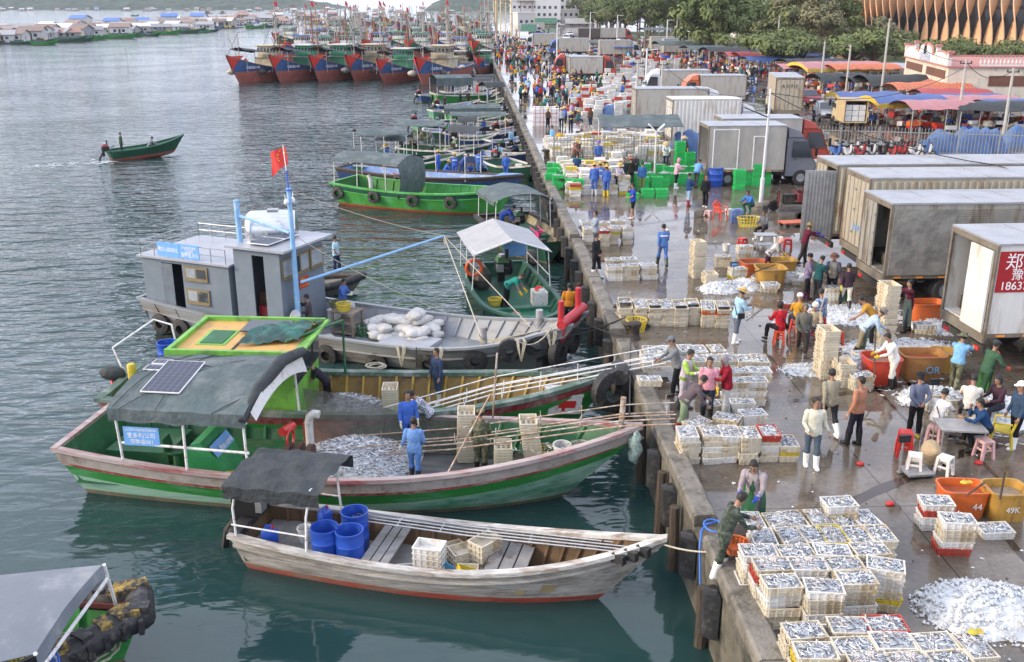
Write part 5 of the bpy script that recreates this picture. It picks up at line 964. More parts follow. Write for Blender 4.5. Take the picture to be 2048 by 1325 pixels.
EXTRA=((845,262,960,262,'dark green sampan with rope heaps, left of the paired canopies',dgr,0),(905,278,1000,276,'blue sampan between olive canopy and paired canopies',blu,(.1,.5,tarp_d)),(940,222,1014,218,'dark green sampan beside the pink scarf person',dgr,0),(860,224,945,220,'mint sampan with red engine beside the timber rail boat',mint,0),(990,262,1050,258,'narrow blue sampan jammed against the quay fenders',blu,0),(1000,300,1062,296,'narrow dark green sampan by the quay fenders',dgr,0),(885,186,980,182,'green sampan under the bows of the cabin trawlers',grn_hull,(.1,.6,tarp_g)),(940,178,1000,176,'blue sampan close under the last trawlers',blu,(.1,.8,tarp_d)),(760,318,880,322,'dark sampan with olive tarp left of blue overalls crew',dgr,(.0,.5,tarp_g)),(925,196,1000,193,'mint sampan before the green canopy house',mint,0))
for i,(a,b,c,d,l,hm_,cn) in enumerate(EXTRA): sampan(l,(a,b),(c,d),hm_,grn_in if i%2 else binn,grn_in if i%2 else binn,B=2.3,canopy=cn or None,height=2.3,arch=.35,engine=i%3)
for i in range(16):
    px=q.uniform(0,470); b=at(px,line(front,px)+q.uniform(-1,2),WZ); dup(SK[i%2],b,q.uniform(-.3,.4),('dark','bright')[i%2]+' green skiff among those moored along the farm front',None,(q.uniform(.8,1.3),)*3)
# ================================================================ PEOPLE
skinm=mat('skin',(.34,.19,.125),.55,var=.15,sc=8); hairm=mat('black_hair',(.012,.010,.009),.6,var=.3,sc=20); lipm=plain('lip',(.25,.09,.08)); strawm=mat('straw',(.52,.36,.13),.8,var=.3,sc=14,bump=.6,bsc=40)
def R3(a): return math.radians(a)
POSES=dict(
 stand=dict(lean=2,legs=(5,3,-3,3),arms=((6,9,14,0),(4,9,16,0))),
 relax=dict(lean=-2,legs=(10,4,-4,2),arms=((-6,14,22,-20),(8,12,40,25)),head=(8,25)),
 walk=dict(lean=5,legs=(24,6,-16,20),arms=((-22,8,15,0),(20,8,25,0))),
 cross=dict(lean=0,legs=(6,3,-4,3),arms=((28,14,95,62),(22,14,100,66)),head=(5,-15)),
 behind=dict(lean=2,legs=(5,2,-5,2),arms=((-26,14,8,48),(-28,14,8,52))),
 face=dict(lean=2,legs=(6,3,-4,3),arms=((18,12,60,30),(62,6,125,25)),head=(10,0)),
 hold=dict(lean=6,legs=(6,4,-4,4),arms=((26,8,70,22),(24,8,72,24)),head=(18,0)),
 work=dict(lean=20,legs=(10,12,-8,8),arms=((35,8,40,12),(30,8,45,14)),head=(20,0)),
 bend=dict(lean=62,legs=(2,14,-8,10),arms=((25,6,12,6),(12,8,16,6)),head=(10,0)),
 bend2=dict(lean=42,legs=(8,14,-10,10),arms=((30,8,25,8),(14,8,30,8)),head=(14,0)),
 reach=dict(lean=14,legs=(14,8,-14,8),arms=((70,6,14,4),(62,8,20,4))),
 reachup=dict(lean=4,legs=(8,4,-8,4),arms=((96,4,22,10),(84,6,34,10))),
 side=dict(lean=16,legs=(12,8,-10,6),arms=((64,30,12,0),(24,20,35,8))),
 sit=dict(lean=8,legs=(84,80,80,86),seat=.47,splay=14,arms=((30,10,55,20),(28,10,60,24)),head=(12,0)),
 sitback=dict(lean=20,legs=(82,92,86,84),seat=.47,splay=18,arms=((36,12,45,14),(40,12,40,14)),head=(14,0)),
 chin=dict(lean=24,legs=(80,95,84,80),seat=.47,splay=14,arms=((46,8,60,20),(48,6,128,18)),head=(0,0)),
 squat=dict(lean=28,legs=(104,128,100,124),seat=.25,splay=16,arms=((44,14,40,18),(46,14,36,18)),head=(8,0)))
def rotz(v,a): c,s=math.cos(a),math.sin(a); return Vector((v.x*c-v.y*s,v.x*s+v.y*c,v.z))
def skeleton(P):
    J={}; le=R3(P['lean']); d=Vector((math.sin(le),0,math.cos(le))); f=Vector((math.cos(le),0,-math.sin(le)))
    hl,kl,hr,kr=[R3(a) for a in P['legs']]; sp=R3(P.get('splay',4)); J['P']=Vector((0,0,0))
    for s,h,k,n in((1,hl,kl,'L'),(-1,hr,kr,'R')):
        hip=Vector((0,s*.095,0)); kn=hip+rotz(Vector((math.sin(h),0,-math.cos(h)))*.44,s*sp); an=kn+rotz(Vector((math.sin(h-k),0,-math.cos(h-k)))*.41,s*sp); J['hip'+n],J['kn'+n],J['an'+n]=hip,kn,an; J['toe'+n]=an+rotz(Vector((.17,0,-.055)),s*sp*1.3); J['heel'+n]=an+rotz(Vector((-.05,0,-.055)),s*sp)
    J['chest']=d*.30; J['neck']=d*.50; hd=P.get('head',(4,0)); ha=le*.55+R3(hd[0]); hdv=Vector((math.sin(ha),0,math.cos(ha))); J['hb']=J['neck']+(d+hdv).normalized()*.09; J['head']=J['hb']+hdv*.115
    for s,a,n in((1,P['arms'][0],'L'),(-1,P['arms'][1],'R')):
        fl,ab,el,iw=[R3(x) for x in a]; sh=J['neck']-d*.045+Vector((0,s*.18,0)); u=Vector((math.sin(fl)*math.cos(ab),s*math.sin(ab),-math.cos(fl)*math.cos(ab))); J['sh'+n]=sh; J['el'+n]=sh+u*.285
        w=Vector((math.sin(fl+el)*math.cos(iw),-s*math.sin(iw)+s*math.sin(ab)*.3,-math.cos(fl+el)*math.cos(iw))).normalized(); J['wr'+n]=J['el'+n]+w*.245; J['fd'+n]=w
    zmin=min(J['toeL'].z,J['toeR'].z,J['heelL'].z,J['heelR'].z)-.03
    off=Vector((0,0,-zmin))
    if 'seat' in P: off.z=max(off.z,P['seat']+.09) if P['seat']>.4 else -zmin
    cx=(J['anL'].x+J['anR'].x)/2*(.7 if 'seat' not in P else 0)
    off.x=-cx
    for k in J:
        if not k.startswith('fd'): J[k]=J[k]+off
    J['_d']=d; J['_f']=f; J['_hd']=hdv; J['_hy']=R3(hd[1]); return J
def ring(mb,pts,rad,n=10,up=Vector((0,1,0))):
    """loft of ellipses along pts; rad=(ry,rx): ry along 'up' direction"""
    rg=[]; N=len(pts)
    for i,p in enumerate(pts):
        t=(pts[min(i+1,N-1)]-pts[max(i-1,0)]).normalized(); y=(up-t*up.dot(t)).normalized(); x=y.cross(t)
        a,b=rad[i]; rg.append([p+y*a*math.cos(2*PI*k/n)+x*b*math.sin(2*PI*k/n) for k in range(n)])
    mb.loft(rg)
def head_frame(J):
    z=J['_hd']; y=rotz(Vector((0,1,0)),J['_hy']); x=y.cross(z).normalized(); y=z.cross(x); c=J['head']
    return Matrix(((x[0],y[0],z[0],c[0]),(x[1],y[1],z[1],c[1]),(x[2],y[2],z[2],c[2]),(0,0,0,1)))
def hands(mb,J,k=1.,m=0):
    for n,s in(('L',1),('R',-1)):
        w=J['wr'+n]; d=J['fd'+n]; y=d.cross(Vector((1,0,0)) if abs(d.x)<.8 else Vector((0,0,1))).normalized(); 
        if y.y*s<0: y=-y
        t=d.cross(y)*s; pal=w+d*.05
        ring(mb,[w-d*.02,w+d*.02,w+d*.06,w+d*.095],[(.026*k,.022*k),(.03*k,.02*k),(.042*k,.016*k),(.038*k,.012*k)],8,t)
        for q in range(4):
            o=w+d*.085+t*(.030-.02*q); L=(.062,.074,.068,.05)[q]; c=y*(-.012-.004*q)
            mb.tube([o,o+d*L*.5+c*.5,o+d*L*.85+c*2.2],[.0085*k,.008*k,.0065*k],5,m)
        o=w+d*.03+t*.035; mb.tube([o,o+d*.035+t*.025-y*.008,o+d*.062+t*.028-y*.016],[.011*k,.0095*k,.007*k],5,m)
BODY={}
def remesh(mb,vox,smooth=4):
    me=mb.mesh('raw',skinm); o=ob('raw',me); md=o.modifiers.new('r','REMESH'); md.mode='VOXEL'; md.voxel_size=vox; 
    ms=o.modifiers.new('s','SMOOTH'); ms.iterations=smooth; ms.factor=.5
    dg=bpy.context.evaluated_depsgraph_get(); ev=o.evaluated_get(dg); m2=ev.to_mesh(); V=[v.co.copy() for v in m2.vertices]; Nn=[v.normal.copy() for v in m2.vertices]; Fc=[tuple(p.vertices) for p in m2.polygons]; ev.to_mesh_clear(); bpy.data.objects.remove(o); bpy.data.meshes.remove(me)
    return V,Nn,Fc
def segd(p,a,b):
    ab=b-a; t=max(0,min(1,(p-a).dot(ab)/max(1e-9,ab.length_squared))); return (p-a-ab*t).length,t
def figure(pose,vox=.026):
    key=(pose,vox)
    if key in BODY: return BODY[key]
    J=skeleton(POSES[pose]); d,f=J['_d'],J['_f']; P=J['P']; mb=MB(); Y=Vector((0,1,0))
    ring(mb,[P-d*.10,P-d*.03,P+d*.06,P+d*.17,P+d*.29,P+d*.40,P+d*.47,P+d*.51],[(.10,.09),(.158,.115),(.16,.115),(.142,.105),(.165,.115),(.178,.11),(.12,.085),(.06,.06)],14,Y)
    ring(mb,[J['neck']-d*.02,J['hb']+J['_hd']*.03],[(.056,.058),(.052,.056)],10,Y)
    HM=head_frame(J); mb.X=HM
    mb.loft([[Vector((ox+rx*math.cos(2*PI*k/12),ry*math.sin(2*PI*k/12),z)) for k in range(12)] for z,rx,ry,ox in((-.118,.035,.03,.035),(-.10,.058,.048,.025),(-.06,.08,.064,.008),(-.01,.092,.073,.0),(.04,.097,.077,-.004),(.08,.085,.068,-.008),(.107,.055,.045,-.01),(.118,.02,.018,-.01))])
    mb.ell((.098,0,-.03),(.022,.014,.026),n=8,k=5); mb.ell((-.005,.076,-.02),(.018,.012,.03),n=8,k=5); mb.ell((-.005,-.076,-.02),(.018,.012,.03),n=8,k=5); mb.X=Matrix()
    for n in 'LR':
        a,b,c=J['hip'+n],J['kn'+n],J['an'+n]
        ring(mb,[a+(a-b).normalized()*.05,a.lerp(b,.25),a.lerp(b,.65),b,b.lerp(c,.3),b.lerp(c,.75),c+(c-b).normalized()*.03],[(.09,.095),(.088,.092),(.068,.072),(.055,.058),(.058,.062),(.042,.045),(.038,.042)],12,Y)
        h,t=J['heel'+n],J['toe'+n]; ring(mb,[h-(t-h)*.06,h,h.lerp(t,.5),h.lerp(t,.85),t],[(.02,.02),(.036,.04),(.042,.035),(.042,.025),(.02,.014)],10,rotz(Y,0))
        mb.tube([c,h.lerp(t,.2)],.04,8)
        s,e,w=J['sh'+n],J['el'+n],J['wr'+n]
        mb.ell(s-Vector((0,0,.01)),.062,n=10,k=6); ring(mb,[s,s.lerp(e,.4),e,e.lerp(w,.3),w+(w-e).normalized()*.02],[(.056,.058),(.05,.052),(.04,.042),(.042,.043),(.027,.03)],10,J['_f'])
    V,Nn,Fc=remesh(mb,vox)
    segs=[('torso',P-d*.02,J['neck'])]+[x for n in 'LR' for x in(('thigh',J['hip'+n],J['kn'+n]),('shin',J['kn'+n],J['an'+n]),('foot',J['heel'+n],J['toe'+n]),('uarm',J['sh'+n],J['el'+n]),('farm',J['el'+n],J['wr'+n]))]+[('head',J['hb'],J['head']+J['_hd']*.05)]
    wgt=dict(torso=.12,thigh=.07,shin=.05,foot=.04,uarm=.05,farm=.04,head=.075)
    reg=[]; par=[]
    for v in V:
        best=None
        for nm,a,b in segs:
            q,t=segd(v,a,b); q-=wgt[nm]
            if best is None or q<best[0]: best=(q,nm,t)
        reg.append(best[1]); par.append(best[2])
    HI=HM.inverted(); B=dict(J=J,V=V,N=Nn,F=Fc,reg=reg,par=par,HM=HM,cache={},pose=pose)
    # body mesh
    mb=MB(); mb.v=[tuple(v) for v in V]; mb.f=list(Fc); mb.m=[0]*len(Fc); hands(mb,J,1.,0); mb.X=HM
    for s in(1,-1): mb.ell((.083,s*.03,.0),(.008,.014,.007),1,6,4); mb.beam((.088,s*.016,.019),(.082,s*.045,.018),.006,.006,1)
    mb.beam((.088,-.02,-.066),(.088,.02,-.066),.008,.008,2)
    B['body']=mb.mesh('body_'+pose,[skinm,hairm,lipm],True)
    BODY[key]=B; return B
def shell(B,key,test,off,mtl):
    if key in B['cache']: return B['cache'][key]
    V,N,Fc=B['V'],B['N'],B['F']; ok=[test(i) for i in range(len(V))]; fs=[f for f in Fc if sum(ok[i] for i in f)>=3]
    idx={}; mb=MB()
    for f in fs:
        for i in f:
            if i not in idx: idx[i]=len(mb.v); o=off(i) if callable(off) else off; mb.v.append(tuple(V[i]+N[i]*o))
        mb.f.append(tuple(idx[i] for i in f)); mb.m.append(0)
    me=mb.mesh(key,mtl,True); B['cache'][key]=me; return me
def a_of(B,i): return (B['V'][i]-B['J']['P']).dot(B['J']['_d'])
def part_mesh(B,kind):
    J=B['J']; reg=B['reg']; par=B['par']; V=B['V']; c0=cloth('808080')
    if kind in('long','short','vest','coat'):
        lim={'long':.93,'coat':.95,'short':-1,'vest':-2}[kind]; lo=-.06 if kind!='coat' else -.11
        def t(i):
            r=reg[i]
            if r=='torso': return a_of(B,i)>lo and a_of(B,i)<.53
            if r=='thigh': return a_of(B,i)>lo and 'seat' not in POSES[B['pose']]
            if r=='uarm': return kind!='vest' and (kind!='short' or par[i]<.7)
            if r=='farm': return par[i]<lim
            return False
        def of(i): 
            p=V[i]; w=noise.noise(p*9)*.006
            if reg[i]=='torso': return .020+.012*max(0,min(1,(.12-a_of(B,i))/.2))+w+(.008 if kind in('coat','vest') else 0)
            return (.017 if reg[i]=='uarm' else .014)+w
        return shell(B,kind,t,of,c0)
    if kind in('trousers','shorts'):
        def t(i):
            r=reg[i]
            if r=='torso': return a_of(B,i)<.05
            if r=='thigh': return kind=='trousers' or par[i]<.92
            if r=='shin': return kind=='trousers' and par[i]<.93
            return False
        return shell(B,kind,t,lambda i:(.013 if reg[i]!='shin' else .02+.006*par[i])+noise.noise(V[i]*8)*.006,c0)
    if kind=='boots': return shell(B,kind,lambda i: reg[i]=='foot' or (reg[i]=='shin' and par[i]>.32),lambda i:.030 if reg[i]=='shin' else .022,mat('boot_rubber',(.7,.7,.68),.35,var=.1,sc=5))
    if kind=='shoes': return shell(B,kind,lambda i: reg[i]=='foot' or (reg[i]=='shin' and par[i]>.97),.012,mat('boot_rubber',(.7,.7,.68),.35))
    HI=B['HM'].inverted()
    if kind=='hair': return shell(B,kind,lambda i: reg[i]=='head' and (lambda q:q.z>.055-.3*min(0,q.x-.05)*0 and q.x<.2 or (q.x<-.0 and q.z>-.045) or (q.x<.035 and q.z>.0))(HI@V[i]),lambda i:.014+.008*noise.noise(V[i]*25),hairm)
    if kind=='longhair': return shell(B,kind,lambda i: reg[i]=='head' and (lambda q:q.z>.06 or q.x<.02)(HI@V[i]),lambda i:.026+.006*noise.noise(V[i]*25),hairm)
    if kind in('hood','scarf'): return shell(B,kind,lambda i: reg[i]=='head' and (lambda q:q.x<.045 or q.z>.075)(HI@V[i]),lambda i:.026+.01*noise.noise(V[i]*14),c0)
    if kind=='mask': return None
    mb=MB(); mb.X=B['HM']
    if kind=='straw': mb.lathe([(.225,.045),(.20,.058),(.115,.07),(.105,.10),(.085,.15),(.03,.165)],(-.005,0,0),20); mb.lathe([(.222,.040),(.115,.062)],(-.005,0,0),20,cap=(False,False)); mb.lathe([(.118,.071),(.112,.088)],(-.005,0,0),20,1,cap=(False,False)); m=[strawm,mat('hat_band',(.25,.05,.03),.8)]
    elif kind=='cone': mb.lathe([(.25,.02),(.246,.03),(.12,.11),(.02,.19)],(-.005,0,0),20); m=[mat('cone_straw',(.50,.36,.20),.8,var=.25,sc=14,bump=.5,bsc=40)]
    elif kind=='bucket': mb.lathe([(.17,.03),(.165,.038),(.108,.065),(.10,.13),(.05,.145)],(-.005,0,0),16); m=[c0]
    elif kind=='cap': mb.lathe([(.104,.045),(.105,.08),(.09,.115),(.05,.14),(.01,.146)],(-.005,0,0),16); mb.loft([[(.08,-.07,.052),(.17,-.05,.045),(.185,0,.047),(.17,.05,.045),(.08,.07,.052)],[(.08,-.07,.062),(.17,-.05,.053),(.185,0,.055),(.17,.05,.053),(.08,.07,.062)]]); m=[c0]
    elif kind=='beanie': mb.lathe([(.101,.02),(.106,.05),(.103,.09),(.08,.135),(.02,.155)],(-.008,0,0),16); m=[c0]
    me=mb.mesh(kind,m,40); B['cache'][kind]=me; return me
def apron_mesh(B):
    if 'apron' in B['cache']: return B['cache']['apron']
    J=B['J']; f,d,P=J['_f'],J['_d'],J['P']; kn=(J['knL']+J['knR'])/2; an=(J['anL']+J['anR'])/2; fx=Vector((1,0,0)); st='seat' in POSES[B['pose']]
    line=[(P+d*.40+f*.135,.11),(P+d*.22+f*.14,.17),(P+d*.02+f*.15,.21),(P.lerp(kn,.5)+fx*.13+Vector((0,0,.0)),.235),(kn+fx*.12,.24),(kn.lerp(an,.62)+fx*.13,.25)]
    mb=MB(); n=10
    def g(u,v,o=0):
        k=v*(len(line)-1); i=min(len(line)-2,int(k)); t=k-i; p=line[i][0].lerp(line[i+1][0],t); w=lerp(line[i][1],line[i+1][1],t); s=2*u-1
        return p+Vector((0,s*w,0))-f*(.13*abs(s)**2.2)-f*o+f*.012*math.sin(u*14+v*5)
    mb.grid(g,n,12); mb.grid(lambda u,v:g(v,u,.008),12,n); 
    for s in(1,-1): mb.tube([line[0][0]+Vector((0,s*.1,0)),J['neck']+f*.04+Vector((0,s*.09,.035)),J['neck']-f*.09+Vector((0,s*.02,0))],.01,4)
    me=mb.mesh('apron',cloth('2a4a3a'),50); B['cache']['apron']=me; return me
def person(loc,face,pose,label,top=('long','808080'),bot=('trousers','303030'),feet=('boots','e8e8e6'),head=('hair',None),apron=None,gloves=None,extra=None,sc=1.,group='people at the fish market'):
    B=figure(pose); t=thing('person',label,'person',loc,math.radians(face),group); t.scale=(sc,sc,sc)
    ob('body',B['body'],t)
    def add(nm,me,col):
        o=ob(nm,me,t)
        if col is not None: setm(o,0,cloth(col) if isinstance(col,str) else col)
        return o
    add({'long':'shirt','short':'shirt','vest':'vest','coat':'jacket'}[top[0]],part_mesh(B,top[0]),top[1])
    if len(top)>2: add('sleeves',part_mesh(B,'long'),top[2])
    add(bot[0],part_mesh(B,bot[0]),bot[1])
    if feet: 
        o=ob(feet[0],part_mesh(B,feet[0]),t); setm(o,0,mat('boot_'+feet[1],feet[1],.35,var=.12,sc=5))
    k,c=head
    if k in('straw','cone','bucket','cap'): add('hat',part_mesh(B,k),c) ; add('hair',part_mesh(B,'hair'),None)
    elif k: add({'hair':'hair','longhair':'hair','hood':'hood','scarf':'headscarf','beanie':'beanie'}[k],part_mesh(B,k),c)
    if apron: add('apron',apron_mesh(B),mat('apron_'+apron,apron,.35,var=.25,sc=4,bump=.4,bsc=8))
    if gloves:
        if 'gloves' not in B['cache']: mb=MB(); hands(mb,B['J'],1.28,0); [mb.tube([B['J']['wr'+n]+B['J']['fd'+n]*.0,B['J']['wr'+n]-(B['J']['wr'+n]-B['J']['el'+n])*.32],[.034,.046],9) for n in 'LR']; B['cache']['gloves']=mb.mesh('gloves',yel_p,True)
        add('gloves',B['cache']['gloves'],mat('glove_'+gloves,gloves,.45,var=.1))
    if extra=='strap':
        J=B['J']; mb=MB(); f,d=J['_f'],J['_d']; mb.tube([J['neck']-d*.06+Vector((0,.1,0))+f*s*.09 if q==0 else J['P']+d*lerp(.36,.02,q)+Vector((0,lerp(.06,-.15,q),0))+f*s*(.15) for s in(1,) for q in(0,.2,.5,.8,1)],.014,4); mb.tube([J['neck']-d*.04+Vector((0,.1,0)),J['P']+d*.3-f*.155,J['P']+d*.02+Vector((0,-.17,0))-f*.11],.014,4); mb.box(J['P']+Vector((.02,-.22,.0)),(.2,.08,.16)); add('shoulder_bag',mb.mesh('bag',blk),None)
    if extra=='band':
        J=B['J']; f,d=J['_f'],J['_d']; mb=MB(); mb.grid(lambda u,v:J['P']+d*(.33+.05*v)+Vector((0,lerp(-.16,.16,u),0))-f*(.148*(1-.25*abs(2*u-1)**3)),8,1); add('reflective_band',mb.mesh('band',wht),None)
    return t
H0=('hair',None); camo=mat('camouflage_cloth',(.05,.06,.03),.85,var=.3,sc=9,dirt=(.19,.18,.11),dirtamt=.42,dsc=9); camod=mat('dark_camouflage_cloth',(.018,.03,.022),.85,var=.3,sc=7,dirt=(.10,.12,.09),dirtamt=.4,dsc=8); camob=mat('blue_camouflage_cloth',(.06,.11,.22),.85,var=.3,sc=9,dirt=(.5,.55,.62),dirtamt=.42,dsc=9)
def check_cloth(nm,a,b,s):
    m=bpy.data.materials.new(nm); m.use_nodes=True; n=m.node_tree; k=n.nodes.new('ShaderNodeTexChecker'); k.inputs['Scale'].default_value=s; k.inputs[1].default_value=(*lin(a),1); k.inputs[2].default_value=(*lin(b),1); t=n.nodes.new('ShaderNodeTexCoord'); n.links.new(t.outputs['Object'],k.inputs[0]); n.links.new(k.outputs[0],n.nodes['Principled BSDF'].inputs['Base Color']); n.nodes['Principled BSDF'].inputs['Roughness'].default_value=.85; return m
chk=check_cloth('checked_black_white','1c1c1c','d8d8d4',26); chk2=check_cloth('checked_blue','3c4660','c2c4cc',24); chkr=check_cloth('checked_red','6a1c20','b09080',24)
W_='e8e8e4'; K_='17181b'; BL='3f62b8'; DB='24314f'
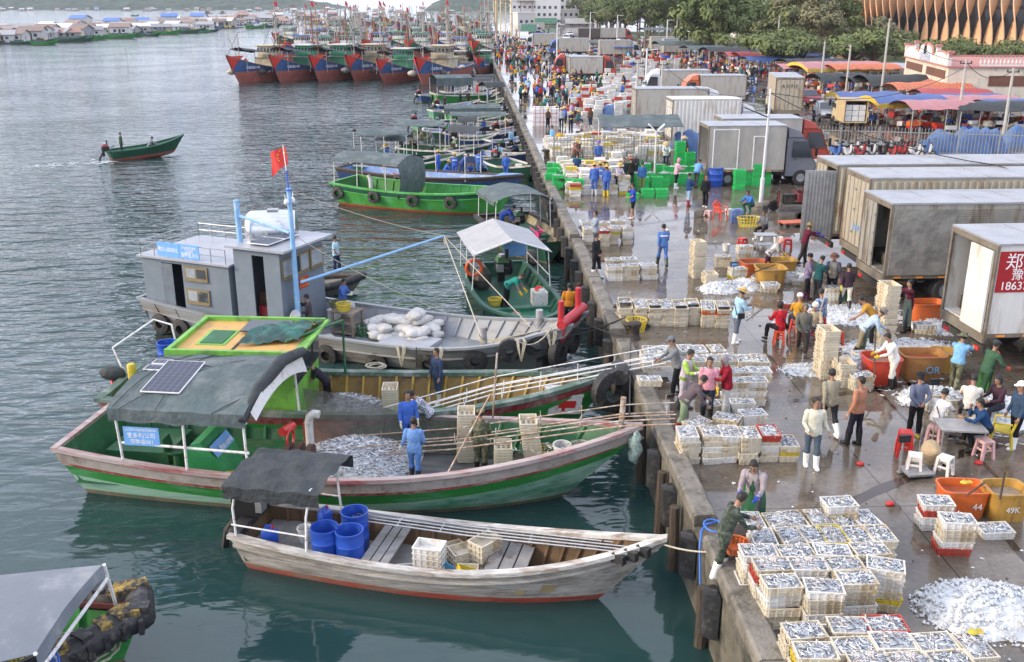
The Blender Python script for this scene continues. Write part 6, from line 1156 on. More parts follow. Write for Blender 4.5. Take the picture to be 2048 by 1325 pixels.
PL=[ # px,py,z,pose,facing,top,bottom,feet,head,apron,gloves,extra,label
(1438,1152,0,'work',5,('long',camod),('trousers',camod),('boots',W_),H0,None,None,None,'man in dark camouflage and white boots leaning over an orange basin'),
(1503,1062,0,'work',-120,('coat','9a8f92'),('trousers','40454a'),('boots',K_),H0,'2b5a3c','2f4fc0',None,'man in grey hoodie, green apron and blue gloves behind front crates'),
(1620,934,0,'relax',-95,('coat','c9c6b4'),('trousers','4a5866'),('boots',W_),H0,None,None,None,'man in open cream jacket and white boots beside the six low stacks'),
(1655,868,0,'walk',100,('coat','99927f'),('trousers','2a2d33'),('boots',W_),H0,None,None,None,'man in khaki grey shirt and white boots seen from behind with a stick'),
(1706,890,0,'relax',125,('long','a5735a'),('trousers','22202c'),('boots','16181a'),H0,None,None,None,'man in tan sweater and dark tracksuit with black boots, seen from behind'),
(1826,874,0,'behind',95,('long','62687c'),('trousers','17171a'),('shoes','b9a23a'),('cap','20242c'),None,None,None,'man in checked blue shirt and dark cap with hands behind his back'),
(1866,880,0,'sitback',35,('short','d8d6d2'),('trousers','9b948a'),('shoes','222222'),H0,None,None,'strap','seated man in white shirt with brown braces, back to the camera'),
(1932,856,0,'sitback',60,('short','cfcac0'),('trousers','34343a'),('shoes','333333'),H0,None,None,None,'seated man in cream T-shirt at the far side of the metal table'),
(1968,900,0,'chin',165,('long','1f3f66'),('trousers','202226'),('shoes','333333'),H0,None,None,None,'seated man in navy sweater with hand on chin, on a pink stool'),
(1990,850,0,'sit',190,('long','45303a'),('trousers','30303a'),('shoes','222222'),('longhair',None),None,None,None,'seated woman with black ponytail and plum top behind the navy sweater man'),
(2024,896,0,'stand',185,('long','33475e'),('trousers','1c1c20'),('boots',W_),('cap','f0f0ee'),None,None,None,'man in white cap and blue shirt standing at the right edge'),
(1962,800,0,'side',15,('coat','3c5a44'),('trousers','2c4a30'),('boots','1a1c1c'),('cap','3a3d44'),'3f6f3c','d8502c',None,'man in green raincoat, long apron and orange gloves reaching into the ice'),
(1906,785,0,'reach',50,('long','79a9cc'),('trousers',camo),('shoes','22221e'),('bucket',camo),None,'d6b22c',None,'worker in sky blue top, camouflage trousers and yellow gloves beside the truck'),
(1783,776,0,'work',185,('coat','e2e0da'),('trousers','d9d5ca'),('boots','1b1a1c'),H0,None,'dcb52c',None,'young man in white hoodie and white trousers stirring the red tub'),
(1716,716,0,'bend2',-15,('long','a9bdd2'),('trousers','8d8168'),('boots','1c1c1c'),('bucket','7d766b'),'1f4a3c',None,None,'worker in pale blue shirt and green apron stooping over crates'),
(1748,692,0,'bend2',160,('short','b98a3c'),('trousers','25262c'),('shoes','222222'),H0,None,None,None,'stooping person in mustard top behind the pale blue shirt worker'),
(1812,664,0,'reachup',180,('long','5a1f33'),('trousers','2a3040'),('boots','16181a'),H0,'3c4c48','d9481f',None,'worker in maroon sweater, apron and orange gloves steadying the tall stack'),
(1690,618,0,'walk',80,('long','3b2c38'),('trousers','c8c2b4'),('boots','16181a'),H0,'2a4a40','d8c02a',None,'worker in plum top and pale trousers walking with a crate to the truck'),
(1611,600,0,'cross',-20,('coat','7b6f88'),('trousers','25242a'),('boots','4a2338'),('beanie','26242c'),None,None,None,'woman in lavender jacket and black beanie with folded arms'),
(1631,606,0,'hold',30,('long','1f4a4c'),('trousers','222428'),('boots','1a1a1c'),H0,None,'e0c42c',None,'man in teal sweater and yellow gloves next to the lavender jacket woman'),
(1660,602,0,'hold',-115,('vest','8d8a80','4b4b5a'),('trousers','2a2a30'),('boots','1a1a1c'),('bucket','6a4a42'),None,None,None,'man in grey vest and brown hat writing on a pad'),
(1603,528,0,'reach',5,('long','5c1c30'),('trousers','33302e'),('boots','16181a'),('bucket','8f7c52'),'3a3c38','2c50c0',None,'man in maroon top and apron pushing the ribbed container door'),
(1530,552,0,'bend2',-10,('short',chk),('trousers','3a1f30'),('boots','1a1a1c'),('scarf','d89a90'),None,'e0b82a',None,'woman in checked shirt and pale headscarf bending over the tubs'),
(1527,478,0,'sit',-140,('coat','666a70'),('trousers','2a2a2e'),('boots',W_),H0,None,None,None,'man in grey jacket seated at the little steel desk'),
(1502,424,0,'squat',-150,('coat','3f74c0'),('trousers','2f5a44'),('boots','2f6a50'),H0,None,None,None,'person in bright blue jacket crouching beside the lamp post'),
(1410,415,0,'stand',-125,('coat','1a1c22'),('trousers','1b1d24'),('shoes','d8d4cc'),H0,None,None,None,'man all in black with pale shoes, standing on the wet quay'),
(1376,413,0,'cross',25,('coat','24406e'),('trousers','93aac4'),('boots','8c1f26'),H0,None,None,None,'man in navy hoodie, pale jeans and red boots'),
(1265,438,0,'face',185,('short','2c46a8'),('shorts','1c1b1e'),('shoes','d8d0c8'),H0,None,None,None,'man in blue polo and black shorts eating from a bowl'),
(1325,532,0,'walk',95,('coat','5478b4'),('trousers','4a70ae'),('boots','2c3a34'),H0,None,None,'band','man in blue overalls with white back stripe walking away alone'),
(1192,556,0,'relax',-40,('coat','25262a'),('trousers','1d1e22'),('boots',W_),H0,None,None,None,'man in black jacket and white boots at the quay edge'),
(1190,502,0,'cross',190,('coat','8f9aa6'),('trousers','5a6068'),('shoes','333333'),H0,None,None,None,'man in pale grey hoodie with folded arms behind the bollard'),
(1470,686,0,'hold',10,('coat','9fc3d6'),('trousers','5f6674'),('boots','f0f0ee'),('straw',None),None,None,'strap','woman in pale blue jacket, straw hat and white boots'),
(1601,708,0,'walk',-105,('coat','66665f'),('trousers','37322f'),('shoes','222222'),('hood','66665f'),None,None,None,'man in hooded grey jacket walking past the seated women'),
(1558,688,0,'sit',105,('coat','b3212c'),('trousers','2a2226'),('shoes','222222'),('longhair',None),None,None,'strap','woman in red jacket seated on an orange stool, back to camera'),
(1594,668,0,'sit',80,('coat','c4902e'),('trousers','34323a'),('shoes','222222'),('beanie','e6e4e4'),None,None,'strap','woman in mustard jacket and white hat seated, back to camera'),
(1622,684,0,'sit',-100,('coat','b8a88c'),('trousers','41587c'),('boots','63304e'),('beanie','dcd8d4'),None,None,None,'woman in beige jacket and white hat seated facing the camera'),
(1640,662,0,'sit',115,('coat',camob),('trousers','3a4250'),('shoes','222222'),H0,None,None,None,'seated man in blue camouflage jacket with his back turned'),
(1352,790,0,'side',190,('coat','777a7c'),('trousers','1f2126'),('shoes','222222'),('cap','6a6c70'),None,None,None,'man in grey and white jacket and grey cap guiding a crate off the slide'),
(1366,818,0,'hold',-35,('vest','b7a9b4','a5c95c'),('trousers','b9b2ba'),('boots','30353c'),H0,None,'d8d8cc',None,'man in lavender vest with lime sleeves'),
(1412,838,0,'stand',-100,('short','cf8f9c'),('trousers','283748'),('boots','1c1e22'),H0,None,'dcbc30',None,'stocky man in pink polo shirt and jeans with yellow gloves'),
(1360,868,0,'bend2',5,('long','5f5357'),('trousers','7f8f74'),('boots','7a1f24'),H0,None,None,None,'man in brown grey shirt, sage trousers and red boots stooping at the kerb'),
(1450,836,0,'hold',175,('coat','8c1c2c'),('trousers','bdbcba'),('boots','b8b8b4'),('hood','8f8a90'),None,None,None,'man in crimson jacket with a grey hood up'),
(877,806,-1.28,'stand',-140,('long','35425e'),('trousers','33465e'),('boots','cfc8b4'),H0,None,None,None,'man in navy shirt standing on the cabin boat below the grey hull'),
(661,818,-1.28,'bend2',190,('short','2c2b33'),('trousers','17171b'),('shoes','222222'),H0,None,None,None,'man in dark shirt stooping over the fish by the lime cabin'),
(818,902,-1.26,'stand',-70,('coat','4268bb'),('trousers','4064b4'),('boots','33353a'),H0,None,'d8cfae',None,'man in blue overalls facing the camera beside the fish heap'),
(831,962,-1.26,'relax',80,('coat','6d92c8'),('trousers','5a80be'),('boots','333840'),H0,None,'dcd8c0',None,'man in pale blue overalls with printed back at the near rail of green boat'),
(866,888,-1.26,'bend2',185,('long',chk2),('trousers',camod),('boots','1a1c1e'),H0,None,None,None,'man in checked shirt bending behind the blue overalls man'),
(962,948,-1.26,'stand',88,('coat',camo),('trousers',camo),('boots','1a1c1e'),('cap',camo),None,'d8d0b8',None,'man in camouflage jacket and cap between the empty crate stacks'),
(SVM@Vector((7.0,-.85,.38)),0,0,'face',185,('long','4a4246'),('trousers','4c4f58'),('shoes','222222'),H0,None,'c9b48a',None,'man in brown grey shirt holding a pale boot by the blue mast'),
(SVM@Vector((6.95,1.4,.38)),0,0,'hold',-20,('coat','4a6cae'),('trousers','4a6cae'),('boots','2a2d30'),H0,None,'d6cfb0',None,'man in blue overalls standing right of the grey wheelhouse'),
(675,549,-1.4,'relax',-15,('short','a3c6d4'),('trousers','2a3450'),('shoes','333333'),H0,None,None,None,'balding man in pale turquoise shirt standing in the inflatable boat'),
(1010,614,-1.3,'bend',-15,('short','2f8a7c'),('trousers','1e2024'),('boots','18191b'),H0,None,'e0b82a',None,'man in turquoise shirt and yellow gloves bending on dark green boat'),
(1137,655,-1.25,'relax',85,('long','c07a28'),('trousers','2a2a2e'),('shoes','222222'),H0,None,None,None,'man in orange shirt seen from behind at the steel bow'),
(1001,466,-1.1,'bend',-10,('coat','2c4a9e'),('trousers','2a468e'),('boots','1c1c1e'),H0,None,None,None,'man in blue overalls bending under the canopy of the hold boat'),
(878,352,-1.28,'stand',170,('coat',BL),('trousers',BL),('boots','333333'),('straw',None),None,None,None,'man in blue overalls and straw hat standing at the left of the crew'),
(889,354,-1.28,'squat',0,('coat','4468b8'),('trousers',BL),('boots','2a2a2e'),('straw',None),None,None,None,'squatting man in blue overalls and straw hat, left of the crew'),
(910,357,-1.28,'stand',85,('coat','3e60b0'),('trousers',BL),('boots','2a2a2e'),('straw',None),None,None,'band','man in striped blue overalls and straw hat with his back turned'),
(923,350,-1.28,'bend2',-20,('coat','5068a4'),('trousers','4a60a0'),('boots','2a2a2e'),H0,None,None,None,'bareheaded man in blue overalls bending in the middle of the crew'),
(941,354,-1.28,'squat',-90,('coat','46609f'),('trousers','46609f'),('boots','2a2a2e'),H0,None,None,None,'squatting man in blue overalls facing the camera'),
(958,352,-1.28,'stand',80,('coat','4a74bc'),('trousers','5a86c4'),('boots','2a2a2e'),H0,None,None,'band','tall man in pale blue overalls with white stripe amid the crew'),
(972,350,-1.28,'squat',170,('coat','6f86ae'),('trousers','20242a'),('boots','2a2a2e'),H0,None,None,None,'squatting man in pale shirt and dark trousers right of the crew'),
(1012,358,-1.15,'stand',-100,('coat','3f68b8'),('trousers','3f68b8'),('boots','2a2a2e'),H0,None,None,None,'man in blue overalls standing alone on the blue bow'),
(999,322,-1.28,'sit',-100,('long','7fb0c8'),('trousers',camo),('boots','cfc070'),H0,None,None,None,'man in pale blue shirt seated on a stool in the dark green boat'),
(822,302,-1.3,'sit',10,('long','6e5a44'),('trousers','2a2a2e'),None,H0,None,None,None,'man in brown seated under the olive canopy'),
(867,302,-1.3,'work',170,('coat','8b8d90'),('trousers','7d8890'),('boots','333333'),('hood','e0e0e0'),None,None,None,'person in grey coat and white hood on the olive canopy boat'),
(957,236,-1.3,'stand',-90,('coat','3a3b42'),('trousers','2a2a2e'),('boots','333333'),('scarf','cf5f9c'),None,None,None,'person with bright pink headscarf on a green boat'),
(920,212,-1.3,'walk',0,('coat','22242a'),('trousers','24262c'),('boots','333333'),H0,None,None,None,'man in black on the small boats, left of two in brown'),
(936,214,-1.3,'stand',-60,('coat','3c3430'),('trousers','2c2a2a'),('boots','333333'),H0,None,None,None,'man in dark brown standing amid the small boats'),
(1153,366,0,'hold',80,('coat','26406a'),('trousers','6a6a6c'),('boots','333333'),H0,None,None,None,'man in navy jacket facing the green crates near the quay edge'),
(1188,391,0,'stand',90,('coat','4a6cb4'),('trousers','4468b0'),('boots',W_),('straw',None),None,None,None,'man in blue overalls, straw hat and white boots by the green crates'),
(1199,386,0,'stand',75,('coat','5878ba'),('trousers','4e70b4'),('boots','333333'),('straw',None),None,None,'band','man in blue overalls half hidden between two straw hatted men'),
(1212,393,0,'stand',95,('coat','4a6cb8'),('trousers','4668b2'),('boots','d8b820'),('straw',None),None,None,None,'man in blue overalls, straw hat and yellow boots by the green crates'),
(1236,386,0,'hold',-60,('coat','c9bcc6'),('trousers','26222c'),('boots','26344a'),('straw',None),None,None,'strap','woman in white cardigan with magenta bag'),
(1246,374,0,'stand',-80,('long','3c4658'),('trousers','24262c'),('boots',W_),H0,None,None,None,'man in slate shirt facing the camera beside the white cardigan woman'),
(1261,376,0,'hold',100,('coat','24241f'),('trousers','3a352c'),('shoes','222222'),('cap','e8622a'),None,None,None,'man in black jacket and orange cap seen from behind'),
(1269,365,0,'hold',-110,('long','2c3038'),('trousers','24262c'),('shoes','222222'),('cap','8d8f92'),None,None,None,'man in dark shirt and grey cap behind the orange cap man'),
(1283,384,0,'stand',100,('coat','3f6aa4'),('shorts','7f9a52'),('shoes','444444'),H0,None,None,None,'man in denim blue jacket and green shorts seen from behind'),
(1351,378,0,'hold',10,('coat','c8a4b2'),('trousers','1d1d22'),('boots',W_),('scarf','d08fae'),None,None,None,'woman in pale pink coat and pink headscarf with white boots'),
(1391,375,0,'bend2',60,('coat','6fa0d4'),('trousers','4a4a4c'),('boots','333333'),H0,None,None,None,'person in sky blue jacket bending over the right green crates'),
(1331,336,0,'work',-100,('coat','c8d4dc'),('trousers','26304a'),('boots','333333'),('cone',None),None,'d8b62a',None,'woman in white and blue jacket and conical hat behind the crates'),
(1366,326,0,'stand',-95,('long','5a4a3c'),('trousers','333333'),('boots','333333'),('cone',None),'2c5a3a','d8b62a',None,'worker in dark green apron and straw hat by the tall green stack'),
(1144,334,0,'work',-20,('long',chkr),('trousers','7d786c'),('boots','333333'),('straw',None),None,None,None,'person in red checked shirt and straw hat at the fence'),
(1153,331,0,'stand',60,('coat','6a5348'),('trousers','4a443c'),('boots','333333'),('cone',None),None,None,None,'person in brown coat and pale hat behind the red checked shirt'),
(1196,336,0,'stand',-90,('coat','4666a8'),('trousers','4666a8'),('boots','333333'),('bucket','7a5cc0'),None,None,None,'person in blue with a purple hat behind the green crates'),
(1206,384,0,'hold',60,('long','8a7452'),('trousers','4a443c'),('boots','333333'),('cone',None),None,None,None,'person in tan checked top and pale conical hat amid the blue overalls'),
(1103,300,0,'stand',20,('coat','6fa9cc'),('trousers','5a5f68'),('boots','333333'),H0,None,None,None,'person in sky blue jacket on the quay edge beyond the fence'),
(1119,306,0,'walk',80,('short','d0a21c'),('shorts','26241f'),('boots',W_),H0,None,None,None,'man in bright yellow top and black shorts beyond the fence'),
(1123,258,0,'stand',85,('long','9aa6b4'),('trousers','26242a'),('boots','333333'),('cone',None),None,None,None,'man in grey shirt and conical hat beside the white foam boxes'),
(1141,264,0,'hold',-80,('coat','26304a'),('trousers','24242a'),('boots','333333'),('straw',None),None,'d8b62a',None,'man in navy jacket with yellow gloves beside the white foam boxes'),
]
for p in PL:
    px,py,z,pose,fc,top,bot,feet,hd,ap,gl,ex,lab=p
    person(px if isinstance(px,Vector) else at(px,py,z),fc,pose,lab,top,bot,feet,hd,ap,gl,ex,.99+.03*((len(lab)*7+fc)%5-2)/2)
q0=SKM@Vector((1.1,.1,.28)); person(q0,20,'stand','man in green coat steering the moving green boat',('coat','3c5540'),('trousers','33403a'),('boots','333333'),H0)
person(SKM@Vector((3.2,-.1,.28)),40,'squat','person in grey crouching in the moving green boat',('coat','7a8286'),('trousers','33403a'),('boots','333333'),H0)
BOTS=['24262c','2e3440','3a3c42','4a4a4c','1d1d22','5a5348','33405a','2a2a2e']
CN={'2c3038':'charcoal','6f8fb0':'grey blue','4a6cb4':'bright blue','5f4638':'brown','3a3c42':'dark grey','a82a30':'red','7d7358':'khaki','4468b8':'blue overalls','8fb4d0':'pale blue','3f6a48':'green','26345a':'navy','5a2030':'maroon'}
for k,(px,py,tc,ps,l) in enumerate(((905,246,'2c3038','stand','by the pale green sampan'),(930,262,'6f8fb0','bend2','near the paired canopies'),(968,276,'4a6cb4','stand','on the narrow blue sampan'),(1018,262,'5f4638','squat','close to the quay fenders'),(890,222,'3a3c42','work','by the timber rail boat'),(975,206,'4a6cb4','stand','near the little dark canopies'),(955,196,'a82a30','stand','under the trawler bows'),(1010,232,'2c3038','bend2','beside the timber rails'),(845,292,'7d7358','sit','under the olive canopy edge'),(780,330,'4468b8','bend2','on the boat behind light green'),(1022,300,'8fb4d0','stand','by the dark green fender boat'),(915,230,'3f6a48','squat','left of the pink scarf'),(905,190,'26345a','stand','by the green canopy house'),(1000,190,'5a2030','stand','near the quay under last bows'),(1035,312,'26345a','squat','right of the seated pale blue man'))): person(at(px,py,-1.25),k*67,ps,'person in %s %s'%(CN[tc],l),('coat',tc),('trousers',BOTS[k%5] if k%3 else tc),('boots','333333'),('straw' if k%3==0 else 'hair',None),group='people working aboard the small boats')
# ---- the dense crowd: one light mesh per person, coloured by object
def crowd_mesh(pose,hat):
    B=figure(pose,.06); J=B['J']; mb=MB(); mb.v=[]; reg=B['reg']; par=B['par']
    def mi(f):
        r=[reg[i] for i in f]; r=max(set(r),key=r.count); i=f[0]
        if r=='torso': return 1 if a_of(B,i)>-.03 else 2
        return {'uarm':1,'farm':1 if par[i]<.75 else 0,'thigh':2,'shin':2 if par[i]<.5 else 3,'foot':3,'head':0}[r]
    HI=B['HM'].inverted()
    for v,n,r in zip(B['V'],B['N'],reg): mb.v.append(tuple(v+n*(.03 if r!='head' else .01)))
    for f in B['F']:
        m=mi(f)
        if m==0 and reg[f[0]]=='head':
            c=HI@B['V'][f[0]]
            if c.z>.05 or c.x<0: m=4
        mb.f.append(f); mb.m.append(m)
    mb.X=B['HM']
    if hat=='straw': mb.lathe([(.235,.045),(.115,.075),(.09,.15),(.03,.165)],n=12,m=5)
    if hat=='cone': mb.lathe([(.25,.02),(.02,.19)],n=12,m=5)
    return mb.mesh('person',[skinm,cloth('888888'),cloth('444444'),cloth('333333'),hairm,strawm],True)
CM=[crowd_mesh(p,h) for p,h in(('stand',None),('walk',None),('hold','straw'),('work','cone'),('stand','straw'),('bend2',None),('cross',None),('sit','straw'),('hold',None))]
TOPS=[('dark grey','3a3c42'),('navy','26345a'),('black','1d1d22'),('red','a82a30'),('pink','c9849c'),('pale blue','8fb4d0'),('white','d4d2cc'),('purple','5a3f70'),('teal','2f6f70'),('mustard','b88f2c'),('green','3f6a48'),('brown','5f4638'),('lilac','a594b8'),('maroon','5a2030'),('khaki','7d7358'),('striped grey','82868c'),('orange','c8602a'),('blue','3f62b0')]
BOTS=['24262c','2e3440','3a3c42','4a4a4c','1d1d22','5a5348','33405a','2a2a2e']
q=random.Random(77); cells=set(); made=0
def crowd(px,py,where):
    global made
    b=at(px,py,0); key=(round(b.x/.62),round(b.y/.62))
    if key in cells or b.x<.8: return False
    cells.add(key); k=q.randrange(len(CM)); tn,tc=q.choice(TOPS); o=ob('person',CM[k]); o.location=b; o.rotation_euler=(0,0,q.uniform(0,6.28)); s=q.uniform(.93,1.04); o.scale=(s,s,s)
    setm(o,1,cloth(tc)); setm(o,2,cloth(q.choice(BOTS))); setm(o,3,cloth(q.choice(('333333','d8d8d4','2a2a2e','c8a820'))))
    hat=', straw hat' if k in(2,4,7) else ', conical hat' if k==3 else ''
    pos=(' standing',' walking',' standing',' leaning',' standing',' stooping',' with folded arms',' seated',' holding something')[k]
    tag(o,'person in %s top%s%s %s'%(tn,hat,pos,where),'person','market crowd on the quay'); made+=1; return True
REG=[(86,[(1002,112),(1120,112),(1235,178),(1026,178)],'in the dense crowd'),(50,[(1028,180),(1150,178),(1190,205),(1045,215)],'at the crowd\'s near side'),(22,[(1150,185),(1270,170),(1275,215),(1150,235)],'near the beige trailer'),(14,[(1080,215),(1200,215),(1210,262),(1090,262)],'beyond the fence'),(34,[(990,90),(1150,88),(1150,115),(1002,118)],'far back in the crowd')]
for cnt,poly,w in REG:
    n=0; tries=0
    while n<cnt and tries<cnt*12:
        tries+=1; u,v=q.random(),q.random(); a=Vector(poly[0]).lerp(Vector(poly[1]),u); b=Vector(poly[3]).lerp(Vector(poly[2]),u); p=a.lerp(b,v)
        n+=crowd(p.x,p.y,w)
# beyond three hundred: one heap of market people
mb=MB(); tmpl=[(me,[tuple(v.co) for v in me.vertices],[tuple(p.vertices) for p in me.polygons],[p.material_index for p in me.polygons]) for me in [CM[0],CM[1],CM[4]]]
cols=[cloth(c) for n_,c in TOPS]; mats=[skinm,hairm,strawm,cloth('24262c')]+cols
for i in range(340):
    if i<80: px,py=q.uniform(1225,1470),q.uniform(98,128)
    elif i<120: px,py=q.uniform(1010,1190),q.uniform(62,96)
    elif i<150: px,py=q.uniform(1420,1530),q.uniform(125,175)
    else: py=q.uniform(72,132); px=933+(py-6)*.434+q.uniform(7,95)
    b=at(px,py,0)
    if b.x<1: continue
    me,vs,fs,ms=tmpl[i%3]; a=q.uniform(0,6.28); base=len(mb.v); c,s=math.cos(a),math.sin(a); cl=4+q.randrange(len(cols))
    mb.v.extend((b.x+x*c-y*s,b.y+x*s+y*c,z) for x,y,z in vs)
    for f,m in zip(fs,ms): mb.f.append(tuple(base+j for j in f)); mb.m.append({0:0,1:cl,2:3,3:3,4:1,5:2}[m])
tag(mb.build('crowd',mats,smooth=True),kind='stuff')
# ================================================================ CRATES, FISH, TUBS, FURNITURE
crm=[mat('crate_white',(.70,.685,.645),.55,var=.1,sc=5,dirt=(.46,.37,.24),dirtamt=.24,dsc=3,objr=.12),mat('crate_stained',(.62,.56,.44),.6,var=.15,sc=4,dirt=(.34,.24,.12),dirtamt=.33,dsc=3,objr=.15),mat('crate_cream',(.64,.58,.45),.55,var=.15,sc=4,dirt=(.36,.26,.14),dirtamt=.3,dsc=4,objr=.1)]
def crate_mb(a=.64,b=.45,h=.165,deep=False):
    mb=MB(); A,B_=a/2,b/2; k=.92; t=.012; n=lambda z:lerp(k,.975,z/h)
    def R(z,s,ins=0): return [(-A*s+ins,-B_*s+ins,z),(A*s-ins,-B_*s+ins,z),(A*s-ins,B_*s-ins,z),(-A*s+ins,B_*s-ins,z)]
    mb.loft([R(0,k),R(h-.03,n(h-.03)),R(h-.03,1.0),R(h,1.01),R(h,1.01,.028),R(.02,k,.022)],cap=(True,True))
    for i in range(-2,3):
        for s in(1,-1):
            mb.beam((i*a*.21,s*B_*k,.004),(i*a*.215,s*(B_*.985),h-.03),.03,.022)
    for i in(-1,0,1):
        for s in(1,-1): mb.beam((s*A*k,i*b*.29,.004),(s*A*.985,i*b*.29,h-.03),.022,.03)
    for s in(1,-1): mb.bx(-A*.97,A*.97,s*(B_*.955)-.008,s*(B_*.955)+.010,h*.42,h*.5)
    if deep:
        for i in range(5):
            for j in range(3): mb.bx(-A*.8+i*a*.16,-A*.8+i*a*.16+.06,-B_*.75+j*b*.27,-B_*.75+j*b*.27+.06,.0205,.022,1)
    return mb
CR=[crate_mb().mesh('crate',[m]) for m in crm]
CRE=crate_mb(deep=True).mesh('crate_empty',[crm[2],mat('crate_hole',(.10,.08,.05),.9)])
CRC={n:crate_mb().mesh('crate_'+n,[m]) for n,m in(('yellow',yel_p),('red',mat('crate_red',(.42,.05,.03),.5,var=.2,dirt=(.25,.06,.04),dirtamt=.3)),('blue',mat('crate_blue',(.10,.32,.52),.5,var=.15)),('green',grn_p),('orange',org_p))}
fishm=[mat('fish_silver',(.78,.79,.80),.35,.0,var=.2,sc=30),mat('fish_grey',(.46,.49,.52),.35,.0,var=.3,sc=30),mat('fish_dark',(.07,.09,.12),.3,.1,var=.3,sc=30),mat('fish_pinkish',(.62,.50,.45),.4,.1,var=.3,sc=30)]
def fish1(mb,p,d,L,up,m):
    d=d.normalized(); u=(up-d*up.dot(d)).normalized(); w=d.cross(u); r=L*.105; b=len(mb.v)
    mb.v.extend(tuple(p+d*L*x+u*(r*y)+w*(r*.62*z)) for x,y,z in((-.5,0,0),(-.2,.8,0),(-.2,0,.9),(-.2,-.8,0),(-.2,0,-.9),(.18,.65,0),(.18,0,.7),(.18,-.65,0),(.18,0,-.7),(.40,0,0),(.53,.55,0),(.53,-.55,0)))
    dk=2 if m!=3 else 1
    for i in range(4):
        j=(i+1)%4; mm=dk if i==0 else m
        mb.f+= [(b,b+1+j,b+1+i),(b+1+i,b+1+j,b+5+j,b+5+i),(b+5+i,b+5+j,b+9)]; mb.m+=[mm]*3
    mb.f.append((b+9,b+10,b+11)); mb.m.append(m)
def fish_mesh(seed,a,b,n,dome,L=.15,pink=.15,z0=.13,fill=True):
    q=random.Random(seed); mb=MB()
    hz=lambda x,y:z0+dome*max(0,(1-(2*x/a)**2))*max(0,(1-(2*y/b)**2))
    if fill: mb.grid(lambda u,v:Vector((lerp(-a/2,a/2,u),lerp(-b/2,b/2,v),hz(lerp(-a/2,a/2,u),lerp(-b/2,b/2,v))-.012)),6,5,1)
    for i in range(n):
        x=q.uniform(-.46,.46)*a; y=q.uniform(-.46,.46)*b; th=q.uniform(0,2*PI); d=Vector((math.cos(th),math.sin(th),q.uniform(-.28,.28))); s=q.random()
        fish1(mb,Vector((x,y,hz(x,y)+q.uniform(-.005,.022))),d,L*q.uniform(.75,1.25),Vector((q.uniform(-1,1),q.uniform(-1,1),q.uniform(-.2,1))),0 if s>.30+pink else 1 if s>pink else 3)
    return mb
FM=[fish_mesh(i,.58,.39,105,.055+.02*(i%3),pink=(.05,.1,.3)[i%3]).mesh('fish',fishm) for i in range(6)]
nst=0
ALLCR=0
def crate(kind,loc,rz,lab,grp,tilt=(0,0),nm='fish_crate'):
    global ALLCR
    me=CR[kind] if isinstance(kind,int) else CRE if kind=='empty' else CRC[kind]
    o=ob(nm,me); o.location=loc; o.rotation_euler=(tilt[0],tilt[1],rz); ALLCR+=1; return tag(o,lab,'crate',grp)
cq=random.Random(31)
PLC=['topmost','second-down','third-down','fourth-down','fifth-down','sixth-down','seventh-down','eighth-down']
def stack(px,py,n,ori='w',where='',kinds=None,fish=True,pitch=.138,rot=0.,tilt=None,jit=.018,ground=0.,grp='white fish crates on the quay',col='',vis=99,nm='fish_crate'):
    """stack of n crates whose top rim centre shows at pixel px,py"""
    global nst; nst+=1
    top=at(px,py,ground+pitch*(n-1)+.165); rz=(0 if ori=='w' else PI/2)+rot
    for i in range(max(0,n-vis),n):
        k=(kinds[i] if kinds and i<len(kinds) else cq.choice((0,)*18+(1,)*18+(2,)*10+('yellow','red'))) if not (kinds and kinds[0]=='all') else kinds[1]
        dx,dy=cq.gauss(0,jit),cq.gauss(0,jit); l=n-1-i; kn=col or ('white' if isinstance(k,int) and k==0 else 'stained' if k==1 else 'cream' if k==2 else 'empty' if k=='empty' else k)
        lab='%s %s crate, %s'%(PLC[l] if l<8 else 'one lower',kn,where) if n>1 else 'single %s crate, %s'%(kn,where)
        tl=(cq.gauss(0,.015),cq.gauss(0,.015)) if i<n-1 or not tilt else tilt
        crate(k,Vector((top.x+dx,top.y+dy,ground+pitch*i)),rz+cq.gauss(0,.05 if n>2 else .1),lab,grp,tl,nm)
        if i==n-1 and fish:
            o=ob('fish_heap',FM[cq.randrange(6)]); o.location=Vector((top.x+dx,top.y+dy,ground+pitch*i)); o.rotation_euler=(tl[0],tl[1],rz+(PI if cq.random()<.5 else 0)); tag(o,'silver fish on top, '+where,'fish','fish heaped in crates')
        elif fish and cq.random()<.3 and n<8:
            o=ob('fish_heap',FM[cq.randrange(6)]); o.location=Vector((top.x+dx,top.y+dy,ground+pitch*i-.02)); o.rotation_euler=(0,0,rz); tag(o,'fish between crates, '+where,'fish','fish heaped in crates')
O=['first','second','third','fourth','fifth','sixth','seventh','eighth','ninth']
B1='in the big block by the camouflage worker'
for i,(x,y) in enumerate(((1504,1040),(1554,1040),(1592,1038),(1638,1036),(1683,1038),(1730,1036))): stack(x,y,4,'d','%s from left, back row of the big front block'%O[i],vis=2)
stack(1682,1003,6,'w','raised above the back row of the big front block',None,True,vis=3)
for i,(x,y) in enumerate(((1523,1073),(1581,1072),(1627,1070),(1668,1069),(1717,1069),(1761,1067))): stack(x,y,5,'d','%s from left, second row of the big front block'%O[i],None if i!=3 else [0,1,2,1,'yellow'],vis=2 if i<5 else 5)
for i,(x,y) in enumerate(((1516,1101),(1592,1103),(1663,1098),(1739,1098))): stack(x,y,6,'w','%s from left, third row of the big front block'%O[i],vis=2 if i else 6)
for i,(x,y,r) in enumerate(((1541,1127,0),(1614,1127,0),(1686,1123,0),(1771,1128,-.35))): stack(x,y,6,'w','%s from left, fourth row of the big front block'%O[i],None,rot=r,vis=6 if i in(0,3) else 2)
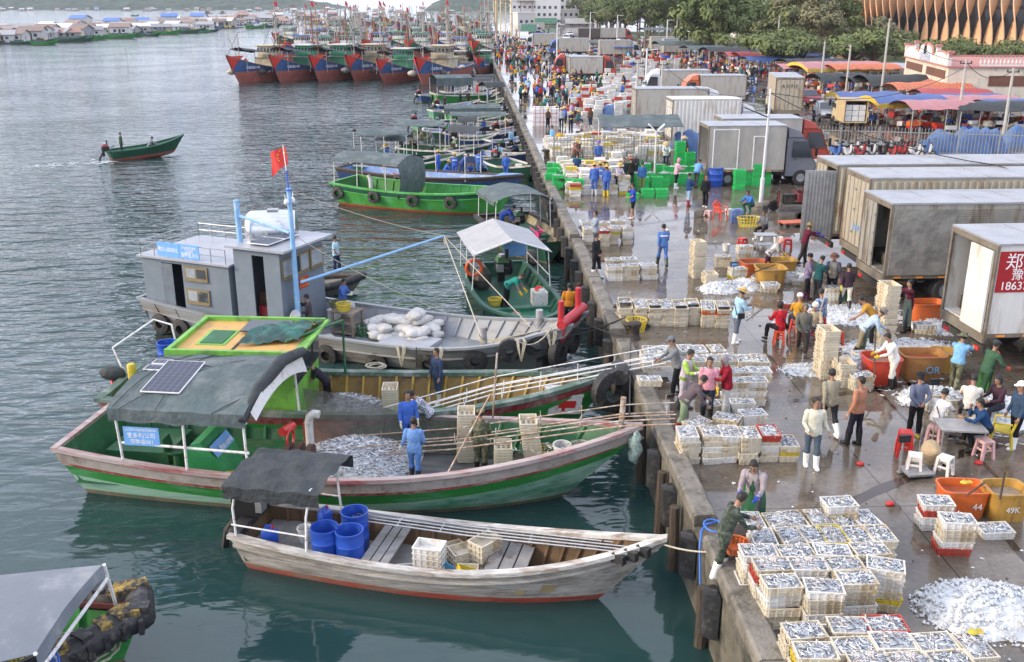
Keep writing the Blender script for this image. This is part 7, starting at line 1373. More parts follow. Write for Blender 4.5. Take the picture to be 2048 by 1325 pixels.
for i,(x,y) in enumerate(((1563,1161),(1646,1172),(1713,1154))): stack(x,y,6,'w','%s from left, nearest row of the big front block'%O[i])
for i,(x,y,o) in enumerate(((1610,1260,'w'),(1691,1249,'w'),(1773,1247,'w'),(1629,1299,'w'),(1711,1290,'w'),(1786,1282,'w'),(1869,1282,'w'),(1947,1290,'d'))): stack(x,y,5,o,'%s along in the block cut by the bottom edge'%O[i],pitch=.135,vis=5 if i in(0,3) else 2)
for i,(x,y) in enumerate(((1741,1318),(1816,1320),(1899,1316))): stack(x,y,5,'w','%s along in the bottom edge row'%O[i],pitch=.135,vis=2)
for i,(x,y) in enumerate(((1250,605),(1281,606),(1309,607),(1335,607),(1360,608),(1384,605),(1415,609),(1444,610))): stack(x,y,5,'d','%s from left in the row of eight tilted stacks'%O[i],[1,2,1,2,1] if i not in(6,7) else [1,2,1,'orange',2] ,tilt=(.0,-.22 if i!=0 else -.35),jit=.012)
for i,(x,y,n) in enumerate(((1226,519,4),(1257,517,4),(1229,531,4),(1261,530,4),(1296,528,4))): stack(x,y,n,'w','%s in the low block near the man in black jacket'%O[i],vis=1 if i<2 else 9)
for i,(x,y) in enumerate(((1175,442),(1206,444),(1235,441),(1176,456),(1208,459),(1227,455),(1254,455))): stack(x,y,5,'w' if i<3 else 'd','%s in the block beside the pale hoodie man'%O[i],vis=1 if i<3 else 9)
for i,(x,y,n) in enumerate(((1301,699,4),(1330,698,4),(1371,696,3),(1398,697,3),(1432,696,3))): stack(x,y,n,'d','%s in the back row by the grey capped man'%O[i],vis=1 if i else 4)
for i,(x,y,n) in enumerate(((1300,717,4),(1330,716,4),(1393,716,4),(1425,716,4),(1457,715,4),(1488,716,4),(1520,716,4))): stack(x,y,n,'d','%s from left in the long row behind the pink polo man'%O[i],vis=2 if i else 4)
for i,(x,y,n) in enumerate(((1420,741,4),(1475,741,4),(1518,739,4),(1473,759,5),(1508,758,5))): stack(x,y,n,'w','%s in the block right of the crimson jacket man'%O[i],vis=5 if i>2 else 2)
stack(1300,757,1,'w','sliding off the rails at the kerb',ground=.55)
stack(1485,802,2,'w','beside the crimson jacket man'); stack(1432,806,2,'w','behind the stooping red booted man')
stack(1457,833,3,'w','twisted, behind the row of six',rot=-.5); stack(1504,824,3,'w','twisted, right behind the row of six',rot=.1); stack(1394,843,3,'w','turned cornerwise behind the row of six',rot=.6)
for i,(x,y,n) in enumerate(((1376,863,5),(1422,862,5),(1457,861,5),(1497,864,5),(1536,859,5),(1574,881,3))): stack(x,y,n,'d','%s from left in the row of six near the kerb'%O[i])
stack(1874,1001,4,'w','left one of the pair near orange tubs',[0,0,'red',0],rot=-.1); stack(1915,1037,5,'w','right one of the pair near orange tubs',['red',0,1,1,0],rot=-.1); stack(1992,1055,1,'w','right of the pair, near the yellow tub',[0],rot=-.15)
for (x,y,n,w) in((1397,481,18,'tall and empty on the open quay'),(1419,545,5,'short and empty beside the tall one'),(1780,566,26,'leaning high by the maroon worker'),(1658,656,18,'tall and empty left of the ice'),(1690,722,8,'half as tall beside the ice')): stack(x,y,n,'d',w,['all','empty'],False,.076,rot=.08,nm='empty_crate')
for (x,y,n,w) in((1447,512,3,'beside the white bucket'),(1475,536,4,'on the ice by the tubs'),(1490,492,4,'by the little desk'),(1540,567,2,'in front of the yellow tub'),(1580,548,2,'right of the yellow tub'),(1600,560,1,'lowest right of the yellow tub'),(1722,748,3,'left of the red tub'),(1852,648,2,'under the rear of the ribbed truck'),(1870,785,3,'beside the scale column'),(1915,795,4,'behind the seated group'),(1668,575,4,'old and brown by the plum top worker'),(1732,705,2,'under the pale blue worker'),(1575,605,1,'red one by the seated women')): stack(x,y,n,'w',w,['red'] if 'red one' in w else None,rot=cq.uniform(-.25,.25))
# crates aboard the boats
def bstack(M_,x,y,z,n,w,lean=0,rz=PI/2,kind='empty',pitch=.076,fish=False):
    for i in range(n):
        p=M_@Vector((x+lean*i,y,z+pitch*i)); crate(kind,p,rz,'empty cream crate, %s in the %s'%('topmost' if i==n-1 else 'number %d from below'%(i+1),w),'crates on the boats',(0,-abs(lean)*2),'empty_crate')
bstack(GBM,9.95,1.0,.45,17,'stack left of the camouflage man',.002); bstack(GBM,11.05,.2,.45,10,'low stack right of camouflage man',.0); bstack(GBM,11.85,.45,.45,18,'leaning stack on green boat',-.011)
bstack(CBM,7.95,.55,.45,9,'stack on the cabin boat deck')
q=random.Random(12)
for i,(x,y,z,k,n,tl) in enumerate(((4.35,-.2,.24,0,5,0),(4.0,-.45,.24,0,1,.3),(5.0,.25,.24,1,3,0),(5.45,.3,.24,1,5,0),(4.75,-.45,.26,'blue',1,.7),(5.25,-.45,.24,2,2,0),(5.3,-.6,.42,'yellow',1,.8),(4.8,.45,.24,1,2,.2))):
    for j in range(n): crate(k,GWM@Vector((x,y,z+.13*j)),rz*0-.28+i*.35,'%s crate %s among the jumble amidships on grey boat'%(k if isinstance(k,str) else ('white','stained','cream')[k],('lying' if tl else 'number %d of pile %d'%(j+1,i+1))),'crates on the boats',(tl*.6,0),'plastic_crate')
# green crates
def gstack(px,py,n,w,ori='w',fish=None):
    stack(px,py,n,ori,w,['all','green'],cq.random()<.6 if fish is None else fish,.16,grp='green fish crates',col='green',nm='green_crate')
for i in range(15): gstack(1103+(i%5)*13+cq.uniform(-2,2),325+(i//5)*11+(i%5)*3.0,3+(i%3),'%s in the left green cluster, row %d'%(O[i%5],i//5+1))
for i in range(10): gstack(1190+i*14.5,321+cq.uniform(-2,2)+(i%2)*6,2+(i%2),'number %d along the back green row'%(i+1))
for i in range(5): gstack(1272+i*14,346+(i%2)*8,5,'number %d amid the buyers'%(i+1))
for i in range(12): gstack(1336+(i%6)*14+cq.uniform(-2,2),333+(i//6)*14,5-(i//6),'%s in right green cluster, row %d'%(O[i%6],i//6+1))
for (x,y,n,w) in((1265,386,2,'first of the loose three'),(1296,378,3,'second of the loose three'),(1323,378,3,'third of the loose three'),(1361,284,11,'tall tower at the apron worker'),(1380,305,7,'tower right of the apron worker'),(1480,340,7,'left at the silver truck'),(1497,322,9,'second at the silver truck'),(1516,328,8,'third at silver truck'),(1533,326,8,'fourth at silver truck'),(1450,362,1,'lone by the truck wheel'),(1156,318,4,'under the checked shirt person'),(1246,308,3,'raised on the back row')): gstack(x,y,n,w,'w',False)
for i,(x,y,n) in enumerate(((1142,368,4),(1157,367,4),(1167,371,2))): stack(x,y,n,'w','%s of the short pale stacks by the left bollard'%O[i])
# beyond the limit: far white crates and foam boxes as masses
def mass(name,items,mats,lab=None):
    mb=MB(); cache={}
    for (x,y,z,a,b,h,m) in items: mb.box((x,y,z+h/2),(a,b,h),m,rz=cq.gauss(0,.08)); mb.box((x,y,z+h*.92),(a*1.05,b*1.05,h*.12),m,rz=0)
    return tag(mb.build(name,mats),kind='stuff')
it=[]
for i in range(900):
    y=cq.uniform(54,74); x=cq.uniform(.9,4.2) if y<61 else cq.uniform(.9,9.5)
    if y<64.5 and x>5: continue
    n=cq.randrange(3,8)
    if (round(x/.72),round(y/.55)) in {(r[0],r[1]) for r in []}: continue
    it.append((round(x/.7)*.7,round(y/.56)*.56,n))
seen={}; itm=[]
for x,y,n in it:
    if (x,y) in seen or x<1.2: continue
    if 62.5<y<65.4 and x<4.6: continue
    seen[(x,y)]=1
    for k in range(n): itm.append((x+cq.gauss(0,.02),y+cq.gauss(0,.02),k*.17,.62,.46,.16,0 if cq.random()<.62 else 1 if cq.random()<.7 else 2 if cq.random()<.4 else 3))
mass('far_fish_crates',itm,[crm[0],crm[1],CRC['red'].materials[0],yel_p])
itm=[]
for i in range(170):
    px,py=cq.uniform(1135,1290),cq.uniform(188,238); 
    if i>120: px,py=cq.uniform(1210,1330),cq.uniform(148,190)
    p=at(px,py,0); n=cq.randrange(2,7)
    if p.x<2: continue
    for k in range(n): itm.append((p.x,p.y,k*.3,.75,.55,.29,cq.choice((0,0,0,1,1,2))))
for i in range(120):
    p=at(cq.uniform(1235,1500),cq.uniform(98,130),0); 
    for k in range(cq.randrange(1,4)): itm.append((p.x,p.y,k*.35,.9,.6,.34,cq.choice((0,0,3,4,2))))
mass('far_foam_boxes',itm,[white_p,crm[0],CRC['red'].materials[0],blue_pl,crm[2]])
strp=plain('red_tape',(.5,.05,.05))
mb=MB(); mb.box((0,0,.36),(.85,.62,.72),0,taper=.98); mb.box((0,0,.4),(.06,.63,.8),1) if False else None
for x in(-.2,.2): mb.bx(x-.02,x+.02,-.313,.313,.0,.725,1)
mb.bx(-.43,.43,-.314,.314,.34,.38,1); fb=mb.mesh('foam_box',[plain('foam_white',(.72,.72,.72)),strp])
for i in range(3):
    for j in range(2):
        for k in range(2):
            o=ob('foam_box',fb); o.location=at(1075+i*16,252-j*5,0)+Vector((0,0,.74*k)); tag(o,'white foam box with red tape, %s layer, %s column, %s row'%(('lower','upper')[k],('left','middle','right')[i],('near','far')[j]),'foam box','taped foam boxes')
# --- tubs, ice, furniture
def tub(label,px,py,m,w=1.0,d=.75,h=.62,rz=0.,fill=None,rnd_=False):
    mb=MB()
    def R(z,k,ins=0.): return [((w/2*k-ins)*math.copysign(abs(math.cos(a))**.45,math.cos(a)),(d/2*k-ins)*math.copysign(abs(math.sin(a))**.45,math.sin(a)),z) for a in [2*PI*i/20 for i in range(20)]]
    mb.loft([R(0,.84),R(h*.5,.92),R(h-.06,.98),R(h-.05,1.04),R(h,1.05),R(h,1.0,.02),R(h*.75,.95,.02),R(.05,.82,.02)])
    if fill: mb.loft([R(h*.72,.95,.03),R(h*.74,.94,.035)],m=1)
    o=mb.build('fish_tub',[m,fill or m],None,smooth=45); o.location=at(px,py,0); o.rotation_euler=(0,0,rz); return tag(o,label,'tub')
ytub=mat('stained_yellow_tub',(.46,.26,.05),.5,var=.3,sc=3,dirt=(.22,.11,.03),dirtamt=.35,dsc=3,stretch=(2,2,.6)); slush=mat('murky_slush',(.24,.20,.15),.15,var=.3,sc=8); rtub=mat('red_tub',(.50,.05,.025),.4,var=.2,sc=3)
tub('round yellow stained tub in front of the two by the desk',1538,572,ytub,1.1,1.0,.75,0,slush); tub('orange red square tub left of the round yellow tub',1505,553,mat('orange_red_tub',(.50,.11,.03),.45,var=.25,dirt=(.3,.12,.05),dirtamt=.3),1.05,.85,.62,.1,slush); tub('yellow square tub behind the round yellow tub',1562,548,ytub,1.1,.8,.6,0,slush)
tub('red tub stirred by the white hoodie man',1757,762,rtub,1.0,.9,.75,0,slush); t_=tub('brown stained square tub with blue mark beside the red tub',1838,752,mat('brown_tub',(.33,.15,.045),.5,var=.3,sc=3,dirt=(.16,.07,.02),dirtamt=.35),1.25,.85,.72,-.1,mat('red_water',(.25,.06,.04),.1)); text(t_,'lettering','OR',plain('tub_blue_mark',(.10,.35,.55)),frame((.2,-.43,.33),(1,0,0),(0,.06,1)),.28)
tub('second stained tub tucked right of the brown one',1890,740,ytub,.9,.7,.6,-.3,slush); tub('orange tub behind the maroon worker',1850,640,org_p,1.2,.75,.65,.05,mat('dark_slush',(.1,.06,.05),.2))
t_=tub('orange square tub at right with yellow glove on the rim',1918,1024,org_p,.98,.7,.62,-.1,mat('red_slush',(.35,.09,.04),.12)); text(t_,'lettering','44',plain('paint_mark',(.6,.6,.58)),frame((.2,-.355,.3),(1,0,0),(0,.06,1)),.2)
t_=tub('round yellow tub with a scoop at the right edge',2003,1030,ytub,.85,.75,.66,0,slush); text(t_,'lettering','49K',MC['paint_mark'],frame((0,-.37,.3),(1,0,0),(0,.06,1)),.18)
basket('plastic_basket','yellow basket beside the coiled hose at the bollard',at(1272,660,0),yel_p,.34,.36); bk=basket('plastic_basket','yellow oval basket near the lamp post',at(1497,452,0),yel_p,.44,.42); bk.scale=(1.3,.9,1)
basket('plastic_basket','orange round basin held by the camouflage worker',at(1470,1100,.45),org_p,.26,.16)
ice=mat('crushed_ice',(.64,.655,.66),.4,var=.12,sc=9,bump=.6,bsc=20,dirt=(.48,.43,.37),dirtamt=.18,dsc=2,spec=.7)
def ice_heap(label,px,py,r,h,n,seed,sx=1.3):
    q=random.Random(seed); mb=MB(); c=at(px,py,0)
    hz=lambda x,y:h*max(0,1-(x/r/sx)**2-(y/r)**2)**.8*(1+.35*noise.noise((x*2.2,y*2.2,seed)))
    def g(u,v): x=lerp(-1,1,u)*r*sx; y=lerp(-1,1,v)*r; return Vector((x,y,hz(x,y)+.05*noise.noise((x*7,y*7,seed)) - .012))
    mb.grid(g,22,18)
    for i in range(n):
        a=q.uniform(0,2*PI); k=math.sqrt(q.random())*1.18; x,y=k*r*sx*math.cos(a),k*r*math.sin(a); s=q.uniform(.015,.065)*(1 if k<1 else .7); p=Vector((x,y,hz(x,y)+s*.3)); b=len(mb.v)
        mb.v.extend(tuple(p+Vector((s*X*q.uniform(.6,1.2),s*Y*q.uniform(.6,1.2),s*Z*q.uniform(.6,1.1)))) for X,Y,Z in((1,0,0),(-1,0,0),(0,1,0),(0,-1,0),(0,0,1),(0,0,-1),(.6,.6,.6),(-.6,-.6,.6)))
        for f in((0,2,6),(2,4,6),(4,0,6),(1,3,7),(3,4,7),(4,1,7),(2,1,4),(0,4,3),(0,5,2),(1,2,5),(0,3,5),(1,5,3)): mb.f.append(tuple(b+j for j in f)); mb.m.append(0)
    o=mb.build('ice_heap',ice,None); o.location=c; return tag(o,label,'ice')
ice_heap('broad heap of crushed ice at the lower right corner',1972,1222,.88,.36,800,1,1.3); ice_heap('low ice heap beside the small crates and scale',1440,580,.6,.3,260,2); ice_heap('grey ice heap behind the crate piles by the tubs',1485,575,.6,.3,200,3); ice_heap('scattered ice left of the tall empty stack',1617,742,.5,.12,260,4,1.6); ice_heap('ice heap behind the half tall crate stack',1705,745,.7,.45,400,5,1.2); ice_heap('spilled ice and fish below the truck doors',1700,630,1.2,.14,500,6,1.5); ice_heap('trampled ice around the white hoodie man',1800,700,1.1,.12,500,7,1.7); ice_heap('ice heap between brown tub and camouflage trousers',1868,800,.7,.35,400,8,1.4); ice_heap('slush of ice at the right truck wheel',1880,655,.8,.16,300,9,1.3); ice_heap('ice mound behind the seated group',1990,830,1.0,.45,500,10,1.2); ice_heap('pile of ice under the container door',1590,548,.6,.2,220,11,1.4)
fh=fish_mesh(50,3.3,2.9,2100,.72,.19,.15,-.05); o=fh.build('fish_heap',fishm); o.matrix_world=GBM@Matrix.Translation((7.2,.25,.45)); tag(o,'great heap of silver fish on the green boat deck','fish')
fh=fish_mesh(51,2.5,1.7,800,.4,.18,.1,-.04); o=fh.build('fish_heap',fishm); o.matrix_world=CBM@Matrix.Translation((6.5,.75,.42)); tag(o,'heap of silver fish before the lime cabin front','fish')
fh=fish_mesh(52,2.0,1.0,300,.10,.12,.5,.02); o=fh.build('fish_heap',fishm); o.matrix_world=DBM@Matrix.Translation((8.4,0,.42)); tag(o,'small pinkish fish spread in the dark green bow','fish')
fh=fish_mesh(53,1.6,1.2,200,.2,.16,.2,.0); o=fh.build('fish_heap',fishm); o.matrix_world=BBM@Matrix.Translation((9.2,.5,.42)); tag(o,'fish heap amid the blue overalls crew','fish')
for M_,c,n,sx,sy,z in((GBM,(9.2,-.9),26,2.5,.6,.445),(GBM,(12.3,.0),70,1.3,.7,1.3),(None,(1790,770),60,1.6,1.,.02),(None,(1960,870),60,1.4,.8,.02),(None,(1700,640),60,1.6,1.,.05)):
    mb=MB(); q=random.Random(int(c[0]*7))
    for i in range(n):
        p=Vector((c[0]+q.gauss(0,sx*.4),c[1]+q.gauss(0,sy*.4),z)) if M_ else at(c[0],c[1],0)+Vector((q.gauss(0,sx*.5),q.gauss(0,sy*.5),z)); th=q.uniform(0,6.3); fish1(mb,p,Vector((math.cos(th),math.sin(th),0)),.17,Vector((0,.2,1)),0)
    o=mb.build('scattered_fish',fishm); tag(o,kind='stuff')
    if M_: o.matrix_world=M_
def stool(label,px,py,m,h=.46,z=0):
    mb=MB(); mb.box((0,0,h-.015),(.30,.30,.03),taper=.95); mb.lathe([(.03,h),(.05,h+.004)],n=8)
    for a in(-1,1):
        for b in(-1,1): mb.loft([[(a*x1+dx,b*x1+dy,z1) for dx,dy in((-.03,-.03),(.03,-.03),(.03,.03),(-.03,.03))] for x1,z1 in((.155,0),(.115,h-.03))])
    for a,b in(((-1,-1),(1,-1)),((1,-1),(1,1)),((1,1),(-1,1)),((-1,1),(-1,-1))): mb.beam((a[0]*.135,a[1]*.135,h*.5),(b[0]*.135,b[1]*.135,h*.5),.012,.05); mb.beam((a[0]*.118,a[1]*.118,h-.06),(b[0]*.118,b[1]*.118,h-.06),.012,.06)
    o=mb.build('plastic_stool',m); o.location=at(px,py,z); o.rotation_euler=(0,0,px*.7); return tag(o,label,'stool')
pk=mat('pink_plastic',(.62,.38,.38),.5); wst=plain('white_stool',(.66,.63,.60)); orr=mat('red_orange_plastic',(.60,.07,.02),.4,var=.12)
for l,x,y,m in(('white stool near the steel platform scale, left one',1826,945,wst),('white pinkish stool right of the left white one',1886,950,wst),('pink stool carrying the navy sweater man',1966,915,pk),('pink stool under the braces man',1866,885,pk),('orange stool under the red jacket woman',1557,688,orr),('red stool under the mustard jacket woman',1592,665,red_p),('red stool under the beige jacket woman',1622,682,red_p),('red stool under the blue camouflage man',1640,662,red_p),('red stool standing alone on the wet quay',1484,497,red_p),('red stool behind the green display scale',1575,498,red_p),('orange stool near the tall empty crates',1672,690,orr),('small pale red stool left of the orange chair',1417,432,pk)): stool(l,x,y,m,.27 if 'small' in l else .46)
for i in range(3):
    o=stool('red stool, %s of the nested three by the scale column'%('lowest','middle','topmost')[i],1806,912,red_p); o.location.z=.09*i
stool('stool under the seated man on the dark green boat',1000,320,wst,.4,-1.28)
def chair(label,loc,rz,m,tilt=0):
    mb=MB(); mb.box((0,0,.42),(.46,.46,.035)); 
    for a in(-1,1):
        for b in(-1,1): mb.beam((a*.25,b*.25,0),(a*.2,b*.2,.42),.05,.05)
        mb.tube([(.2,a*.24,.42),(.2,a*.27,.64),(-.2,a*.27,.66)],.025,6)
    for k in range(5): mb.beam((-.21,(k-2)*.09,.42),(-.3,(k-2)*.085,.86),.03,.02)
    mb.tube([(-.2,-.24,.45),(-.29,-.24,.8),(-.32,0,.92),(-.29,.24,.8),(-.2,.24,.45)],.032,7); mb.beam((-.27,-.23,.72),(-.27,.23,.72),.02,.06)
    o=mb.build('plastic_chair',m,None,smooth=40); o.location=loc; o.rotation_euler=(tilt,0,rz); return tag(o,label,'chair')
chair('orange red plastic armchair alone on the wet quay',at(1440,440,0),-.9,mat('orange_red_plastic',(.68,.06,.02),.4,var=.1)); chair('yellow plastic chair at the right behind the navy sweater man',at(2000,890,0),2.6,yel_p); chair('hot pink plastic chair tipped over on hold boat',OBM@Vector((3.25,.55,.75)),.6,plain('hot_pink',(.66,.06,.22)),1.9)
def table(label,px,py,w,d,h,m,rz,shelf=False):
    mb=MB(); mb.box((0,0,h-.02),(w,d,.04))
    for a in(-1,1):
        for b in(-1,1): mb.tube([(a*(w/2-.05),b*(d/2-.05),0),(a*(w/2-.05),b*(d/2-.05),h-.04)],.018,6)
    if shelf: mb.box((0,0,h*.45),(w-.1,d-.1,.02))
    o=mb.build('metal_table',m); o.location=at(px,py,0); o.rotation_euler=(0,0,rz); return tag(o,label,'table')
table('grey metal table among the seated group at right',1912,905,1.05,.75,.72,mat('grey_table',(.33,.32,.31),.4,.3),-.15); table('little steel desk with shelf before the seated grey man',1528,505,.9,.6,.8,steel,.0,True)
def scale(label,px,py,disp):
    mb=MB(); mb.box((0,0,.1),(.62,.5,.05),0); mb.box((0,0,.05),(.56,.44,.05),1); mb.tube([(-.36,.1,.05),(-.36,.1,.85)],.022,7,0); mb.box((-.36,.06,.9),(.26,.08,.16),1); mb.bx(-.47,-.25,.015,.0195,.86,.94,2); mb.bx(-.40,-.3,.05,.15,.03,.06,0)
    o=mb.build('platform_scale',[steel,blk,disp]); o.location=at(px,py,0); o.rotation_euler=(0,0,.1); return tag(o,label,'scale')
scale('steel platform scale near the white stools',1832,950,glass); scale('platform scale with blue display by the ice',1484,575,blu_sign); scale('scale column beside camouflage trousers',1888,828,glass)
mb=MB(); mb.lathe([(.3,0),(.03,.2)],n=18); mb.lathe([(.3,.0),(.29,.01)],n=18); o=mb.build('conical_hat',MC['cone_straw']); o.location=at(1862,905,.35); o.rotation_euler=(1.2,0,.3); tag(o,'conical straw hat propped on the metal table leg','hat')
for l,x,y,z in(('yellow glove dropped at the foot of row of six',1370,925,0),('yellow glove lying on the fish at the bottom edge',1945,1268,.75),('yellow glove on the orange tub rim',1928,968,.76)):
    mb=MB(); mb.ell((0,0,.03),(.09,.07,.035)); [mb.tube([(.06,.05-.025*k,.03),(.16,.07-.035*k,.04)],.014,5) for k in range(4)]; mb.tube([(0,.05,.03),(.05,.12,.03)],.014,5); o=mb.build('rubber_glove',yel_p,None,smooth=40); o.location=at(x,y,z); tag(o,l,'glove')
mb=MB(); q=random.Random(4); pts=[]
for i in range(60): a=i*.42; pts.append((math.cos(a)*(.55+.1*math.sin(i)),math.sin(a)*.4,.03+.0*i+.02*(i%3)))
mb.tube(pts,.022,6); o=mb.build('black_hose',blk,None,smooth=True); o.location=at(1262,655,0); tag(o,'coiled black hose around the yellow basket at the quay edge','hose')
mb=MB(); p=at(1412,1060,.3); mb.tube([Vector((.25+.22*math.cos(a*.5),16.9+.3*math.sin(a*.5),.31+.01*a)) for a in range(14)],.02,6); mb.tube([Vector(v) for v in((.3,17.1,.33),(.1,16.98,.36),(-.03,16.85,.30),(-.08,16.7,.05),(-.10,16.5,-.35),(-.12,16.25,-.8),(-.16,16.05,-1.25),(-.2,15.95,-1.6))],.022,7); o=mb.build('blue_hose',plain('hose_blue',(.03,.16,.60),.4),None,smooth=True); tag(o,'bright blue hose hanging over the quay wall by the grey bow','hose')
for a,b,l in((GWM@Vector((9.2,0,1.5)),at(1478,1100,.4),'pale mooring line from the grey bow to the bollard'),(GBM@Vector((14.2,.1,2.3)),at(1262,668,.5),'grey mooring line from green bow post to the quay bollard'),(SVM@Vector((16.8,.3,2.0)),at(1268,674,.5),'dark mooring line from the steel bow to the front bollard'),(SVM@Vector((16.8,-.4,1.9)),at(1248,636,.5),'dark mooring line from steel bow to the rear bollard'),(SVM@Vector((16.6,-.7,1.7)),at(1252,634,.45),'second dark mooring line under the red bar')):
    mb=MB(); mb.tube(sag(a,b,.12),.02,5); tag(mb.build('mooring_line',rope_m if 'pale' in l else MC['dark_rope'],None,smooth=True),l,'rope')
for l,x,y,m,r,h in(('white bucket with dark handle left of the red stool',1452,502,white_p,.17,.3),('white bucket beside the platform scale by the ice',1510,568,white_p,.17,.3),('white bucket behind the checked shirt woman',1555,490,white_p,.2,.36),('white box like bucket right of the orange chair',1456,430,white_p,.17,.3)): bucket(l,at(x,y,0),m,r,h)
o=barrel('plastic_drum','big blue drum on the quay before the silver truck',blue_pl,None,.5,1.1); o.location=at(1428,372,0)
mb=MB(); mb.loft([[(x*k,y*k,z) for x,y in((-.28,-.16),(.28,-.16),(.28,.16),(-.28,.16))] for z,k in((0,1),(.35,1.1),(.62,.95),(.7,.7))]); o=mb.build('woven_bag',mat('blue_violet_bag',(.10,.13,.34),.5,var=.5,sc=5,dirt=(.12,.3,.45),dirtamt=.4,dsc=4)); o.location=at(1473,446,0); tag(o,'blue and violet shopping bag left of the yellow oval basket','bag')
for i in range(5):
    mb=MB(); mb.ell((0,0,.03),(.1,.08,.05)); o=mb.build('plastic_scrap',[red_p,white_p][i%2],None,smooth=True); x,y=((1720,930),(1335,462),(1957,928),(1548,648),(1780,1010))[i]; o.location=at(x,y,0); tag(o,('crumpled red bag near the white booted man','scrap lying right of the blue polo man','crumpled clear bag at the right table','red scrap by the seated red jacket woman','scrap on the wet quay above front crates')[i],'litter')
mb=MB(); mb.tube([at(1655,770,0)+Vector((.25,-.1,.0)),at(1655,770,0)+Vector((.2,-.05,1.0))],.012,5); tag(mb.build('walking_stick',blk),'thin black stick held by the khaki shirt man','stick')
for a,b,l,m in((at(1748,755,.5),at(1751,668,1.3),'wooden stirring pole in the red tub',wood),(at(1500,548,.9),at(1550,530,.75),'wooden shovel handle over the yellow tub',wood),(at(1935,990,.7),at(1970,965,1.0),'wooden handle in the right orange tub',wood),(at(2000,1000,.7),at(2010,945,1.3),'scoop handle in the round yellow tub',wood),(at(1785,700,.05),at(1800,745,.1),'red handled shovel lying by brown tub',red_p),(at(1630,660,.0),at(1653,580,1.7),'white pole beside the seated women',pipe_w)):
    mb=MB(); mb.tube([a,b],.022,6); tag(mb.build('pole' if 'pole' in l else 'tool_handle',m),l,'pole')

# ================================================================ TRUCKS AND VEHICLES
tyr=mat('truck_tyre',(.025,.025,.027),.8,var=.4,sc=8,bump=.3); chm=mat('chassis_black',(.035,.033,.03),.7,var=.4,sc=4,dirt=(.14,.11,.08),dirtamt=.3); redl=plain('red_lamp',(.5,.02,.02),.3); refl=plain('orange_reflector',(.8,.3,.05),.4)
def wheel(parent,x,y,z,r,w=.26,ax=None,name='wheel'):
    mb=MB(); mb.X=(Matrix.Translation((x,y,z))@Matrix.Rotation(PI/2,4,'X')); mb.lathe([(r*.55,-w/2),(r*.9,-w/2),(r,-w*.35),(r,w*.35),(r*.9,w/2),(r*.55,w/2),(r*.5,w*.3),(r*.55,-w*.5)],n=20); t=mb.build(name,tyr,parent,smooth=35)
    mb=MB(); mb.X=(Matrix.Translation((x,y,z))@Matrix.Rotation(PI/2,4,'X')); mb.lathe([(.03,-w*.42),(r*.54,-w*.42),(r*.54,w*.42),(.03,w*.42)],n=14); mb.lathe([(r*.2,w*.3),(r*.18,w*.5)],n=10); mb.build('rim',steel,t,smooth=35); return t
def cab(parent,x,W,m,L=1.75,h=2.25,zf=.55,defl=True):
    """cab whose back is at x, facing +x"""
    w=W/2-.06; mb=MB(); prof=[(0,zf),(L,zf),(L+.06,zf+.75),(L-.12,zf+1.0),(L-.55,zf+h-.12),(L-.75,zf+h),(0,zf+h)]
    mb.loft([[(x+a,s*w*k,b) for a,b in prof] for s,k in((-1,.94),(-1,1),(1,1),(1,.94))]); c=mb.build('cab',m,parent)
    d=Vector((-.43,0,1.0-.12)).normalized(); mb=MB(); o=Vector((x+L-.13,0,zf+1.06)); mb.X=frame(o+Vector((.012,0,.0)),(0,1,0),d); mb.bx(-w*.9,w*.9,0,.93,0,.012); mb.build('windscreen',glass,c)
    for s in(1,-1):
        mb=MB(); mb.loft([[(x+.35,yy,zf+1.1),(x+L-.25,yy,zf+1.1),(x+L-.6,yy,zf+h-.22),(x+.35,yy,zf+h-.22)] for yy in(s*(w+.002),s*(w+.014))]); mb.build('side_window',glass,c)
        mb=MB(); mb.tube([(x+L-.3,s*w,zf+1.6),(x+L-.1,s*(w+.2),zf+1.6)],.02,5); mb.box((x+L-.08,s*(w+.24),zf+1.45),(.1,.2,.5)); mb.build('mirror',blk,c)
        mb=MB(); mb.box((x+L+.03,s*(w-.25),zf+.28),(.08,.36,.18)); mb.build('headlight',wht,c)
        mb=MB(); mb.box((x+.55,s*(w+.01),zf+1.0),(.14,.02,.04)); mb.build('door_handle',blk,c)
        wheel(parent,x+L*.55,s*(w-.12),.46,.46)
    mb=MB(); mb.bx(x+L-.02,x+L+.12,-w,w,zf-.15,zf+.12); mb.bx(x+L+.045,x+L+.07,-w*.6,w*.6,zf+.4,zf+.62); mb.build('bumper',blk,c)
    if defl: mb=MB(); mb.loft([[(x+.1,yy,zf+h+.005),(x+L-.75,yy,zf+h+.005),(x+L-1.0,yy*.9,zf+h+.35),(x+.1,yy*.9,zf+h+.55)] for yy in(-w*.9,w*.9)]); mb.build('wind_deflector',m,c)
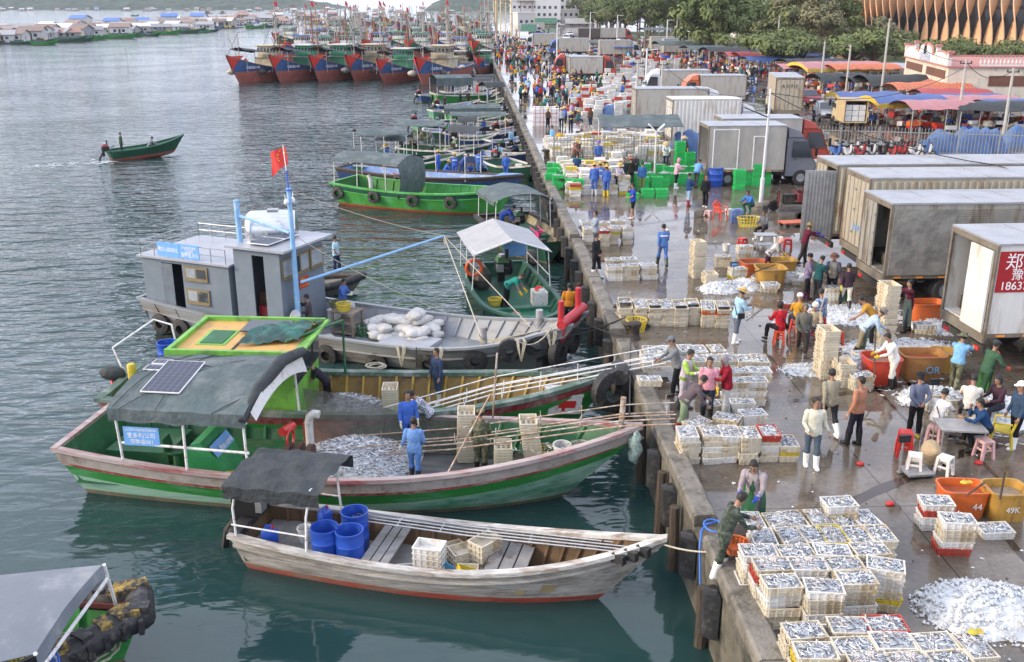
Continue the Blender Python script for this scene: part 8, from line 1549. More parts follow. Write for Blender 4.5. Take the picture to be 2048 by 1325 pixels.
def box_truck(label,loc,rz,Lb,W,zf,zt,bm,rm,cabm=None,style='smooth',rear='closed',sidedoor=False,name='box_truck',far=False,group=None,sign=None):
    t=thing(name,label,'truck',(loc[0],loc[1],0),rz,group); h=W/2; mb=MB()
    for s in(1,-1): mb.bx(.0,Lb,s*h-.03,s*h+.03,zf,zt)
    mb.bx(Lb-.05,Lb,-h+.031,h-.031,zf,zt); mb.bx(0,Lb-.051,-h+.031,h-.031,zf,zf+.05)
    if style=='corr':
        n=int(Lb/.28)
        for i in range(n):
            for s in(1,-1): mb.loft([[(.1+i*.28+a,s*(h+b),z) for a,b in((0,.031),(.05,.07),(.15,.07),(.2,.031))] for z in(zf+.12,zt-.12)])
    if style=='ribs':
        n=int((zt-zf)/.075)
        for i in range(1,n-1):
            mb.bx(2.3,Lb,-h-.055,-h-.031,zf+i*.075,zf+i*.075+.038)
    bx_=mb.build('cargo_box',bm,t)
    mb=MB(); mb.bx(-.06,Lb+.03,-h-.06,h+.06,zt,zt+.06); 
    for i in range(1,int(Lb/1.5)): mb.bx(i*1.5-.03,i*1.5+.03,-h,h,zt+.06,zt+.075)
    mb.build('roof',rm,t)
    mb=MB(); fr=.09
    for y in(-h,h): mb.bx(-.07,.0,y-fr/2,y+fr/2,zf-.18,zt); mb.bx(0,Lb,y-.04,y+.04,zf-.12,zf-.003)
    mb.bx(-.075,0,-h,h,zt-.16,zt-.003); mb.bx(-.08,0,-h,h,zf-.3,zf-.01); 
    mb.build('frame',mat('frame_'+label[:12].replace(' ','_'),(.22,.19,.15),.6,.2,var=.35,dirt=(.12,.08,.05),dirtamt=.3) if not far else bm,t)
    def door(y0,y1,x=-.03,m=bm,open_=None,bars=2,corr=False):
        mb=MB(); w=abs(y1-y0)
        if open_: mb.X=Matrix.Translation(open_[0])@Matrix.Rotation(open_[1],4,'Z')
        else: mb.X=Matrix.Translation((x,(y0+y1)/2,0))@Matrix.Rotation(PI/2,4,'Z')@Matrix.Translation((-w/2,0,0))
        mb.bx(0,w,-.03,.03,zf+.02,zt-.18); 
        if corr:
            for i in range(int(w/.15)): mb.bx(.05+i*.15,.11+i*.15,-.06,-.031,zf+.1,zt-.25)
        d=mb.build('rear_door',m,t); 
        if bars:
            mb2=MB(); mb2.X=mb.X
            for k in range(bars): mb2.tube([(w*(.3+.4*k),.05,zf+.05),(w*(.3+.4*k),.05,zt-.2)],.022,6)
            for z in(zf+.5,(zf+zt)/2,zt-.6): mb2.bx(0,.16,.031,.05,z-.04,z+.04)
            mb2.build('locking_bar',steel,d)
        return d
    if rear=='closed':
        door(-h+.06,-.02); door(.02,h-.06)
    elif rear=='white_half': door(-h+.05,-.02,-.12,twh,None,0)
    elif rear=='near_open': door(.02,h-.06); door(0,0,open_=((.0,-h-.10,0),0),bars=0,m=mat('dented_steel_door',(.17,.165,.15),.35,.6,var=.35,sc=2,bump=.9,bsc=3)) if False else None
    elif rear=='swing': door(.02,h-.06); 
    if rear=='near_open':
        mb=MB(); mb.bx(.05,2.2,-h-.10,-h-.035,zf+.02,zt-.16); mb.build('rear_door',mat('dented_steel_door',(.30,.29,.26),.35,.4,var=.35,sc=2,bump=.9,bsc=3),t)
    if rear=='swing':
        mb=MB(); mb.X=Matrix.Translation((-.06,-h,0))@Matrix.Rotation(PI-.12,4,'Z'); mb.bx(0,1.25,-.03,.03,zf-.15,zt-.2)
        for i in range(9): mb.bx(.04+i*.135,.11+i*.135,.031,.06,zf-.05,zt-.28)
        mb.build('rear_door',mat('ribbed_door',(.30,.31,.32),.45,.4,var=.25),t)
    if rear!='closed':
        mb=MB(); mb.bx(.4,Lb-.3,-h+.2,h-.2,zf+.06,zf+.5); mb.build('cargo',crm[1] if rear=='swing' else chm,t)
    if sidedoor:
        mb=MB()
        for a,b in((.25,1.75),(2.6,3.4)):
            z1=zt-.15 if a<1 else zt-.55
            for q in((a,a+.05,zf+.05,z1),(b-.05,b,zf+.05,z1),(a+.05,b-.05,z1-.05,z1),(a+.05,b-.05,zf+.05,zf+.1)): mb.bx(q[0],q[1],-h-.06,-h-.032,q[2],q[3])
        mb.build('side_door_frame',wht,t)
    mb=MB(); 
    for y in(-.42,.42): mb.bx(.15,Lb+(1.8 if cabm else .2),y-.05,y+.05,zf-.42,zf-.12)
    mb.bx(.0,.12,-h+.05,h-.05,zf-.62,zf-.4); mb.box((Lb*.55,-h+.3,zf-.45),(.9,.4,.45)); mb.build('chassis',chm,t)
    mb=MB(); 
    for s in(1,-1): mb.bx(-.035,-.003,s*(h-.35)-.14,s*(h-.35)+.14,zf-.6,zf-.48)
    mb.build('tail_light',redl,t)
    mb=MB()
    for i in range(int(Lb/.8)): mb.bx(.3+i*.8,.55+i*.8,-h-.062,-h-.045,zf-.1,zf-.04)
    mb.build('reflector',redl if len(label)%2 else refl,t)
    r=.5 if zf>1.05 else .42
    for xx in((Lb*.22,Lb*.22+1.15) if Lb>6 else (Lb*.28,)):
        for s in(1,-1): wheel(t,xx,s*(h-.22),r,r,.42)
    if cabm: cab(t,Lb+.12,W,cabm,defl=not far or True)
    return t
cont=mat('container_beige',(.40,.355,.27),.6,var=.2,sc=1.5,dirt=(.24,.16,.09),dirtamt=.35,dsc=1.5,stretch=(1,1,.5)); alu=mat('grey_alu_roof',(.36,.375,.40),.4,.3,var=.15,sc=1.2,dirt=(.26,.26,.26),dirtamt=.3,dsc=.8); ribm=mat('ribbed_grey_box',(.36,.34,.30),.45,.15,var=.25,sc=1.5,dirt=(.16,.13,.09),dirtamt=.4,stretch=(1.5,1.5,.35)); twh=mat('white_truck_box',(.62,.61,.58),.5,var=.1,sc=2,dirt=(.42,.36,.28),dirtamt=.3,dsc=1.6,stretch=(1.6,1.6,.35)); stl=mat('brushed_box',(.45,.43,.39),.35,.35,var=.25,sc=1.2,stretch=(1,1,.4)); bei=mat('beige_box',(.42,.40,.36),.6,var=.12,sc=1.5,bump=.4,bsc=2,dirt=(.28,.24,.19),dirtamt=.35,stretch=(1.5,1.5,.35))
G4='big trucks backed up at the right'
t=box_truck('white box truck with red sign and one dark open rear half, nearest truck',(10.35,27.4),.03,9.5,2.5,1.1,3.72,twh,alu,None,'smooth','white_half',group=G4)
mb=MB(); mb.bx(.03,3.9,-1.295,-1.285,2.35,3.55); sg=mb.build('sign',mat('sign_red',(.33,.008,.012),.5,var=.12),t)
text(sg,'lettering','郑州',wht,frame((.22,-1.297,3.22),(1,0,0),(0,0,1)),.52,'LEFT'); text(sg,'lettering','豫BU596',wht,frame((.45,-1.297,2.85),(1,0,0),(0,0,1)),.36,'LEFT'); text(sg,'lettering','18637045210',wht,frame((.15,-1.297,2.53),(1,0,0),(0,0,1)),.34,'LEFT')
box_truck('ribbed grey box truck with dented steel door folded along its side',(10.05,33.75),.0,10.5,2.4,1.1,3.62,ribm,alu,None,'ribs','near_open',group=G4)
t=box_truck('beige container trailer with closed barred doors, third from camera',(10.6,37.05),.0,12.5,2.3,1.15,3.92,cont,alu,None,'corr','closed',name='container_trailer',group=G4)
text(t,'lettering','5 69 56',blu_sign,frame((-.13,-.55,1.9),(0,-1,0),(0,0,1)),.34)
box_truck('beige container trailer with a ribbed door swung open, farthest of the four',(10.45,40.1),.0,13.5,2.4,1.15,3.95,cont,alu,None,'corr','swing',name='container_trailer',group=G4)
cg=plain('cab_grey',(.16,.165,.19)); cred=mat('cab_red',(.42,.06,.035),.4,var=.1); cwh=plain('cab_white',(.66,.66,.66)); cblu=plain('cab_blue',(.06,.14,.42))
box_truck('silver steel box truck with grey cab and white framed side doors',(9.35,57.45),0,4.5,2.3,.95,3.45,stl,alu,cg,'smooth','x',True)
box_truck('grey roofed box truck with red cab just behind the silver truck',(11.2,61.5),0,4.9,2.3,.95,3.4,stl,alu,cred)
box_truck('white vertically corrugated box truck behind the market shelter',(10.1,71.6),0,4.9,2.35,.95,3.65,twh,twh,cwh,'corr')
box_truck('beige sided box truck left of the corrugated white one',(9.7,84.8),0,6.0,2.35,.95,3.3,bei,alu,cwh)
box_truck('grey box truck with white cab and roof fairing facing left',(21.8,109.5),PI,5.2,2.3,.95,3.2,bei,alu,cwh)
box_truck('pale box truck with tilted orange cab facing left',(23.6,101.5),PI,4.6,2.3,.95,3.2,bei,alu,mat('cab_orange',(.55,.14,.05),.4,var=.1))
t=box_truck('tan container truck with its barred rear doors towards the camera',(24.3,88.6),1.38,6.5,2.4,1.0,3.85,cont,alu,cwh,'smooth','closed'); text(t,'lettering','A 31717',blk,frame((-.1,0,3.1),(0,-1,0),(0,0,1)),.4)
box_truck('grey box truck with bright red cab amid the crowd',(9.7,140.2),0,4.5,2.3,.95,3.1,bei,alu,cred)
box_truck('red cabbed truck facing left behind the grey box truck',(12.8,145),PI,3.2,2.2,.95,3.0,bei,alu,cred)
for l,px,py,rz_,Lb,bm,cm in (('beige container truck behind the red cab truck',1198,118,0,6,bei,cwh),('beige box truck with blue cab facing left',1175,112,PI,6,bei,cblu),('pale box truck with white cab facing left far along the quay',1118,98,PI,6,bei,cwh),('brown dark box truck with open doors far along the quay',1156,82,0,7,mat('brown_box',(.08,.065,.055),.5),cred),('cream box truck with red cab right of the brown one',1200,82,0,7,bei,cred),('grey box truck with red cab beside the black market tents',1300,108,0,8,bei,cred),('second grey box truck with red cab by the market tents',1325,113,0,8,bei,cred),('white van like truck facing camera far along the quay',1046,92,-PI/2,4,twh,cwh),('green container truck far along the quay',1042,70,0,5,mint,cwh),('blue cab truck beyond the green container',1088,66,PI,6,bei,cblu),('long pale wall like trailer far down the quay',1130,52,0,12,twh,cwh),('teal white trailer far down the quay',1070,52,0,10,mint,cwh)):
    b=at(px,py,0); box_truck(l,(b.x,b.y),rz_,Lb,2.4,1.,3.4,bm,alu,cm,far=True)
def car(label,px,py,rz,m,pick=False):
    b=at(px,py,0); t=thing('pickup' if pick else 'car',label,'pickup' if pick else 'car',b,rz); L=4.9 if pick else 4.3; mb=MB(); w=.9
    prof=[(-L/2,.5),(L/2,.45),(L/2+.03,.8),(L/2-.15,.98),(L/2-1.2,1.08),(L/2-1.9,1.62),(L/2-3.1,1.66),(L/2-3.45,1.1) if pick else (L/2-3.8,1.1),(-L/2,1.08)]
    mb.loft([[(x,s*w*k,z) for x,z in prof] for s,k in((-1,.93),(-1,1),(1,1),(1,.93))]); c=mb.build('body',m,t)
    mb=MB(); a,b_=Vector((L/2-1.22,0,1.1)),Vector((L/2-1.88,0,1.6)); n=Vector((.6,0,.75)).normalized()*.01
    mb.loft([[a+n+Vector((0,s*.8,0)),b_+n+Vector((0,s*.72,0))] if False else [a+n*k+Vector((0,-.8,0)),a+n*k+Vector((0,.8,0)),b_+n*k+Vector((0,.72,0)),b_+n*k+Vector((0,-.72,0))] for s,k in((0,.2),(0,1.2))]); mb.build('windscreen',glass,c)
    for s in(1,-1):
        mb=MB(); mb.loft([[(L/2-1.45,y,1.12),(L/2-1.95,y,1.56),(L/2-3.0,y,1.58),(L/2-3.2,y,1.12)] for y in(s*(w+.002),s*(w+.012))]); mb.build('side_window',glass,c); mb=MB(); mb.box((L/2+.02,s*.65,.78),(.06,.36,.16)); mb.build('headlight',wht,c)
        for x in(L/2-.85,-L/2+.95): wheel(t,x,s*(w-.08),.36,.36,.22)
    mb=MB(); mb.box((L/2+.02,0,.7),(.05,.8,.2)); mb.bx(L/2-.02,L/2+.1,-.88,.88,.42,.56); mb.build('grille',blk,c)
    if pick: mb=MB(); mb.bx(-L/2+.05,L/2-3.5,-.8,.8,.9,1.085); mb.build('cargo_bed',chm,c)
    return t
car('silver grey pickup facing the camera beyond the fence',1651,240,-1.75,mat('silver_paint',(.36,.37,.39),.25,.5,var=.05),True)
for i,(x,y,m,l) in enumerate(((1078,72,cblu,'dark blue car far down the quay'),(1132,82,cwh,'white car far down the quay near the brown truck'),(1140,74,cwh,'second white car behind the first'),(1160,92,plain('car_black',(.03,.03,.04)),'dark car before the brown truck'),(1245,92,cwh,'white pickup like car right of the cream truck'),(1612,212,plain('car_maroon',(.2,.02,.03)),'maroon car beside the tan container truck'))): car(l,x,y,(0,-1.6,-1.5,0,.1,-1.4)[i],m)
t=thing('flatbed_truck','small cream truck with open rear box full of white boxes','truck',at(1708,264,0),1.45); mb=MB()
for q in((0,3,-.95,-.9,.8,2.5),(0,3,.9,.95,.8,2.5),(2.95,3,-.899,.899,.8,2.5),(0,3,-.95,.95,2.5,2.56),(0,3,-.95,.95,.72,.8)): mb.bx(*q)
mb.build('cargo_box',mat('cream_tin',(.48,.36,.20),.6,var=.3,dirt=(.3,.18,.08),dirtamt=.3),t); mb=MB()
for i in range(3):
    for j in range(3): mb.box((.5,-.55+i*.55,1.05+j*.45),(.6,.5,.42),(i+j)%2)
mb.build('cargo',[white_p,crm[0]],t); cab(t,3.05,1.9,mat('cream_cab',(.5,.42,.28),.5),1.5,1.7,.5,False)
for s in(1,-1): wheel(t,.8,s*.75,.36,.36,.3)
for i in range(3):
    o=ob('foam_box',fb); o.location=at(1650+i*11,228,0)+Vector((0,0,1.1)); tag(o,'white foam box on the silver pickup bed, %s'%('left','middle','right')[i],'foam box','taped foam boxes')
# motorbikes
def moped(m):
    t=thing('moped','','moped',(0,0,0),0,'parked mopeds'); wheel(t,.62,0,.27,.27,.1); wheel(t,-.6,0,.27,.27,.12); mb=MB()
    mb.loft([[(x,y*w,z) for y,z in((-1,z0),(1,z0),(1,z1),(-1,z1))] for x,w,z0,z1 in((-.85,.06,.6,.68),(-.6,.13,.42,.72),(-.1,.15,.3,.7),(.0,.15,.24,.34),(.35,.15,.24,.34),(.42,.16,.3,.95),(.52,.1,.5,.98))]); mb.build('body',m,t,smooth=30)
    mb=MB(); mb.box((-.4,0,.76),(.8,.26,.1)); mb.build('seat',blk,t); mb=MB(); mb.tube([(.62,0,.27),(.42,0,1.0)],.03,6); mb.tube([(.38,-.34,1.08),(.42,0,1.02),(.38,.34,1.08)],.02,6); 
    for s in(1,-1): mb.tube([(.4,s*.22,1.05),(.42,s*.3,1.25)],.01,4); mb.ell((.42,s*.32,1.28),(.02,.06,.05))
    mb.ell((.5,0,.9),(.06,.09,.08)); mb.build('handlebar',blk,t,smooth=40); t.location=(0,-200,-50); return t
MP=[moped(cwh),moped(plain('moped_black',(.03,.03,.035))),moped(cblu),moped(plain('moped_red',(.4,.04,.04)))]
MN=['white','black','blue','red']; q=random.Random(9); first=set()
for i in range(34):
    if i<17: px,py,w=1672+i*11,316-(i%2)*9+q.uniform(-2,2),'behind the railing, number %s from left'%(['one','two','three','four','five','six','seven','eight','nine','ten','eleven','twelve','thirteen','fourteen','fifteen','sixteen','seventeen'][i])
    elif i<25: px,py,w=q.uniform(1478,1525),q.uniform(165,200),'by the tan container truck'
    else: px,py,w=q.uniform(1040,1150),q.uniform(78,112),'far along the quay'
    k=q.randrange(4); b=at(px,py,0); a=(-1.2 if i<17 else q.uniform(0,6))+q.uniform(-.3,.3); l='%s moped parked %s'%(MN[k],w)
    if k in first: dup(MP[k],b,a,l)
    else: first.add(k); MP[k].location=b; MP[k].rotation_euler=(0,0,a); MP[k]['label']=l
def trike(label,px,py,rz,m,load):
    t=thing('cargo_tricycle',label,'tricycle',at(px,py,0),rz); mb=MB(); mb.bx(-1.7,-.1,-.6,.6,.55,.6); 
    for q_ in((-1.7,-.1,-.6,-.56,.6,.98),(-1.7,-.1,.56,.6,.6,.98),(-1.7,-1.66,-.559,.559,.6,.98),(-.14,-.1,-.559,.559,.6,.98)): mb.bx(*q_)
    mb.build('cargo_bed',m,t); mb=MB(); mb.bx(-1.6,.5,-.1,.1,.35,.45); mb.box((.25,0,.6),(.55,.5,.35)); mb.tube([(1.0,0,.28),(.75,0,1.05)],.04,6); mb.tube([(.68,-.36,1.15),(.75,0,1.08),(.68,.36,1.15)],.022,6); mb.ell((.86,0,.95),(.09,.1,.1)); mb.tube([(.05,-.5,.95),(-.1,-.5,1.25),(-.1,.5,1.25),(.05,.5,.95)],.02,5); 
    for s in(1,-1): mb.tube([(.7,s*.3,1.14),(.66,s*.38,1.4)],.01,4); mb.ell((.66,s*.4,1.42),(.02,.07,.05))
    mb.box((.8,0,.62),(.05,.42,.7),1); mb.build('frame',[chm,m],t,smooth=30); mb=MB(); mb.box((.2,0,.82),(.6,.42,.1)); mb.build('seat',blk,t); wheel(t,1.0,0,.28,.28,.1)
    for s in(1,-1): wheel(t,-1.0,s*.5,.28,.28,.14)
    mb=MB(); mb.box((-1.,0,.95),(1.3,1.,.5)) if load else mb.bx(-1.6,-.2,-.5,.5,.61,.7); mb.build('load',white_p if load else chm,t); return t
trike('grey cargo tricycle with white load before the silver truck',1585,362,PI+.1,mat('grey_bed',(.22,.21,.19),.6,var=.3),True); trike('maroon cargo tricycle parked by the lamp post',1585,422,PI-.05,plain('maroon_bed',(.15,.025,.03)),False)
t=thing('hand_trolley','orange red flat hand trolley with upright handle','trolley',at(1610,452,0),PI+.2); mb=MB(); mb.bx(-.2,1.3,-.35,.35,.2,.25); mb.build('platform',plain('trolley_orange',(.5,.1,.03)),t); mb=MB(); 
for s in(1,-1): mb.tube([(-.15,s*.3,.25),(-.6,s*.3,1.1)],.022,6)
for k in(0,.5,1): mb.tube([(-.15-.45*k,-.3,.25+.85*k),(-.15-.45*k,.3,.25+.85*k)],.02,6)
mb.build('handle',MC['trolley_orange'],t)
for x in(-.05,1.1):
    for s in(1,-1): wheel(t,x,s*.3,.1,.1,.06)
t=dup(MP[1],at(1625,446,0),2.6,'dark scooter with a straw hat on its seat beside the trolley')
# ================================================================ BACKGROUND
# fence, lamps, poles
ironf=mat('grey_fence_paint',(.30,.30,.29),.5,.3,var=.2)
def fence(label,a,b,h=1.95,step=.22):
    a=Vector(a);b=Vector(b);t=thing('railing_fence',label,'fence',a,math.atan2((b-a).y,(b-a).x)); L=(b-a).length; n=int(L/step)
    mb=MB()
    for i in range(n): mb.bx(i*step-.02,i*step+.02,-.02,.02,.1,h)
    mb.build('bars',ironf,t); mb=MB()
    for z in(.25,h-.35): mb.bx(0,L,-.025,.025,z,z+.06)
    mb.build('rail',ironf,t)
    for i in range(int(L/2.6)+1): mb=MB(); mb.bx(i*2.6-.05,i*2.6+.05,-.05,.05,0,h+.05); mb.build('post',ironf,t)
fence('grey bar railing between the green crates and the far white crates',(1.1,64.6,0),(9.0,63.6,0)); fence('long grey bar railing behind the mopeds and blue tarpaulins',(16.8,70.2,0),(36.5,64.5,0))
polec=mat('concrete_pole',(.42,.41,.38),.8,var=.2,sc=2); polew=mat('white_lamp_pole',(.62,.63,.64),.45,var=.1)
t=thing('lamp_post','tall white lamp post with solar panel arm beside the tricycles','lamp post',(10.65,49.7,0)); mb=MB(); mb.tube([(0,0,0),(0,0,1.6),(.0,0,1.62),(.05,0,6.1)],[.11,.11,.07,.06],10); mb.build('pole',polew,t,smooth=40); mb=MB(); mb.lathe([(.42,0),(.42,.22),(.3,.35)],n=12); mb.build('base',conc,t)
mb=MB(); mb.box((-.75,-.1,5.0),(1.1,.35,.05),R=Matrix.Rotation(.38,3,'Y')); mb.tube([(0,0,4.7),(-.4,0,4.85)],.03,6); mb.build('lamp_head',[blk],t)
t=thing('lamp_post','short white lamp post with two spread wing lamps by the railing','lamp post',at(1309,347,0)); mb=MB(); mb.tube([(0,0,0),(0,0,2.6)],.06,8); mb.build('pole',polew,t); 
for s in(1,-1): mb=MB(); mb.box((s*.28,0,2.85),(.6,.25,.06),R=Matrix.Rotation(-s*.75,3,'Y')); mb.build('lamp_head',wht,t)
for i,(x,y,z,k) in enumerate(((11.35,179,6.7,1),(17.4,122.8,4.9,1),(13.4,92,5.1,0),(11.15,92.2,5.2,0),(60,348,8.1,0),(53.3,279,8.5,0),(49.5,226,8.4,0),(48.3,171,8.0,0),(36,113.5,6.,0),(36.9,108,5.9,0),(38.5,102.4,8.7,0),(36.3,81,5.8,0),(38.7,78,5.3,0),(43,149.5,5.3,0),(31,240,7.5,1),(36,205,7,1),(40,190,7,1),(27,260,8,1),(36.6,70,4.5,0))):
    mb=MB(); mb.tube([(0,0,0),(0,0,z)],[.14,.10],8,0)
    if k: mb.tube([(0,0,z-.2),(.9,0,z-.1)],.05,5,0); mb.box((1.,0,z-.1),(.7,.25,.1),0)
    else: mb.beam((-.5,0,z-.3),(.5,0,z-.3),.08,.08,1); [mb.lathe([(.05,0),(.05,.15)],(d,0,z-.26),6,1) for d in(-.45,0,.45)]
    o=mb.build('utility_pole' if not k else 'street_lamp',[polew if k else polec,blk],None,smooth=40); o.location=(x,y,0); tag(o,('white lamp pole ' if k else 'concrete power pole ')+['left of the beige far trucks','beside the white cab truck','before the pale corrugated truck','left of the beige trailer','far right among the trees','by the far tree belt, middle','by the tree belt, near the white wall','behind the blue market roofs','between the red market roofs','by the black market tents','rising before the orange building','behind the blue and yellow awning','at the right by the white house','thin one beside the spreading tree','far along the tree belt','next to the white wall end','just right of another lamp','farthest lamp by the trees','at the railing corner'][i],'pole')
def wire(a,b,s,l): mb=MB(); mb.tube(sag(a,b,s,10),.025,4); tag(mb.build('power_line',blk),l,'cable')
P_=[(60,348,7.9),(53.3,279,8.3),(49.5,226,8.2),(48.3,171,7.8),(43,149.5,5.1),(36,113.5,5.8),(38.5,102.4,8.5),(36.3,81,5.6),(38.7,78,5.1)]
for i,(a,b) in enumerate(zip(P_,P_[1:])): wire(a,b,.9,'sagging power cable between power poles, span %s'%O[i]); 
wire((49.5,226,7.9),(36.9,108,5.7),1.8,'long cable sagging past the spreading trees'); wire((10.68,49.7,5.9),(16.5,38.2,4.05),.5,'black cable from lamp post to the container roofs'); wire((16.5,38.2,4.05),(19.5,33.5,3.75),.15,'black cable lying across the truck roofs'); wire((10.68,49.7,5.9),(36.3,81,5.2),1.2,'cable from lamp post to the right power pole'); wire((13.4,92,4.9),(10.68,49.7,5.8),1.0,'cable from the pale pole to lamp post')
# tents and awnings of the market
TC=dict(red=mat('red_awning',(.35,.05,.055),.6,var=.2,sc=1.5),pink=mat('faded_pink_awning',(.40,.17,.18),.6,var=.2,sc=1.5),blue=mat('blue_awning',(.05,.10,.28),.6,var=.2,sc=1.5),black=mat('black_awning',(.028,.033,.036),.75,var=.35,sc=1.5),green=mat('green_awning',(.02,.10,.08),.7,var=.3),lav=mat('lavender_awning',(.34,.33,.42),.6,var=.2),tile=mat('orange_tile_roof',(.46,.15,.08),.6,var=.15,sc=2),grey=tarp_g)
ty_=mat('yellow_valance',(.60,.42,.06),.6)
mp_=[]
def awning(px,py,w,d,h,c,rz,label,arch=.8,val=False):
    b=at(px,py,0); t=thing('market_awning',label,'awning',b,rz,'awnings of the street market'); mb=MB()
    f=lambda u,v,o=0:Vector((lerp(-w/2,w/2,u),lerp(-d/2,d/2,v),h-.35+arch*.62*(1-(2*v-1)**2)+.07*math.sin(u*PI*max(2,int(w/1.8)))**2+.05*noise.noise((u*6,v*5,px*.1))+o))
    mb.grid(f,14,10); mb.grid(lambda u,v:f(v,u,-.03),10,14); mb.build('canopy',TC[c],t,smooth=60)
    if val: mb=MB(); mb.grid(lambda u,v:f(u,0)-Vector((0,.02,.4*v)),14,2); mb.grid(lambda u,v:f(0,u)-Vector((.02,0,.4*v)),10,2); mb.build('valance',ty_,t)
    if c=='tile':
        mb=MB()
        for i in range(int(w/.35)): u=(i+.5)/int(w/.35); mb.tube([f(u,v/6,.03) for v in range(7)],.07,5)
        mb.build('roof_ridges',TC[c],t)
    for x in(-w/2+.1,0,w/2-.1):
        for y in(-d/2+.1,d/2-.1): mb=MB(); mb.tube([(x,y,0),(x,y,h-.3)],.04,5); mb.build('post',steel,t)
    q=random.Random(px); mb=MB()
    for i in range(int(w*d*.7)): mb.box((q.uniform(-w/2,w/2),q.uniform(-d/2,d/2)*.9,q.uniform(.3,.9)),(q.uniform(.4,.9),q.uniform(.3,.6),q.uniform(.2,.5)),q.randrange(6),rz=q.random())
    mb.build('stall_goods',[white_p,org_p,blue_pl,crm[1],chm,red_p],t)
for a in ((1473,140,5,6,2.6,'red',.1,'small red awning beside the black tents, far left of its row'),(1520,142,9,5,2.7,'red',.15,'red awning in front of the spreading tree'),(1535,152,8,5,2.6,'blue',.1,'blue awning right of the small red one'),(1590,148,8,6,2.8,'blue',.1,'blue awning under the spreading tree'),(1620,158,9,6,2.6,'black',.1,'black awning between blue and pink ones'),(1592,168,6,5,2.4,'pink',.1,'faded pink awning behind the tan container truck'),(1668,172,11,7,2.7,'pink',.12,'widest faded pink awning in the market middle',1.1,True),(1775,170,8,6,2.6,'lav',.1,'lavender grey awning below the trees'),(1718,176,9,5,2.7,'tile',.1,'orange tile patterned roof in the market middle'),(1672,196,6,5,2.3,'black',.1,'black arched tent left of the big black one',1.2),(1735,200,6,5,2.4,'black',.1,'black sheet awning in the market middle'),(1795,205,9,6,2.3,'black',.05,'big black arched tent with green lining',1.5),(1850,222,8,4,2.5,'tile',.05,'orange tile patterned roof before the pale house'),(1895,228,7,4,2.2,'red',.0,'red awning right of the orange tile roof'),(1910,238,8,4,2.1,'blue',0,'blue awning right of the orange tile roof'),(1725,240,6,4.5,2.4,'blue',.0,'blue awning with yellow edge behind the cream truck',.7,True),(1800,250,6.5,4.5,2.4,'blue',.05,'blue awning with yellow edge right of the cream truck',.8,True),(1862,262,6,4.5,2.3,'pink',.05,'pink awning nearest to the covered mopeds',.9),(1940,248,7,4,2.3,'pink',0,'pink awning at right near the pole'),(1985,262,8,5,2.2,'black',-.05,'black awning at the right edge',.9),(2030,255,7,4,2.2,'blue',0,'blue awning at the far right edge'),
 (1340,118,6,6,3.2,'green',.1,'dark green tent far behind the orange cab truck',.7),(1352,122,8,6,3.2,'grey',.1,'dark grey arched tent behind the orange cab truck',.9),(1405,130,7,6,3.,'grey',.1,'grey arched tent left of the small red awning',.9),(1445,135,7,6,3.,'black',.1,'black tent left of the small red awning',.9),(1310,86,8,7,3.6,'grey',.1,'grey tent far off before the white wall',1.),(1425,122,9,6,3.,'green',.1,'long dark green tent far off in the market',.8),(1470,114,8,6,3.,'red',.1,'red tent far off before the grass',.7),(1545,130,8,5,2.8,'blue',.1,'blue tarp roof below the tree trunks',.7),(1200,108,6,5,2.6,'grey',.0,'grey tent amid the far trucks',.8),(1245,118,4,3,2.4,'blue',.0,'small blue stall umbrella by the crowd',.6)): awning(*a)
t=thing('shade_shelter','long dark grey flat shelter on poles before the corrugated truck','shelter',(7.1,67.2,0),-.02); mb=MB(); f=lambda u,v,o=0:Vector((lerp(-2.7,2.9,u),lerp(-1.2,1.2,v),2.3+.55*v+.03*math.sin(u*22)+o)); mb.grid(f,14,5); mb.grid(lambda u,v:f(v,u,-.03),5,14); mb.build('canopy',tarp_g,t,smooth=60)
for x in(-2.6,0,2.8):
    for y in(-1.1,1.1): mb=MB(); mb.tube([(x,y,0),(x,y,2.5+.2*y)],.035,6); mb.build('post',pipe_w,t)
tb=mat('blue_cover_tarp',(.07,.14,.30),.6,var=.25,sc=1.5,bump=.8,bsc=4)
for i,(px,py,w,h) in enumerate(((1880,305,2.6,1.5),(1935,305,3.0,1.7),(1975,302,2.4,1.6),(1850,312,1.6,1.1),(2030,290,2.4,1.3),(1375,318,3.4,1.9),(1345,322,2.4,1.3),(1222,236,2.2,1.2))):
    mb=MB(); f=lambda u,v:Vector(((2*u-1)*w/2,(2*v-1)*.9,h*(1-abs(2*u-1)**3)*(1-abs(2*v-1)**3)*(1+.25*noise.noise((u*4,v*4,i*3.1))))); mb.grid(f,18,12); o=mb.build('tarpaulin_heap',tb,None,smooth=60); o.location=at(px,py,0); tag(o,'goods covered with blue tarpaulin '+('behind the railing, left','behind the railing, middle and tallest','behind the railing, right','low one by the last mopeds','at the right edge','beyond the railing by the green tower','beyond the railing, lower one','amid the far white crates')[i],'tarpaulin')
